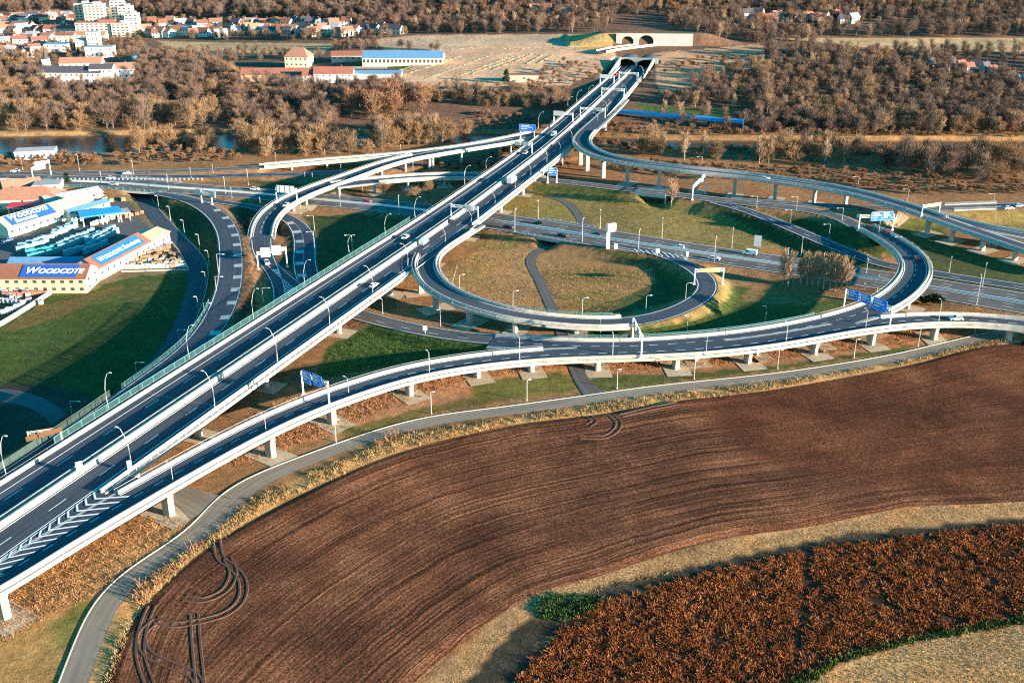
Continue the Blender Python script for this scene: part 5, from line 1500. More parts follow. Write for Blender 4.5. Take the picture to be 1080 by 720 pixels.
def lettered_banner(root_roof, P0, X, Y, w_, h_, mat, lines):
    """a panel lying on a roof slope: P0 lower left corner, X along, Y up the slope"""
    X = np.array(X) / np.linalg.norm(X); Y = np.array(Y) / np.linalg.norm(Y); Z = np.cross(X, Y); Z /= np.linalg.norm(Z)
    q = [P0 + Z * .3, P0 + X * w_ + Z * .3, P0 + X * w_ + Y * h_ + Z * .3, P0 + Y * h_ + Z * .3]
    q2 = [a - Z * .22 for a in q]
    mb = MB(); mb.add(q + q2, [(0, 1, 2, 3), (0, 4, 5, 1), (1, 5, 6, 2), (2, 6, 7, 3), (3, 7, 4, 0)])
    b = mb.obj('roof_banner', M[mat], root_roof)
    for (txt, size, x, y) in lines:
        letters(txt, size, P0 + X * x + Y * y + Z * .32, X, Y, 'letter', b)

# ------------------------------------------------------------------ the building yard
yd = MB()
ypix = [(-260, 250), (-40, 232), (60, 214), (120, 206), (134, 206), (160, 240), (168, 256), (104, 296), (92, 309), (-40, 318), (-260, 330)]
yp = [drop(u, v) for u, v in ypix]
me_ = MB(); cen = np.mean(yp, 0)
# sheet following the ground
XS = np.linspace(min(p[0] for p in yp), max(p[0] for p in yp), 60); YS = np.linspace(min(p[1] for p in yp), max(p[1] for p in yp), 60)
xx, yy = np.meshgrid(XS, YS); uu, vv = proj(xx, yy, gz(xx.ravel(), yy.ravel()).reshape(xx.shape)); inn = inpoly(uu, vv, ypix)
zz = gz(xx.ravel(), yy.ravel()).reshape(xx.shape) + .1
Vq = np.stack([xx, yy, zz], -1).reshape(-1, 3); id_ = np.arange(3600).reshape(60, 60)
cells = inn[:-1, :-1] & inn[1:, 1:] & inn[:-1, 1:] & inn[1:, :-1]
Fq = np.stack([id_[:-1, :-1], id_[:-1, 1:], id_[1:, 1:], id_[1:, :-1]], -1)[cells]
raw_obj('yard_pavement', Vq, Fq, M['asphalt_yard'], kind='structure')

ctr = np.array([-193.0, 396.5])
L1 = 62.0
front_r = drop(92, 309); x_r, y_f = front_r[0], front_r[1]
rt = gable_house('yard_building', 'long yellow building with brown roof and blue banner reading WOODCOTE only', (x_r - 31, y_f + 7, 0), 62, 14, 6.2, 3.6, 0.0, 'wall_yellow', 'tile_brown', 17, 2, False, 'shop building', wsize=(1.5, 1.2))
rf = [c for c in KIDS[rt.name] if c.name.startswith('roof')][0]
sl_ = np.array([0, 7.5, 3.6 + 3.6 / 7 * .5]); 
lettered_banner(rf, np.array([x_r - 26.0, y_f + .3, 6.2 + .32]), (1, 0, 0), (0, 7, 3.6), 22.5, 6.6, 'banner', [([('W', 1.3), ('OODCOTE', 1.0)], 3.55, 1.4, 1.9)])
p0 = np.array([x_r - 5.5, y_f + 14.3, 0]); p1 = drop(167, 256)
ax = p1 - p0; L2 = float(np.linalg.norm(ax[:2])); az = math.atan2(ax[1], ax[0])
cs2, sn2 = math.cos(az), math.sin(az)
mid = p0 + ax / 2
LW = L2
cw = np.array([p0[0] + 5.5, p0[1], 0]); nx_, ny_ = -sn2, cs2     # left normal of the wing axis
rt = gable_house('yard_building', 'white walled wing with light blue roof banner WOODCOTE Stavebniny beside the local road', (cw[0] + cs2 * L2 * .36 + nx_ * 6, cw[1] + sn2 * L2 * .36 + ny_ * 6, 0), L2 * .72, 12, 5.2, 3.4, az, 'wall_white', 'tile_brown', 9, 1, False, 'shop building', over=.4)
rf = [c for c in KIDS[rt.name] if c.name.startswith('roof')][0]
P0 = np.array([cw[0] + cs2 * 3.2 + nx_ * .5, cw[1] + sn2 * 3.2 + ny_ * .5, 5.2 + .42])
lettered_banner(rf, P0, (cs2, sn2, 0), (nx_ * 6, ny_ * 6, 3.4), L2 * .6, 5.6, 'banner_light', [([('W', 1.25), ('OODCOTE', 1.0), (' S', 1.25), ('tavebniny', 1.05)], 2.5, .8, 1.6)])
gable_house('yard_shed', 'tan sheet roofed shed at the far end of the white wing', (cw[0] + cs2 * L2 * .87 + nx_ * 6.5, cw[1] + sn2 * L2 * .87 + ny_ * 6.5, 0), L2 * .27, 13, 5.2, 1.6, az, 'wall_white', 'roof_tan', 4, 1, False, 'shed')
a0, a1 = drop(10, 251), drop(97, 224)
ax = a1 - a0; L3 = float(np.linalg.norm(ax[:2])); az = math.atan2(ax[1], ax[0]); c3, s3 = math.cos(az), math.sin(az)
rt = gable_house('yard_building', 'pale green hall with blue roof banner WOODCOTE Stavebniny at the back of the yard', (a0[0] + c3 * L3 / 2 - s3 * 6.5, a0[1] + s3 * L3 / 2 + c3 * 6.5, 0), L3, 13, 4.6, 3.8, az, 'wall_pale', 'roof_tan', 12, 1, False, 'shop building')
rf = [c for c in KIDS[rt.name] if c.name.startswith('roof')][0]
lettered_banner(rf, np.array([a0[0] + c3 * 3.0 - s3 * .4, a0[1] + s3 * 3.0 + c3 * .4, 4.6 + .42]), (c3, s3, 0), (-s3 * 6.5, c3 * 6.5, 3.8), L3 * .52, 6.4, 'banner', [([('W', 1.3), ('OODCOTE', 1.0)], 3.3, .8, 3.4), ([('S', 1.2), ('tavebniny', 1.0)], 2.7, 2.6, .8)])
def bld(u, v, L, D, h, rh, rz, label, wall, roof, name='house', cat='house', **k):
    c = drop(u, v); return gable_house(name, label, (c[0], c[1], c[2]), L, D, h, rh, rz, wall, roof, cat=cat, **k)
bld(30, 216, 34, 16, 5, 4.2, .12, 'wide house with a hipped orange tiled roof behind the building yard', 'wall_cream', 'tile_orange', hip=.9)
bld(4, 206, 16, 10, 5, 3, .3, 'orange roofed house at the left edge behind the yard', 'wall_cream', 'tile_orange')
bld(24, 202, 18, 8, 4, 2.6, .55, 'narrow orange roofed house by the far left gantry', 'wall_cream', 'tile_orange')
bld(52, 203, 13, 11, 5, 0, .2, 'pale flat roofed house beside the orange hipped roof', 'wall_white', 'roof_grey', chim=False)
bld(76, 214, 28, 13, 4.5, 1.6, .75, 'grey sheet roofed hall with yellow walls behind the yard', 'wall_yellow', 'roof_grey', name='yard_shed', cat='shed', chim=False)
bld(92, 226, 24, 6, 4, 1.0, az, 'low green roofed shed next to the pale green hall', 'wall_pale', 'roof_blue', name='yard_shed', cat='shed', chim=False)
bld(52, 284, 30, 7, 4.0, 1.4, 0.02, 'low blue roofed open shed right behind the long yellow building', 'wall_white', 'roof_blue', name='yard_shed', cat='shed', chim=False)
def canopy(label, u, v, L, D, h, rz, roof, posts=6):
    c = drop(u, v); root = thing('canopy', label, 'canopy', c)
    cs, sn = math.cos(rz), math.sin(rz)
    mb = MB(); mb.box((c[0], c[1], c[2] + h), (L, D, .5), rz); mb.obj('roof', M[roof], root)
    for sx_ in (-.45, 0, .45):
        for s_ in (-.42, .42):
            x, y = sx_ * L, s_ * D
            mb = MB(); mb.box((c[0] + x * cs - y * sn, c[1] + x * sn + y * cs, c[2] + h / 2 - .2), (.4, .4, h), rz); mb.obj('post', M['white_metal'], root)
    return c
canopy('bright red flat canopy in the yard behind the pale green hall', 28, 226, 15, 9, 5, .15, 'roof_redflat')
canopy('bright blue flat canopy over stacked boards in the middle of the yard', 107, 234, 19, 12, 5, .5, 'roof_cyan')
canopy('pale canopy beside the bright blue one', 124, 232, 12, 9, 4, .5, 'roof_grey')

# goods
def pallet(label, p, size, mat, rz, group, wood=True):
    root = thing('pallet_stack', label, 'pallet', p, rz, group)
    mb = MB()
    l = np.array([0, 0, 0])
    for y in (-.4, 0, .4): mb.box((p[0], p[1] + y * size[1], p[2] + .08), (size[0], .12, .14))
    mb.box((p[0], p[1], p[2] + .18), (size[0], size[1], .05))
    mb.obj('pallet_base', M['wood'], root)
    mb = MB()
    n_ = 3
    for k in range(n_):
        hh = size[2] / n_
        mb.box((p[0] + rnd.uniform(-.03, .03), p[1] + rnd.uniform(-.03, .03), p[2] + .21 + hh * (k + .5)), (size[0] * rnd.uniform(.9, .97), size[1] * rnd.uniform(.9, .97), hh * .97))
    mb.obj('load', M[mat], root)
    return root
pr = {}
def goods(pix, mat, size, rz, label, group, jit=.25):
    key = (mat, size)
    for k, (u, v) in enumerate(pix):
        p = drop(u, v); p[2] += .1
        s = rnd.uniform(.85, 1.12)
        if key not in pr: pr[key] = pallet(label, p, size, mat, rz, group)
        else: dup(pr[key], p, rz + rnd.uniform(-.1, .1), label, group, (s, s, rnd.uniform(.8, 1.15)))
line = lambda a, b, n: [(a[0] + (b[0] - a[0]) * k / max(1, n - 1), a[1] + (b[1] - a[1]) * k / max(1, n - 1)) for k in range(n)]
W_ = 'pale blue wrapped pallet stack in a long row on the open yard'
for a, b, n_ in (((58, 247), (80, 237), 9), ((57, 250), (80, 240), 9), ((62, 260), (98, 246), 13), ((64, 264), (104, 249), 14), ((92, 258), (120, 243), 11), ((94, 262), (124, 246), 11), ((70, 270), (88, 264), 8), ((90, 268), (112, 259), 9), ((22, 262), (55, 252), 9), ((20, 266), (50, 257), 8)):
    goods(line(a, b, n_), 'wrap', (2.2, 1.8, 2.3), .5, W_, 'wrapped pallet stacks on the open yard')
goods(line((30, 268), (60, 263), 8) + line((32, 272), (61, 267), 8), 'wrap_teal', (2.4, 2.0, 2.0), .5, 'teal wrapped pallet stack in the double row behind the yellow building', 'teal pallet stacks')
goods(line((-8, 318), (25, 322), 8) + line((4, 332), (24, 324), 8) + line((-6, 309), (50, 308), 10), 'wrap_white', (1.8, 1.5, 1.7), .1, 'white wrapped pallet stack by the wall in front of the yellow building', 'white pallet stacks before the yellow building')
goods(line((6, 313), (48, 312), 9), 'brickred', (1.8, 1.5, 1.8), .1, 'red brick pallet stack among the white ones in front of the yellow building', 'brick stacks before the yellow building')
M['wrap_grey'] = plain('grey_stone_stack', (.3, .31, .34), .8, .25, 2, obj=True)
goods(line((130, 284), (195, 282), 16) + line((134, 279), (190, 276), 10), 'wrap_white', (1.8, 1.4, 1.7), .2, 'white pallet stack in the paving store beside the white wing', 'white stacks in the paving store')
goods(line((140, 275), (186, 270), 10) + line((150, 270), (178, 262), 6), 'brickred', (2.0, 1.6, 1.5), .2, 'red paving stack in the paving store beside the white wing', 'red stacks in the paving store')
goods(line((128, 281), (192, 279), 13) + line((165, 266), (180, 258), 5), 'wrap_grey', (1.8, 1.4, 1.4), .2, 'grey paving stack in the paving store beside the white wing', 'grey stacks in the paving store')
goods(line((98, 238), (122, 230), 9), 'wrap_white', (2.4, 1.4, 1.6), .5, 'white board stack under and beside the bright blue canopy', 'board stacks by the blue canopy')
goods(line((128, 231), (150, 225), 5), 'brickred', (2.0, 1.8, 1.4), .5, 'red stack at the yard edge next to the local road', 'red stacks by the local road')
for sd_ in range(4):
    goods([(132 + rnd.uniform(0, 62), 284 - rnd.uniform(0, 16)) for _ in range(9)], 'wood', (1.9, 1.6, 1.9), .2, 'pale wooden crate stack in the paving store beside the white wing', 'crates in the paving store')
goods([(rnd.uniform(4, 44), rnd.uniform(309, 322)) for _ in range(14)], 'wrap_grey', (1.8, 1.5, 1.6), .1, 'grey stone stack in front of the yellow building', 'grey stacks before the yellow building')
goods([(rnd.uniform(98, 132), rnd.uniform(212, 232)) for _ in range(12)], 'wood', (2.2, 1.6, 1.6), .4, 'timber stack in the rear corner of the yard', 'timber stacks in the rear corner of the yard')
# parked cars and small machine
for k, (u, v, c_, lab) in enumerate(((6, 231, 'car_blue', 'blue car parked left of the red canopy'), (4, 238, 'car_silver', 'silver car parked at the left edge of the yard'), (14, 236, 'car_dark', 'dark car parked between canopy and pale green hall'), (96, 210, 'car_silver', 'silver car parked behind the yard near the highway railing'), (103, 213, 'car_dark', 'dark car parked in the rear corner of the yard'), (110, 210, 'car_white', 'white car parked in the rear corner of the yard'), (10, 242, 'car_white', 'white car parked at the gable of the pale green hall'), (2, 246, 'car_red', 'red car parked at the left picture edge of the yard'), (16, 229, 'car_silver', 'silver car parked under the red canopy edge'), (-2, 226, 'car_dark', 'dark car parked behind the red canopy'), (8, 255, 'car_blue', 'blue car parked in front of the pale green hall'))):
    car(lab, drop(u, v) + np.array([0, 0, .12]), .4 + k, c_)
p = drop(118, 282); p2 = drop(122, 286)
root = thing('wheel_loader', 'yellow loader standing at the corner of the paving store', 'loader', p)
mb = MB(); mb.box((p[0], p[1], p[2] + 1.5), (4.2, 2.2, 1.4)); mb.obj('body', M['yellow_mach'], root)
mb = MB(); mb.box((p[0] - .4, p[1], p[2] + 2.8), (1.7, 1.8, 1.5), 0, .85); mb.obj('cab', M['car_glass'], root)
mb = MB(); mb.box((p[0] + 3.2, p[1], p[2] + .9), (1.2, 2.6, 1.2), 0, .7); mb.obj('bucket', M['yellow_mach'], root)
for x in (-1.4, 1.5):
    for y in (-1.1, 1.1):
        mb = MB(); mb.tube([(p[0] + x, p[1] + y - .25, p[2] + .8), (p[0] + x, p[1] + y + .25, p[2] + .8)], .8, 12); mb.obj('wheel', M['tyre'], root)
# low boundary walls of the yard
def wall_line(label, pix, h=1.2, t=.4, mat='concrete', name='boundary_wall', cat='wall'):
    pts = np.array([drop(u, v) for u, v in pix]); D = catmull(pts, 6)
    T_ = np.gradient(D[:, :2], axis=0); T_ /= np.linalg.norm(T_, axis=1)[:, None]; R_ = np.stack([T_[:, 1], -T_[:, 0]], 1)
    D[:, 2] = gz(D[:, 0], D[:, 1])
    mb = MB(); mb.sweep(D, R_, [(-t / 2, -.4), (-t / 2, h), (t / 2, h), (t / 2, -.4)])
    return tag(mb.obj(name, M[mat]), label, cat)
wall_line('pale boundary wall slanting away from the yellow building at the left edge', [(-10, 348), (0, 344), (28, 327), (54, 310)], 1.8, .5)
wall_line('low pale wall in front of the paving store by the lawn', [(128, 287), (160, 286), (199, 285)], .6, .3, 'concrete_grey')
wall_line('stone edge of the local road beside the paving store', [(170, 248), (186, 262), (199, 284)], .8, .4, 'concrete_grey')

wall_line('long pale wall along the edge of the plain left of the tunnel', [(395, 93), (440, 95), (500, 95.5), (560, 97)], 1.6, .6)
wall_line('short pale wall below the farm range on the plain', [(338, 73), (372, 72.5), (408, 72.5)], 1.6, .6)
# ------------------------------------------------------------------ the town
ROOFN = {'tile_red': 'red roofed', 'tile_orange': 'orange roofed', 'tile_brown': 'brown roofed', 'tile_dark': 'dark roofed', 'roof_grey': 'grey roofed', 'roof_blue': 'blue roofed'}
WALLN = {'wall_white': 'white', 'wall_cream': 'cream', 'wall_grey': 'grey', 'wall_pink': 'pink', 'wall_yellow': 'yellow'}
def houses(rows, where, group):
    cnt = {}
    for (u, v, L, D, h, rh, rz, wall, roof) in rows:
        k = (WALLN[wall], ROOFN[roof]); cnt.setdefault(k, 0)
        o = ORD[min(cnt[k], 29)]; cnt[k] += 1
        c = drop(u, v)
        tot = sum(1 for r in rows if (WALLN[r[7]], ROOFN[r[8]]) == k)
        lab = '%s %s house %s' % (k[0], k[1], where) + ('' if tot == 1 else ', %s from the left' % o)
        gable_house('town_house', lab, (c[0], c[1], c[2]), L, D, h, rh, rz, wall, roof, 3, 2, True, 'house', group)
hr = random.Random(5)
def auto(row, n, roofs, walls, jitter=1.5, big=1.0):
    out = []
    for k in range(n):
        t = (k + hr.uniform(.2, .8)) / n
        u = row[0][0] + (row[1][0] - row[0][0]) * t; v = row[0][1] + (row[1][1] - row[0][1]) * t + hr.uniform(-jitter, jitter)
        out.append((u, v, hr.uniform(8.5, 13) * big, hr.uniform(7.5, 9.5) * big, hr.uniform(4.6, 6.6) * big, hr.uniform(2.6, 4), hr.uniform(-.7, .7), hr.choice(walls), hr.choice(roofs)))
    return sorted(out)
W3 = ['wall_white', 'wall_white', 'wall_cream', 'wall_cream', 'wall_pink', 'wall_grey']
R4 = ['tile_red', 'tile_orange', 'tile_orange', 'tile_brown', 'tile_dark', 'roof_grey']
houses(auto(((240, 35), (375, 37)), 22, R4, W3, 1.6), 'in the front row above the tan field', 'houses above the tan field')
houses(auto(((246, 28), (368, 29)), 20, R4, W3, 1.6), 'in the back row under the wooded hill', 'houses under the wooded hill')
houses(auto(((150, 38), (238, 38)), 14, R4, W3, 2.4), 'between the tower blocks and the tan field', 'houses right of the tower blocks')
houses(auto(((158, 27), (236, 30)), 8, R4, W3, 1.5), 'at the wood edge beyond the towers', 'houses at the wood edge')
houses(auto(((-14, 60), (44, 58)), 13, R4, W3, 3), 'in the lowest town row', 'houses in the lowest town row')
houses(auto(((-14, 48), (58, 46)), 15, R4, W3, 3, 1.1), 'in the second town row from below', 'houses in the second town row')
houses(auto(((-14, 36), (80, 33)), 21, R4, W3, 3, 1.1), 'in the third town row from below', 'houses in the third town row')
houses(auto(((-14, 25), (84, 22)), 19, R4, W3, 2.5, 1.1), 'in the uppermost town row', 'houses in the uppermost town row')
houses(auto(((380, 33), (425, 36)), 5, R4, W3, 1.0), 'at the right end of the village', 'houses at the right end of the village')
houses(auto(((785, 20), (905, 24)), 12, R4, W3, 3), 'among the trees of the right hillside', 'houses on the right hillside')
houses(auto(((1000, 70), (1078, 84)), 9, ['tile_dark', 'roof_grey', 'tile_red'], W3, 5, .6), 'in the cabin colony at the far right', 'cabins at the far right')
houses(auto(((955, 68), (1000, 76)), 3, ['tile_dark', 'roof_grey', 'tile_red'], W3, 3, .6), 'just left of the far right cabin colony', 'cabins on the slope')
houses(auto(((560, 14), (610, 14)), 4, R4, W3, 1), 'high on the wooded hill in the middle', 'houses high on the hill')

def tower(label, u, v, w_, d, h, rz, roof='roof_grey', nx_=6, nz=10, wall='wall_cream', step=0):
    c = drop(u, v); root = thing('tower_block', label, 'apartment block', c)
    cs, sn = math.cos(rz), math.sin(rz)
    Wp = lambda x, y, z: (c[0] + x * cs - y * sn, c[1] + x * sn + y * cs, c[2] + z)
    mb = MB(); mb.box(Wp(0, 0, h / 2 - 1.5), (w_, d, h + 3), rz)
    mb.obj('wall', M[wall], root)
    mb = MB(); mb.box(Wp(0, 0, h + .4), (w_ + .4, d + .4, .8), rz); mb.box(Wp(w_ * .15, 0, h + 1.8), (w_ * .35, d * .5, 2.2), rz); mb.obj('roof', M[roof], root)
    me = None
    for k in range(nx_):
        for j in range(nz):
            x = (k + .5) / nx_ * w_ - w_ / 2; z = (j + .6) / nz * h
            mb = MB(); mb.box(Wp(x, -d / 2 - .03, z), (w_ / nx_ * .5, .12, h / nz * .48), rz); mb.obj('window', M['window'], root)
    return root
tower('tallest stepped cream tower block of the left group, first from the left', 92, 33, 16, 14, 28, .12, nx_=4, nz=10)
tower('broad cream tower block second from the left in the group', 104, 35, 20, 14, 29, .12, nx_=5, nz=10)
tower('cream tower block third from the left with a recess beside it', 116, 33, 16, 14, 24, .12, nx_=4, nz=9)
tower('slim white tower block with the highest roof of the right group', 128, 33, 13, 14, 31, .12, nx_=3, nz=11, wall='wall_white')
tower('cream tower block between the slim white tower and the end block', 136, 34, 14, 14, 26, .12, nx_=3, nz=9)
tower('end tower block at the right of the group', 142, 37, 13, 14, 21, .12, nx_=3, nz=8)
tower('lower pale block with a red roof in front of the towers', 108, 38.5, 48, 13, 14, .06, 'tile_red', 10, 5, 'wall_pale')
tower('lower cream block at the right end in front of the towers', 130, 38.5, 18, 13, 13, .06, 'roof_grey', 4, 5)
bld(92, 43, 40, 12, 6, 3, .03, 'long low orange roofed building below the tower blocks', 'wall_cream', 'tile_orange', name='school_building', cat='building', nwin=8)
bld(58, 44.5, 42, 12, 7, 2, .03, 'long brown roofed building left of the orange roofed one', 'wall_cream', 'tile_brown', name='school_building', cat='building', nwin=8)
bld(66, 37, 34, 13, 7, 3, .02, 'red roofed white hall in front of the upper town', 'wall_white', 'tile_red', name='town_hall_building', cat='building', nwin=6)
bld(62, 54, 22, 14, 7, 0, .05, 'pale blue flat roofed building among the dark conifers', 'wall_grey', 'roof_blue', name='flat_building', cat='building', chim=False)
bld(107, 60, 24, 14, 9, 0, .1, 'white flat roofed building with a taller block behind it', 'wall_white', 'roof_grey', name='flat_building', cat='building', chim=False, nwin=6)
bld(101, 53, 11, 10, 17, 0, .1, 'tall narrow white block behind the white flat roofed building', 'wall_white', 'roof_grey', name='flat_building', cat='building', chim=False, nwin=3, storeys=4)
bld(90, 53, 14, 10, 9, 2, .1, 'pale green building left of the tall narrow white block', 'wall_cream', 'roof_grey', name='flat_building', cat='building', chim=False)
bld(158, 62, 30, 8, 4, 0, .45, 'low white sheet roofed shed among bushes right of the white manor', 'wall_white', 'roof_grey', name='flat_building', cat='building', chim=False)
bld(78, 87, 52, 14, 9, 4, -.04, 'long white manor wing with a dark roof facing the river wood', 'wall_white', 'tile_dark', name='manor_house', cat='manor', nwin=12)
bld(88, 77, 34, 12, 9, 4, .12, 'orange roofed manor wing behind the dark roofed one', 'wall_white', 'tile_orange', name='manor_house', cat='manor', nwin=6)
bld(110, 86, 18, 13, 11, 3, .1, 'white manor gable block with a dark roof in the middle', 'wall_white', 'tile_dark', name='manor_house', cat='manor', nwin=4)
bld(128, 82, 24, 13, 8, 4, .25, 'red roofed right wing of the white manor', 'wall_white', 'tile_orange', name='manor_house', cat='manor', nwin=5)
c = drop(51, 80); root = thing('church_tower', 'slim white church tower with a pointed spire left of the manor', 'church tower', c)
mb = MB(); mb.box((c[0], c[1], c[2] + 6.5), (5, 5, 15)); mb.obj('tower_wall', M['wall_white'], root)
mb = MB(); mb.tube([(c[0], c[1], c[2] + 14), (c[0], c[1], c[2] + 16), (c[0], c[1], c[2] + 18), (c[0], c[1], c[2] + 23)], [3.4, 1.6, 1.5, .1], 8); mb.obj('spire', M['tile_dark'], root)
bld(426, 67, 66, 20, 6, 4.2, -.02, 'very long blue roofed riding hall with cream walls on a green lawn', 'wall_cream', 'roof_blue', name='long_hall', cat='hall', nwin=20, storeys=1, chim=False, wsize=(1.8, 2.6))
bld(373, 64, 36, 10, 5, 3, .04, 'low reddish farm wing left of the blue roofed hall', 'wall_pink', 'tile_brown', name='farm_building', cat='farm building', nwin=7, storeys=1)
bld(387, 63, 10, 9, 5, 2, .0, 'small pale blue annex between farm wing and blue roofed hall', 'wall_white', 'roof_blue', name='farm_building', cat='farm building', storeys=1, chim=False)
bld(316, 70, 20, 15, 9, 6, -.15, 'big farmhouse with a steep orange hipped roof', 'wall_cream', 'tile_orange', name='farm_house', cat='farmhouse', hip=.7, nwin=5)
bld(292, 84, 54, 11, 5, 4, .02, 'long red roofed farm range along the bare wood', 'wall_pink', 'tile_red', name='farm_building', cat='farm building', nwin=8, storeys=1)
bld(330, 87, 14, 10, 6, 4, .02, 'short red roofed farm range with a white gable', 'wall_white', 'tile_red', name='farm_building', cat='farm building')
bld(353, 86, 30, 12, 7, 4.2, .02, 'white farmhouse with a broad red roof', 'wall_white', 'tile_red', name='farm_house', cat='farmhouse', nwin=6)
bld(396, 82, 42, 10, 4, 1.5, -.02, 'low blue grey shed behind the bare trees right of the farm', 'wall_grey', 'roof_blue', name='farm_building', cat='farm building', storeys=1, chim=False)
bld(39, 166, 22, 11, 4.5, 0, .22, 'flat roofed white boat house alone among the bushes by the river', 'wall_white', 'roof_grey', name='boat_house', cat='building', chim=False, nwin=6, storeys=1)
bld(553, 86, 22, 5, 5, 0, -.05, 'brown square earth bunker with a dark opening left of the tunnel', 'wall_pink', 'tile_brown', name='stone_bunker', cat='bunker', chim=False, nwin=1, storeys=1)
# long blue pipe bridge across the bank on the right of the main viaduct
pa, pb = drop(652, 130), drop(790, 138)
root = thing('pipe_bridge', 'long bright blue covered pipe bridge on thin posts beyond the river', 'pipe bridge', pa)
A_ = at(650, 117.5, 7.5); B_ = at(784, 128.5, 7.0)
mb = MB(); n_ = 24; PP = np.array([A_ + (B_ - A_) * k / n_ for k in range(n_ + 1)]); d_ = (B_ - A_)[:2]; d_ /= np.linalg.norm(d_); RR = np.tile([d_[1], -d_[0]], (n_ + 1, 1))
mb.sweep(PP, RR, [(-1.4, -1.2), (-1.4, 1.0), (0, 1.7), (1.4, 1.0), (1.4, -1.2)]); mb.obj('pipe_casing', M['roof_cyan'], root)
for k in range(0, n_ + 1, 3):
    mb = MB(); z = float(gz(PP[k][0], PP[k][1])[0]); mb.tube([(PP[k][0], PP[k][1], z - .5), (PP[k][0], PP[k][1], PP[k][2] - 1)], .3, 5); mb.obj('post', M['concrete_grey'], root)
# ------------------------------------------------------------------ ploughed field
pairs = [((1300, 300), (1320, 500)), ((1140, 352), (1160, 522)), ((1035, 366), (1040, 531)), ((960, 385), (960, 535)), ((810, 412), (850, 556)), ((715, 423), (770, 567)), ((640, 436), (715, 580)), ((540, 449), (640, 605)), ((420, 478), (560, 630)),
         ((330, 516), (500, 668)), ((230, 571), (420, 737)), ((170, 621), (350, 800)), ((136, 662), (300, 850)), ((110, 722), (240, 920)), ((85, 800), (180, 990))]
up_ = catmull([at(*a) for a, b in pairs], 26); lo_ = catmull([at(*b) for a, b in pairs], 26)
n_ = 330; m_ = 90
Up = r_(up_, n_); Lo = r_(lo_, n_)
s_ = np.linspace(0, 1, m_)[None, :, None]
G = Up[:, None, :] * (1 - s_) + Lo[:, None, :] * s_
along = np.concatenate([[0], np.cumsum(np.linalg.norm(np.diff((Up + Lo) / 2, axis=0), axis=1))])
wid = np.linalg.norm((Lo - Up)[:, :2], axis=1)
FU = np.tile(np.linspace(0, 1, m_)[None, :] * 92.0, (n_, 1))
dE = np.linspace(0, 1, m_)[None, :] * wid[:, None]
AL = np.tile(along[:, None], (1, m_))
# turning strip along the edge at the near left
PV = np.array([np.array([*at(u, v)[:2]]) for u, v in ((280, 538), (200, 593), (170, 621), (138, 660), (112, 720), (90, 800))])
Dp = catmull(np.c_[PV, np.zeros(len(PV))], 20)[:, :2]
flat = G.reshape(-1, 3)
dist = np.min(np.hypot(flat[:, 0:1] - Dp[None, :, 0], flat[:, 1:2] - Dp[None, :, 1]), axis=1).reshape(n_, m_)
uu, vv = proj(flat[:, 0], flat[:, 1], flat[:, 2])
head = (inpoly(uu, vv, [(90, 800), (112, 712), (150, 640), (195, 610), (215, 640), (205, 680), (215, 760), (200, 820)])).astype(float).reshape(n_, m_)
und = .22 * np.sin(flat[:, 0] * .05 + flat[:, 1] * .02) + .16 * np.sin(flat[:, 1] * .07 - flat[:, 0] * .03)
FU = FU + .6 * np.sin(AL * .02 + FU * .05)
z_ = und.reshape(n_, m_) + .35 + np.where(dE < 2, 0, 0)
edge_fade = np.minimum(np.minimum(np.arange(m_), np.arange(m_)[::-1])[None, :] / 3.0, 1)
z_ = z_ * edge_fade + .08
flat = flat.copy(); flat[:, 2] = z_.reshape(-1)
id_ = np.arange(n_ * m_).reshape(n_, m_)
Ff = np.stack([id_[:-1, :-1], id_[1:, :-1], id_[1:, 1:], id_[:-1, 1:]], -1).reshape(-1, 4)
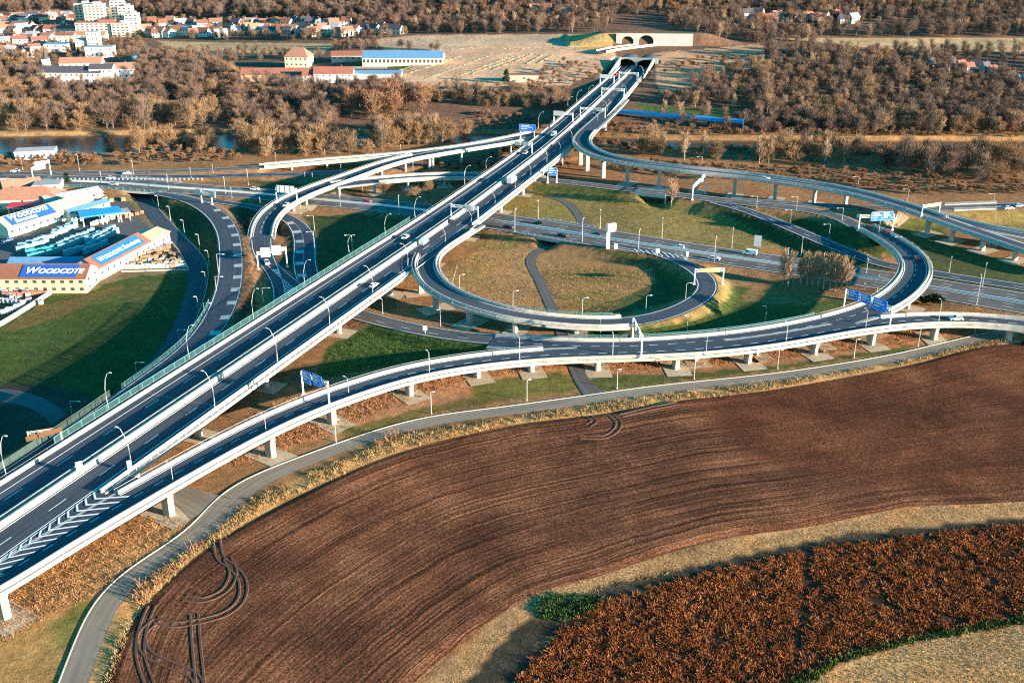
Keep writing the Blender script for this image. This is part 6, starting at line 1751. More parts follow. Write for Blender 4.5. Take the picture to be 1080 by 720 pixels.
def make_field():
    t = NT('ploughed_soil'); p = t.coord()
    a = t.attr('along'); f = t.math('ADD', t.attr('furrow'), t.math('MULTIPLY', t.noise(p, .09, 3), 2.6)); h = t.attr('headland'); d = t.attr('edge_dist'); calm = t.attr('calm')
    def vec(x, y, kx, ky):
        c = t.new('ShaderNodeCombineXYZ'); t.link(t.math('MULTIPLY', x, kx), c.inputs[0]); t.link(t.math('MULTIPLY', y, ky), c.inputs[1]); return c.outputs[0]
    s1 = t.mix(h, t.noise(vec(f, a, 1.0, .012), 1.0, 2, .5), t.noise(vec(d, a, 1.0, .02), 1.0, 2, .5))
    s2 = t.mix(h, t.noise(vec(f, a, 3.2, .05), 1.0, 2, .5), t.noise(vec(d, a, 3.0, .06), 1.0, 2, .5))
    clod = t.noise(p, 1.6, 6, .72); big = t.noise(p, .04, 5, .62); fine = t.noise(p, 5.0, 3, .7)
    st = t.math('ADD', t.math('MULTIPLY', s1, .6), t.math('MULTIPLY', s2, .5))
    calm2 = t.math('SUBTRACT', 1.0, t.math('MULTIPLY', calm, .72))
    hgt = t.math('ADD', t.math('MULTIPLY', t.math('MULTIPLY', st, calm2), 1.35), t.math('ADD', t.math('MULTIPLY', clod, .55), t.math('MULTIPLY', fine, .3)))
    base = t.ramp(big, [(.34, (.066, .028, .016)), (.5, (.118, .05, .027)), (.66, (.19, .086, .046))])
    pal = t.ramp(t.math('ADD', t.math('MULTIPLY', clod, .6), t.math('MULTIPLY', fine, .4)), [(.4, (.3, .28, .28)), (.5, (.95, .95, .95)), (.62, (2.3, 2.2, 2.1))])
    c = t.mix(1.0, base, pal, 'MULTIPLY')
    dk = t.ramp(s1, [(.34, (.38, .35, .36)), (.48, (.95, .95, .95)), (.66, (1.6, 1.5, 1.4))])
    c = t.mix(calm2, c, t.mix(1.0, c, dk, 'MULTIPLY'))
    c = t.mix(1.0, c, t.ramp(calm, [(0, (1, 1, 1)), (1, (.74, .62, .56))]), 'MULTIPLY')
    straw = t.ramp(t.noise(p, 3.4, 2, .5), [(.70, 0), (.74, 1)])
    c = t.mix(t.math('MULTIPLY', straw, .5), c, (.42, .3, .2))
    t.base(c); t.rough(1.0, .08)
    t.bump(hgt, 1.0, 1.1)
    return t.m
M['field'] = make_field()
fo = raw_obj('ploughed_field', flat, Ff, M['field'], kind='structure')
fattr(fo.data, 'furrow', FU.ravel()); fattr(fo.data, 'along', AL.ravel()); fattr(fo.data, 'headland', head.ravel()); fattr(fo.data, 'edge_dist', dist.ravel())
calm = np.clip(inpoly(uu, vv, [(700, 400), (1300, 330), (1300, 500), (1000, 525), (800, 490), (740, 440)]).astype(float) * .9, 0, 1)
cm = calm.reshape(n_, m_)
for _ in range(14):
    q = cm.copy(); q[1:-1, 1:-1] = (cm[:-2, 1:-1] + cm[2:, 1:-1] + cm[1:-1, :-2] + cm[1:-1, 2:]) / 4; cm = q
fattr(fo.data, 'calm', cm.ravel())
fo.data.polygons.foreach_set('use_smooth', [True] * len(fo.data.polygons))
# wheel ruts
M['rut'] = plain('wheel_rut_soil', (.115, .06, .04), 1.0, .35, 1.2, .1, bump=.06)
def rut(pix, closed=False, w_=.3, gap=1.7, depth=.16, both=True):
    D = catmull([at(u, v) for u, v in pix], 12)
    T_ = np.gradient(D[:, :2], axis=0); T_ /= np.linalg.norm(T_, axis=1)[:, None] + 1e-9; R_ = np.stack([T_[:, 1], -T_[:, 0]], 1)
    D = D.copy(); D[:, 2] = .44 + .22 * np.sin(D[:, 0] * .05 + D[:, 1] * .02) + .16 * np.sin(D[:, 1] * .07 - D[:, 0] * .03)
    mb = MB()
    for o in ((-gap / 2, gap / 2) if both else (0,)):
        mb.sweep(D, R_, [(o - .62, -.5), (o - .26, .13), (o + .2, .1), (o + .6, -.5)])
    return mb
mb = MB()
for pix in ([(228, 570), (233, 590), (246, 600), (256, 615), (254, 635), (240, 648), (215, 656), (185, 660), (165, 655)], [(165, 655), (150, 670), (155, 690), (180, 703), (205, 715), (214, 735)], [(160, 640), (152, 660), (148, 690), (160, 730)],
            [(240, 590), (246, 606), (236, 625), (215, 634), (195, 632)], [(205, 650), (207, 680), (212, 730)],
            [(645, 440), (652, 447), (648, 456), (636, 462), (612, 462)], [(622, 441), (626, 446), (620, 450)], [(655, 440), (690, 432), (715, 427)]):
    r = rut(pix); mb.add(r.v, r.f)
mb.obj('tyre_track', M['rut'], kind='structure')

# ------------------------------------------------------------------ scattered low growth (merged blades)
def region(poly, spacing, cond=None):
    """jittered points on the ground inside a measured outline"""
    P = np.array([at(u, v) for u, v in poly])
    for k, (u, v) in enumerate(poly): P[k] = drop(u, v)
    x0, y0 = P[:, :2].min(0) - 8; x1, y1 = P[:, :2].max(0) + 8
    xs, ys = np.meshgrid(np.arange(x0, x1, spacing), np.arange(y0, y1, spacing))
    xs = xs.ravel() + nr.uniform(-.5, .5, xs.size) * spacing; ys = ys.ravel() + nr.uniform(-.5, .5, ys.size) * spacing
    z = gz(xs, ys); u, v = proj(xs, ys, z)
    m = inpoly(u, v, poly)
    return np.stack([xs[m], ys[m], z[m]], 1)

ROADS = [(E, 1), (J, .8), (J2, .8), (S, .8), (T, .8), (K, .8), (MR, .8), (N, .8), (LOCAL, .8), (V, .6), (SPURV, .5), (WP, .4), (LOOP, .6), (GFORK, .8), (TRACK, .5), (HRAMP, .5), (GRAMP, .5)]
def clear_roads(P, extra=0.0, low=None):
    keep = np.ones(len(P), bool)
    for path, m in ROADS:
        Q = path.P; Wd = path.W[:, 0] / 2 + m + extra
        for i0 in range(0, len(Q), 1):
            d = (P[:, 0] - Q[i0, 0]) ** 2 + (P[:, 1] - Q[i0, 1]) ** 2
            keep &= ~((d < Wd[i0] ** 2) & (P[:, 2] > Q[i0, 2] - 4.5))
    return P[keep]

def blades(name, P, h, n, wd, spread, mat, lean=.35, kind='stuff', hv=.5):
    """tufts of thin leaf faces"""
    N_ = len(P) * n
    if N_ == 0: return
    base = np.repeat(P, n, 0) + np.c_[nr.uniform(-spread, spread, N_), nr.uniform(-spread, spread, N_), np.zeros(N_)]
    hh = np.repeat(h * nr.uniform(1 - hv, 1 + hv, len(P)), n) * nr.uniform(.6, 1.2, N_)
    a = nr.uniform(0, 2 * PI, N_); ln = nr.normal(0, lean, (N_, 2))
    dx = np.c_[np.cos(a), np.sin(a), np.zeros(N_)] * wd * nr.uniform(.6, 1.4, N_)[:, None] / 2
    top = base + np.c_[ln[:, 0] * hh, ln[:, 1] * hh, hh]
    b0 = base - dx * .6; b1 = base + dx * .6; b0[:, 2] -= .08; b1[:, 2] -= .08
    V_ = np.stack([b0, b1, top + dx, top - dx], 1).reshape(-1, 3)
    F_ = np.arange(N_ * 4).reshape(-1, 4)
    o = raw_obj(name, V_, F_, M[mat], kind=kind)
    fattr(o.data, 'rv', np.repeat(np.clip(np.repeat(nr.uniform(0, 1, len(P)), n) * .6 + nr.uniform(0, 1, N_) * .4, 0, 1), 4))
    return o
def leafmat(name, c0, c1, c2=None, scale=.12):
    t = NT(name); p = t.coord()
    k = t.math('ADD', t.math('MULTIPLY', t.attr('rv'), .6), t.math('MULTIPLY', t.noise(p, scale, 3), .4))
    st = [(.25, c0), (.75, c1)] if c2 is None else [(.2, c0), (.5, c1), (.8, c2)]
    t.base(t.ramp(k, st)); t.rough(.9, .1)
    return t.m
M['dry_reed'] = leafmat('dry_reed', (.17, .095, .04), (.34, .21, .09), (.48, .33, .16))
M['scrub_leaf'] = leafmat('dry_scrub', (.14, .07, .038), (.33, .16, .075), (.5, .28, .13))
M['dark_scrub_leaf'] = leafmat('dark_dry_scrub', (.055, .035, .025), (.12, .072, .048), (.2, .125, .08))
M['lawn_leaf'] = leafmat('lawn_blades', (.03, .04, .015), (.055, .065, .021), (.1, .085, .03))
M['red_scrub'] = leafmat('reddish_scrub', (.12, .06, .035), (.25, .12, .065), (.33, .18, .10))
M['crop_leaf'] = leafmat('withered_crop', (.06, .02, .01), (.27, .08, .026), (.46, .17, .05), .09)
M['green_leaf'] = leafmat('green_weeds', (.018, .04, .01), (.05, .085, .022), (.11, .12, .03))
M['stubble'] = leafmat('pale_stubble', (.24, .13, .055), (.42, .25, .1), (.56, .38, .18))
M['olive_leaf'] = leafmat('olive_grass', (.06, .06, .018), (.14, .11, .036), (.25, .19, .07))

P_ = region([(104, 740), (126, 672), (146, 640), (160, 612), (190, 588), (222, 566), (262, 530), (300, 512), (420, 462), (440, 458), (640, 426), (810, 403), (960, 378), (1040, 362), (1100, 352), (1100, 358), (1036, 366), (960, 384), (810, 411), (640, 435), (540, 447), (420, 476), (340, 510), (280, 537), (200, 592), (170, 620), (140, 655), (112, 740)], .8)
P_ = clear_roads(P_, .3); P_ = P_[nr.uniform(0, 1, len(P_)) < .62 + .5 * np.sin(P_[:, 0] * .21 + 1) * np.sin(P_[:, 1] * .33) + .2 * np.sin(P_[:, 0] * .9)]
blades('dry_grass_verge', P_, .75, 14, .09, .5, 'dry_reed', .45)
P_ = region([(150, 600), (200, 575), (225, 566), (168, 622), (142, 645)], 1.6); blades('rusty_scrub_verge', clear_roads(P_, 1.0), 1.5, 16, .12, .9, 'red_scrub', .4)
P_ = region([(370, 470), (440, 448), (445, 452), (400, 472)], 2.2); blades('rusty_scrub_verge', clear_roads(P_, 1.0), 2.2, 26, .1, .9, 'red_scrub', .3)
P_ = region([(500, 770), (600, 657), (640, 634), (740, 605), (880, 575), (1100, 550), (1130, 640), (1080, 653), (960, 674), (900, 690), (826, 724), (780, 780)], .72)
uu, vv = proj(P_[:, 0], P_[:, 1], P_[:, 2])
gap = (np.abs(((uu - 855) * .9 + (vv - 580) * .12) - 0) < 3.5) & (vv < 700)
row = np.sin((P_[:, 0] * .2 + P_[:, 1]) * 2 * PI / 3.2)
crop_p = P_[~gap & (nr.uniform(0, 1, len(P_)) < .62 + .4 * np.sin(P_[:, 0] * .45 + np.sin(P_[:, 1] * .4) * 2) * np.cos(P_[:, 1] * .5 + 1))]
blades('withered_crop', crop_p, .55, 22, .1, .45, 'crop_leaf', .75, hv=.6)
P_ = region([(820, 728), (885, 693), (960, 673), (1080, 652), (1130, 640), (1130, 646), (1080, 658), (960, 679), (885, 700), (840, 732)], .7); blades('green_weed_strip', P_, .7, 9, .2, .45, 'green_leaf', .5)
P_ = region([(780, 790), (840, 728), (960, 680), (1080, 660), (1160, 640), (1160, 800)], .55); blades('stubble', P_, .16, 9, .07, .3, 'stubble', .7)
P_ = region([(562, 637), (580, 628), (628, 628), (640, 632), (624, 645), (596, 655), (572, 652)], .9); blades('green_weed_patch', P_, .6, 16, .14, .6, 'green_leaf', .5)
P_ = region([(462, 725), (500, 690), (560, 632), (575, 622), (640, 607), (715, 582), (810, 566), (940, 538), (1100, 528), (1100, 540), (985, 552), (810, 579), (715, 603), (635, 624), (560, 636), (540, 664), (480, 730)], .8); blades('stubble', P_, .13, 9, .07, .4, 'stubble', .7)
P_ = region([(250, 492), (330, 465), (440, 420), (500, 400), (590, 388), (640, 392), (810, 382), (960, 362), (1030, 346), (1030, 341), (940, 346), (700, 374), (480, 392), (330, 432), (240, 475)], 1.25)
blades('dry_scrub', clear_roads(P_, .5), .34, 12, .1, .7, 'scrub_leaf', .6, hv=.8)
P_ = region([(-20, 720), (0, 680), (60, 645), (95, 632), (160, 590), (205, 545), (150, 545), (60, 590), (-20, 640)], 1.1); blades('dry_scrub', clear_roads(P_, .5), .32, 12, .1, .6, 'scrub_leaf', .6, hv=.8)
P_ = region([(230, 460), (300, 420), (340, 400), (420, 380), (520, 366), (520, 378), (430, 386), (330, 412), (240, 470)], 1.3); blades('dry_scrub', clear_roads(P_, .5), .36, 12, .1, .7, 'scrub_leaf', .6, hv=.8)
P_ = region([(455, 300), (520, 250), (545, 250), (560, 275), (700, 288), (640, 328), (585, 330), (500, 318)], 1.5); blades('golden_grass', clear_roads(P_, .6), .22, 12, .09, .9, 'scrub_leaf', .7)
P_ = region([(545, 195), (690, 206), (790, 235), (850, 262), (640, 244), (540, 230)], 1.9); blades('meadow_grass', clear_roads(P_, .8), .2, 12, .09, 1.0, 'olive_leaf', .7)
P_ = region([(250, 215), (280, 222), (264, 262), (270, 330), (240, 362), (256, 305)], 1.3); blades('dark_scrub', clear_roads(P_, .6), .6, 12, .1, .7, 'dark_scrub_leaf', .5)
P_ = region([(0, 345), (56, 312), (200, 287), (190, 345), (110, 420), (0, 405)], 1.7); blades('lawn_grass', clear_roads(P_, .8), .14, 8, .1, .9, 'lawn_leaf', .6)
P_ = region([(340, 400), (350, 370), (400, 345), (460, 358), (560, 366), (460, 376), (390, 390)], 1.3); blades('green_weed_bank', clear_roads(P_, .6), .4, 12, .1, .7, 'green_leaf', .6)

# ------------------------------------------------------------------ trees
def barkmat(name, c):
    return plain(name, c, .9, .3, 2, obj=True)
M['bark'] = barkmat('tree_bark', (.16, .12, .09))
M['bark_gold'] = barkmat('golden_bark', (.26, .18, .11))
M['bark_pale'] = barkmat('pale_bark', (.38, .31, .24))
def twigmat(name, cols):
    t = NT(name)
    oi = t.new('ShaderNodeObjectInfo'); p = t.coord('obj')
    k = t.math('ADD', t.math('MULTIPLY', oi.outputs['Random'], .75), t.math('MULTIPLY', t.noise(p, .35, 3), .25))
    t.base(t.ramp(k, cols)); t.rough(.95, .05)
    return t.m
M['twig_brown'] = twigmat('brown_twigs', [(.1, (.115, .078, .064)), (.4, (.16, .104, .08)), (.65, (.195, .128, .096)), (.9, (.145, .108, .09))])
M['twig_gold'] = twigmat('golden_twigs', [(.1, (.19, .12, .07)), (.4, (.27, .17, .095)), (.7, (.23, .135, .075)), (.9, (.31, .21, .125))])
M['twig_rust'] = twigmat('rusty_twigs', [(.1, (.17, .085, .05)), (.5, (.25, .125, .07)), (.9, (.21, .13, .08))])
M['twig_pale'] = twigmat('pale_twigs', [(.1, (.30, .2, .12)), (.5, (.38, .26, .16)), (.9, (.34, .2, .13))])
M['needles'] = twigmat('dark_needles', [(.1, (.022, .036, .02)), (.6, (.035, .05, .026)), (.9, (.05, .062, .03))])

def tree_meshes(seed, h, rx, shape, nb, twn, tw, bark, twig, light=False):
    """returns (trunk mesh, crown mesh)"""
    R_ = random.Random(seed); N = np.random.RandomState(seed)
    mb = MB()
    lean = np.array([R_.uniform(-.05, .05), R_.uniform(-.05, .05), 1.0])
    trunk = [lean * h * k for k in (0, .15, .35, .6, .85)]
    for k in range(1, 5): trunk[k] = trunk[k] + np.array([R_.uniform(-.2, .2), R_.uniform(-.2, .2), 0])
    r0 = h * .02
    trunk[0] = trunk[0] - np.array([0, 0, .8])
    mb.tube(trunk, [r0 * 1.25, r0, r0 * .75, r0 * .45, r0 * .12], 6, False)
    tips = []
    for b in range(nb):
        f = R_.uniform(.22, .8); base = np.array([np.interp(f, (0, .15, .35, .6, .85), [t[i] for t in trunk]) for i in range(3)])
        a = R_.uniform(0, 2 * PI)
        if shape == 'round':
            f = R_.uniform(.08, .8); base = np.array([np.interp(f, (0, .15, .35, .6, .85), [t[i] for t in trunk]) for i in range(3)]); reach = rx * math.sqrt(max(.08, 1 - ((f + .2 - .5) / .62) ** 2)) * R_.uniform(.4, 1.05); rise = h * R_.uniform(.12, .42)
        elif shape == 'column':
            reach = rx * R_.uniform(.5, 1); rise = h * R_.uniform(.15, .3)
        elif shape == 'cone':
            reach = rx * (1.0 - f) * 1.15; rise = -h * .03
        else:
            reach = rx * R_.uniform(.5, 1); rise = h * R_.uniform(.25, .5)
        tip = base + np.array([math.cos(a) * reach, math.sin(a) * reach, rise]); tip[2] = min(tip[2], h * .99)
        mid = base * .5 + tip * .5 + np.array([0, 0, rise * (.12 if shape != 'cone' else -.05)])
        mb.tube([base, mid, tip], [r0 * .42, r0 * .28, r0 * .1], 4, False)
        tips.append((base, mid, tip))
    me = bpy.data.meshes.new('trunk'); me.from_pydata(mb.v, [], mb.f); me.materials.append(M[bark])
    # crown of twig faces around the limbs
    C = []
    for (b_, m_, t_) in tips:
        for k in range(twn):
            q = R_.random() ** .7
            p = b_ * (1 - q) ** 2 + 2 * m_ * q * (1 - q) + t_ * q * q
            C.append(p + N.normal(0, 1, 3) * np.array([rx, rx, h * .35]) * (.13 if shape != 'cone' else .07))
    C = np.array(C); n = len(C)
    C[:, 2] = np.clip(C[:, 2], h * .06, h * 1.02)
    cen = np.array([0, 0, h * .5])
    out = (C - cen) / np.array([rx, rx, h * .5]); out /= np.linalg.norm(out, axis=1)[:, None] + 1e-6
    d = out * .6 + N.normal(0, .38, (n, 3)) + (np.array([0, 0, .95]) if shape != 'cone' else np.array([0, 0, -.35]))
    d /= np.linalg.norm(d, axis=1)[:, None]
    ln = tw[1] * N.uniform(.6, 1.3, n)[:, None]; wd = tw[0] * N.uniform(.6, 1.4, n)[:, None]
    side = np.cross(d, N.normal(0, 1, (n, 3))); side /= np.linalg.norm(side, axis=1)[:, None] + 1e-6
    V_ = np.stack([C - side * wd * .35, C + side * wd * .35, C + d * ln + side * wd * .5, C + d * ln - side * wd * .5], 1).reshape(-1, 3)
    mc = bpy.data.meshes.new('crown'); mc.from_pydata(V_.tolist(), [], np.arange(n * 4).reshape(-1, 4).tolist()); mc.materials.append(M[twig])
    return me, mc

KIND = {}
def kind(name, variants): KIND[name] = variants
VAR = ((13, 6.0), (10, 5.8), (15.5, 5.4), (12, 4.6), (8.5, 5.0), (14, 6.8))
kind('willow', [tree_meshes(k + 1, h, r, 'round', 40, 44, (.1, 1.5), 'bark_gold', 'twig_gold') for k, (h, r) in enumerate(VAR)])
kind('brown', [tree_meshes(k + 31, h * 1.05, r * .95, 'round', 40, 36, (.09, 1.7), 'bark', 'twig_brown') for k, (h, r) in enumerate(VAR)])
kind('dark_shrub', [tree_meshes(s, 4.2, 2.6, 'shrub', 14, 44, (.11, .9), 'bark', 'twig_brown') for s in (41, 42)])
kind('rust', [tree_meshes(s, 14, 6.4, 'round', 32, 50, (.17, 1.2), 'bark', 'twig_rust') for s in (9, 10)])
kind('pale', [tree_meshes(s, 14, 3.0, 'column', 26, 34, (.11, 1.5), 'bark_pale', 'twig_pale') for s in (11, 12)])
kind('shrub', [tree_meshes(s, 4.2, 2.6, 'shrub', 14, 44, (.11, .9), 'bark', 'twig_rust') for s in (13, 14, 15)])
kind('brown_shrub', [tree_meshes(s, 4.0, 2.6, 'shrub', 14, 44, (.11, .9), 'bark', 'twig_gold') for s in (18, 19)])
kind('conifer', [tree_meshes(s, 13, 3.6, 'cone', 44, 16, (.5, 1.1), 'bark', 'needles') for s in (16, 17)])
kind('bush', [tree_meshes(20, 1.8, 1.6, 'shrub', 12, 26, (.22, .5), 'bark', 'needles')])
KNAME = {'willow': ('bare_tree', 'tree'), 'brown': ('bare_tree', 'tree'), 'rust': ('bare_tree', 'tree'), 'pale': ('slim_tree', 'tree'), 'shrub': ('bare_shrub', 'shrub'), 'brown_shrub': ('bare_shrub', 'shrub'), 'conifer': ('conifer_tree', 'tree'), 'bush': ('green_bush', 'bush')}
def tree(k, p, s, label, group=None, sz=None):
    me, mc = KIND[k][rnd.randrange(len(KIND[k]))]
    nm, cat = KNAME[k]
    r = thing(nm, label, cat, p, rnd.uniform(0, 6.28), group)
    r.scale = (s, s, sz or s * rnd.uniform(.88, 1.12))
    a = bpy.data.objects.new('trunk', me); b = bpy.data.objects.new('crown', mc)
    for o in (a, b): COL.objects.link(o); o.parent = r
    return r
NT_ = [0]
def grove(poly, spacing, kinds, smin, smax, label, group, limit=None, avoid=True):
    P = region(poly, spacing)
    if avoid: P = clear_roads(P, 1.5)
    nr.shuffle(P)
    if limit: P = P[:limit]
    for p in P:
        k = rnd.choice(kinds)
        KN = {'willow': 'golden brown bare tree', 'brown': 'dark brown bare tree', 'rust': 'rust brown tree', 'pale': 'slim pale bare tree', 'shrub': 'rusty bare shrub', 'brown_shrub': 'golden bare shrub', 'conifer': 'dark conifer'}[k]
        tree(k, p, rnd.uniform(smin, smax), KN + ' ' + label, KN + 's ' + group); NT_[0] += 1
# nearest belts of trees, each tree its own thing
grove([(258, 160), (280, 158), (340, 160), (390, 158), (396, 163), (330, 166), (262, 166)], 7.5, ['willow'], .95, 1.3, 'on the river bank left of the merging ramps', 'on the river bank left of the ramps')
grove([(395, 148), (440, 146), (496, 142), (500, 149), (440, 156), (400, 160)], 8, ['willow', 'willow', 'brown'], .9, 1.2, 'on the river bank behind the merging ramps', 'on the river bank behind the ramps')
grove([(0, 132), (110, 131), (226, 127), (226, 136), (110, 139), (0, 140)], 9, ['willow', 'willow', 'brown'], .9, 1.2, 'on the far bank of the left river reach', 'on the far bank of the left river reach')
grove([(370, 118), (440, 112), (455, 122), (400, 130), (365, 128)], 11, ['rust'], 1.1, 1.45, 'in the round clump behind the golden bank trees', 'in the rusty clump')
grove([(105, 158), (150, 152), (200, 150), (232, 153), (225, 160), (130, 164)], 9, ['brown_shrub', 'shrub', 'willow'], .8, 1.2, 'on the near bank of the left river reach', 'on the near bank of the left river reach')
grove([(660, 157), (700, 160), (800, 165), (800, 172), (690, 168), (655, 164)], 8.5, ['shrub', 'brown_shrub', 'willow', 'pale'], .75, 1.1, 'between the river and the grey ramp viaduct', 'between river and grey ramp')
grove([(800, 160), (900, 162), (915, 172), (800, 174)], 9, ['willow', 'pale', 'brown'], .8, 1.15, 'in the light clump behind the grey ramp viaduct', 'in the light clump behind the grey ramp')
grove([(930, 170), (1010, 168), (1085, 172), (1085, 192), (1000, 190), (930, 182)], 9.5, ['brown', 'willow', 'brown'], .85, 1.2, 'in the dark belt at the far right beyond the side road', 'in the dark belt at the far right')
grove([(800, 131), (1085, 132), (1085, 140), (800, 140)], 8.5, ['brown', 'brown', 'willow'], .7, 1.05, 'at the foot of the wooded slope beyond the right river reach', 'at the foot of the wooded slope', limit=62)
grove([(245, 150), (345, 146), (350, 153), (255, 157)], 9, ['willow', 'brown'], .7, 1.05, 'in the second row behind the bank trees left of the ramps', 'in the second row behind the bank trees', limit=30)
# the row of slim trees in front of the highway and single ones
for k, (u, v) in enumerate(((826, 300), (831, 302), (844, 302), (850, 303.5), (856, 304), (862, 304.5), (868, 305.5), (875, 306), (881, 307), (887, 308.5), (892, 309))):
    tree('pale', drop(u, v), .8, 'slim pinkish bare tree in the short row on the highway verge, %s from the left' % ORD[k], 'row of slim trees on the highway verge', 1.0)
tree('pale', drop(708, 217.5), 1.0, 'lone bare poplar beside the slip road bridge over the dip', None, 1.0)
tree('willow', drop(438, 214), .62, 'bare bushy tree beside the highway under the cross bridge, left of two')
tree('willow', drop(452, 211), .62, 'bare bushy tree beside the highway under the cross bridge, right of two')
tree('willow', drop(405, 205), .5, 'small bare tree under the west ramp near the highway')
tree('conifer', drop(71, 194), .6, 'single round green conifer at the highway edge behind the yard')
tree('conifer', drop(534, 88), .9, 'single dark conifer on the plain left of the tunnel')
tree('bush', drop(985, 323), 2.2, 'green bush below the S shaped overpass by the highway'); tree('bush', drop(975, 322), 1.8, 'smaller green bush next to the overpass bend')
for k, (u, v) in enumerate(((800, 131), (846, 128), (560, 155), (700, 128), (716, 130), (745, 128))): tree('pale', drop(u, v), .85, 'tall pale bare tree on the right river slope, %s of the scattered ones' % ORD[k], 'scattered pale trees on the river slope')

# the remaining woods: one mass each
def scatter(name, P, kinds, smin, smax):
    """instances of the tree shapes on the points"""
    coll = bpy.data.collections.new(name + '_shapes')
    for k in kinds:
        for me, mc in KIND[k]:
            j = bpy.data.meshes.new('wood_tree')
            v0 = np.empty(len(me.vertices) * 3); me.vertices.foreach_get('co', v0); v1 = np.empty(len(mc.vertices) * 3); mc.vertices.foreach_get('co', v1)
            f0 = [tuple(p.vertices) for p in me.polygons]; o_ = len(me.vertices); f1 = [tuple(i + o_ for i in p.vertices) for p in mc.polygons]
            j.from_pydata(np.vstack([v0.reshape(-1, 3), v1.reshape(-1, 3)]).tolist(), [], f0 + f1)
            j.materials.append(me.materials[0]); j.materials.append(mc.materials[0])
            j.polygons.foreach_set('material_index', [0] * len(f0) + [1] * len(f1))
            coll.objects.link(bpy.data.objects.new('wood_tree', j))
    m = bpy.data.meshes.new(name); m.from_pydata(P.tolist(), [], [])
    o = bpy.data.objects.new(name, m); COL.objects.link(o); o['kind'] = 'stuff'
    fattr(m, 'rot', nr.uniform(0, 6.28, len(P))); fattr(m, 'scl', nr.uniform(smin, smax, len(P)))
    ng = bpy.data.node_groups.new(name + '_nodes', 'GeometryNodeTree')
    ng.interface.new_socket('Geometry', in_out='INPUT', socket_type='NodeSocketGeometry'); ng.interface.new_socket('Geometry', in_out='OUTPUT', socket_type='NodeSocketGeometry')
    N_ = ng.nodes; gi = N_.new('NodeGroupInput'); go = N_.new('NodeGroupOutput')
    ip = N_.new('GeometryNodeInstanceOnPoints'); ci = N_.new('GeometryNodeCollectionInfo')
    ci.inputs['Collection'].default_value = coll; ci.inputs['Separate Children'].default_value = True; ci.inputs['Reset Children'].default_value = True
    ip.inputs['Pick Instance'].default_value = True
    ra = N_.new('GeometryNodeInputNamedAttribute'); ra.data_type = 'FLOAT'; ra.inputs['Name'].default_value = 'rot'
    sa = N_.new('GeometryNodeInputNamedAttribute'); sa.data_type = 'FLOAT'; sa.inputs['Name'].default_value = 'scl'
    cx = N_.new('ShaderNodeCombineXYZ')
    L_ = ng.links
    out = lambda n: [x for x in n.outputs if x.enabled and x.name == 'Attribute'][0]
    L_.new(out(ra), cx.inputs['Z']); L_.new(cx.outputs[0], ip.inputs['Rotation']); L_.new(out(sa), ip.inputs['Scale'])
    L_.new(gi.outputs[0], ip.inputs['Points']); L_.new(ci.outputs[0], ip.inputs['Instance']); L_.new(ip.outputs[0], go.inputs[0])
    md = o.modifiers.new('scatter', 'NODES'); md.node_group = ng
    return o
def wood(name, polys, spacing, kinds, smin, smax, holes=(), thin=1.0):
    P = np.vstack([region(p, spacing) for p in polys])
    u, v = proj(P[:, 0], P[:, 1], P[:, 2])
    for hpoly in holes: 
        m = inpoly(u, v, hpoly); P, u, v = P[~m], u[~m], v[~m]
    P = P[nr.uniform(0, 1, len(P)) < thin]
    P = clear_roads(P, 2)
    return scatter(name, P, kinds, smin, smax)
wood('river_wood', [[(-60, 60), (48, 64), (60, 92), (140, 92), (150, 62), (200, 60), (240, 72), (262, 92), (300, 92), (420, 92), (440, 100), (500, 102), (600, 104), (600, 118), (500, 112), (440, 108), (365, 116), (350, 150), (258, 156), (230, 126), (110, 129), (-60, 132)]], 7.6, ['brown', 'willow', 'brown', 'brown'], .42, .92,
     holes=[[(70, 90), (140, 84), (150, 92), (60, 98)], [(170, 115), (235, 112), (235, 121), (170, 124)]])
wood('slope_wood', [[(690, 108), (650, 92), (690, 78), (800, 64), (880, 66), (960, 62), (1120, 64), (1120, 140), (960, 143), (800, 142), (700, 134), (790, 124), (700, 116)]], 7.6, ['brown', 'brown', 'brown', 'pale', 'willow'], .4, .9,
     holes=[[(600, 50), (800, 46), (832, 60), (792, 72), (738, 86), (722, 102), (692, 109), (630, 112)], [(990, 64), (1090, 66), (1090, 86), (1010, 82)], [(640, 108), (700, 112), (780, 116), (800, 130), (690, 128), (640, 120)]], thin=.93)
wood('plateau_wood', [[(800, 62), (830, 55), (880, 57), (1120, 58), (1120, 63), (960, 62), (880, 66), (810, 66)], [(740, 38), (800, 40), (860, 41), (860, 46), (800, 46)], [(400, 31), (500, 30), (640, 31), (640, 35), (500, 36), (430, 36)], [(735, 34), (1120, 34), (1120, 40), (810, 40), (740, 37)]], 10, ['brown', 'brown', 'pale'], .65, 1.0)
wood('hill_forest', [[(365, 34), (375, 22), (400, 8), (700, -60), (1300, -60), (1300, 36), (900, 33), (740, 33), (640, 29), (400, 30)]], 9.6, ['brown', 'brown', 'brown', 'rust', 'pale', 'conifer'], .5, .95, holes=[[(640, 18), (700, 16), (705, 30), (655, 31)], [(780, 14), (830, 14), (830, 25), (780, 24)], [(880, 24), (970, 23), (965, 32), (870, 33)]])
wood('town_hill_forest', [[(-200, 14), (80, 13), (150, 18), (240, 22), (370, 22), (400, 8), (700, -60), (-200, -60)]], 10, ['brown', 'brown', 'brown', 'conifer'], .6, 1.0)
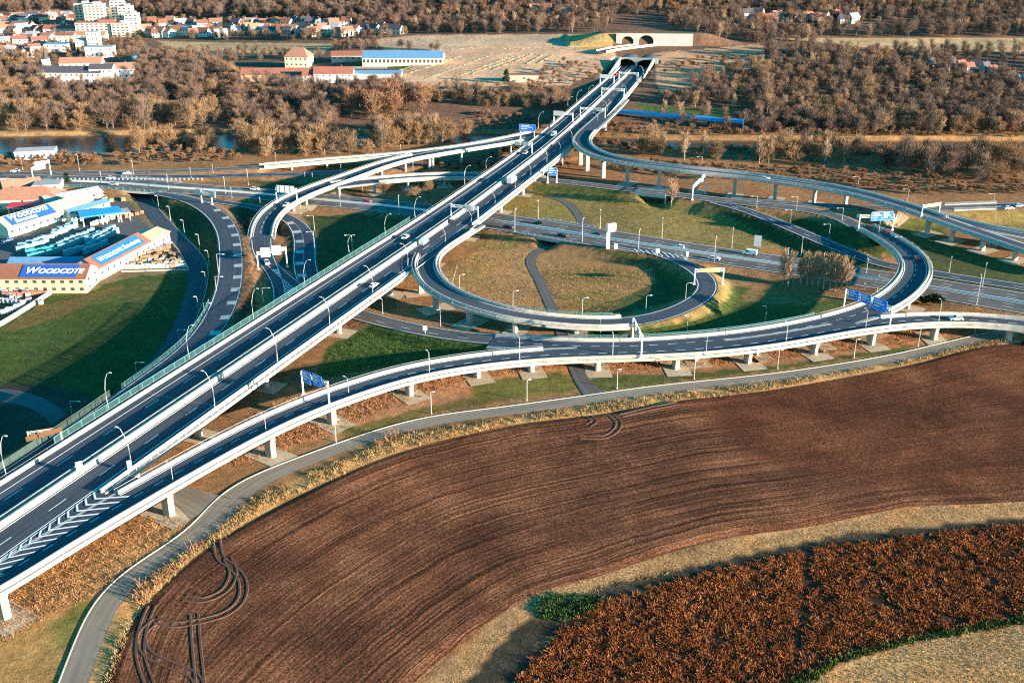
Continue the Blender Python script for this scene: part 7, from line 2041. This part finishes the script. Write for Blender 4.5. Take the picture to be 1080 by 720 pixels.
wood('town_trees', [[(-60, 60), (-60, 18), (80, 16), (86, 32), (150, 36), (240, 40), (420, 40), (440, 36), (380, 22), (240, 23), (150, 22), (150, 60), (60, 66)]], 11.5, ['brown', 'brown', 'conifer', 'willow'], .28, .56)
wood('meadow_hedges', [[(200, 56), (340, 56), (350, 62), (300, 64), (210, 66)], [(180, 42), (240, 40), (420, 40), (420, 43), (240, 43)], [(355, 48), (470, 50), (470, 54), (350, 54)]], 9, ['brown', 'rust', 'brown'], .4, .7, thin=.8)
wood('plain_scrub', [[(600, 62), (640, 74), (610, 92), (560, 100), (430, 98), (420, 92), (540, 92)], [(680, 84), (720, 76), (840, 62), (830, 56), (740, 62), (700, 70)]], 7, ['shrub', 'brown_shrub'], .5, 1.0, thin=.7)
wood('riverside_scrub', [[(-20, 168), (60, 164), (110, 164), (105, 176), (-20, 178)], [(110, 165), (250, 160), (255, 170), (120, 176)], [(630, 150), (700, 158), (1100, 158), (1100, 164), (920, 168), (660, 160)], [(640, 168), (780, 176), (900, 180), (1100, 192), (1100, 206), (960, 206), (860, 192), (730, 190), (640, 180)], [(640, 130), (800, 138), (1100, 138), (1100, 146), (800, 146), (640, 142)], [(455, 176), (540, 160), (600, 158), (600, 180), (560, 184), (470, 183)], [(500, 118), (590, 128), (580, 138), (500, 136)]], 4.6, ['shrub', 'brown_shrub', 'shrub'], .35, .85, thin=.75)
print('individual trees', NT_[0])

# rows of young planting on the plain left of the tunnel
RW = []
for a, b in (((448, 84), (520, 58)), ((470, 86), (540, 60)), ((498, 78), (552, 59)), ((520, 74), (560, 58.5)), ((543, 66), (562, 57.5)), ((556, 68), (574, 57.5)), ((568, 67), (583, 59)), ((425, 80), (486, 60)), ((410, 78), (470, 60)), ((430, 56), (520, 50)), ((530, 52), (610, 50))):
    n_r = 70
    for k in range(n_r):
        t_ = k / (n_r - 1); RW.append(drop(a[0] + (b[0] - a[0]) * t_ + nr.normal(0, .12), a[1] + (b[1] - a[1]) * t_ ))
M['pale_row'] = leafmat('pale_planting', (.4, .28, .17), (.58, .44, .3), (.7, .57, .42))
blades('planting_rows', np.array(RW), .5, 10, .3, .7, 'pale_row', .7)
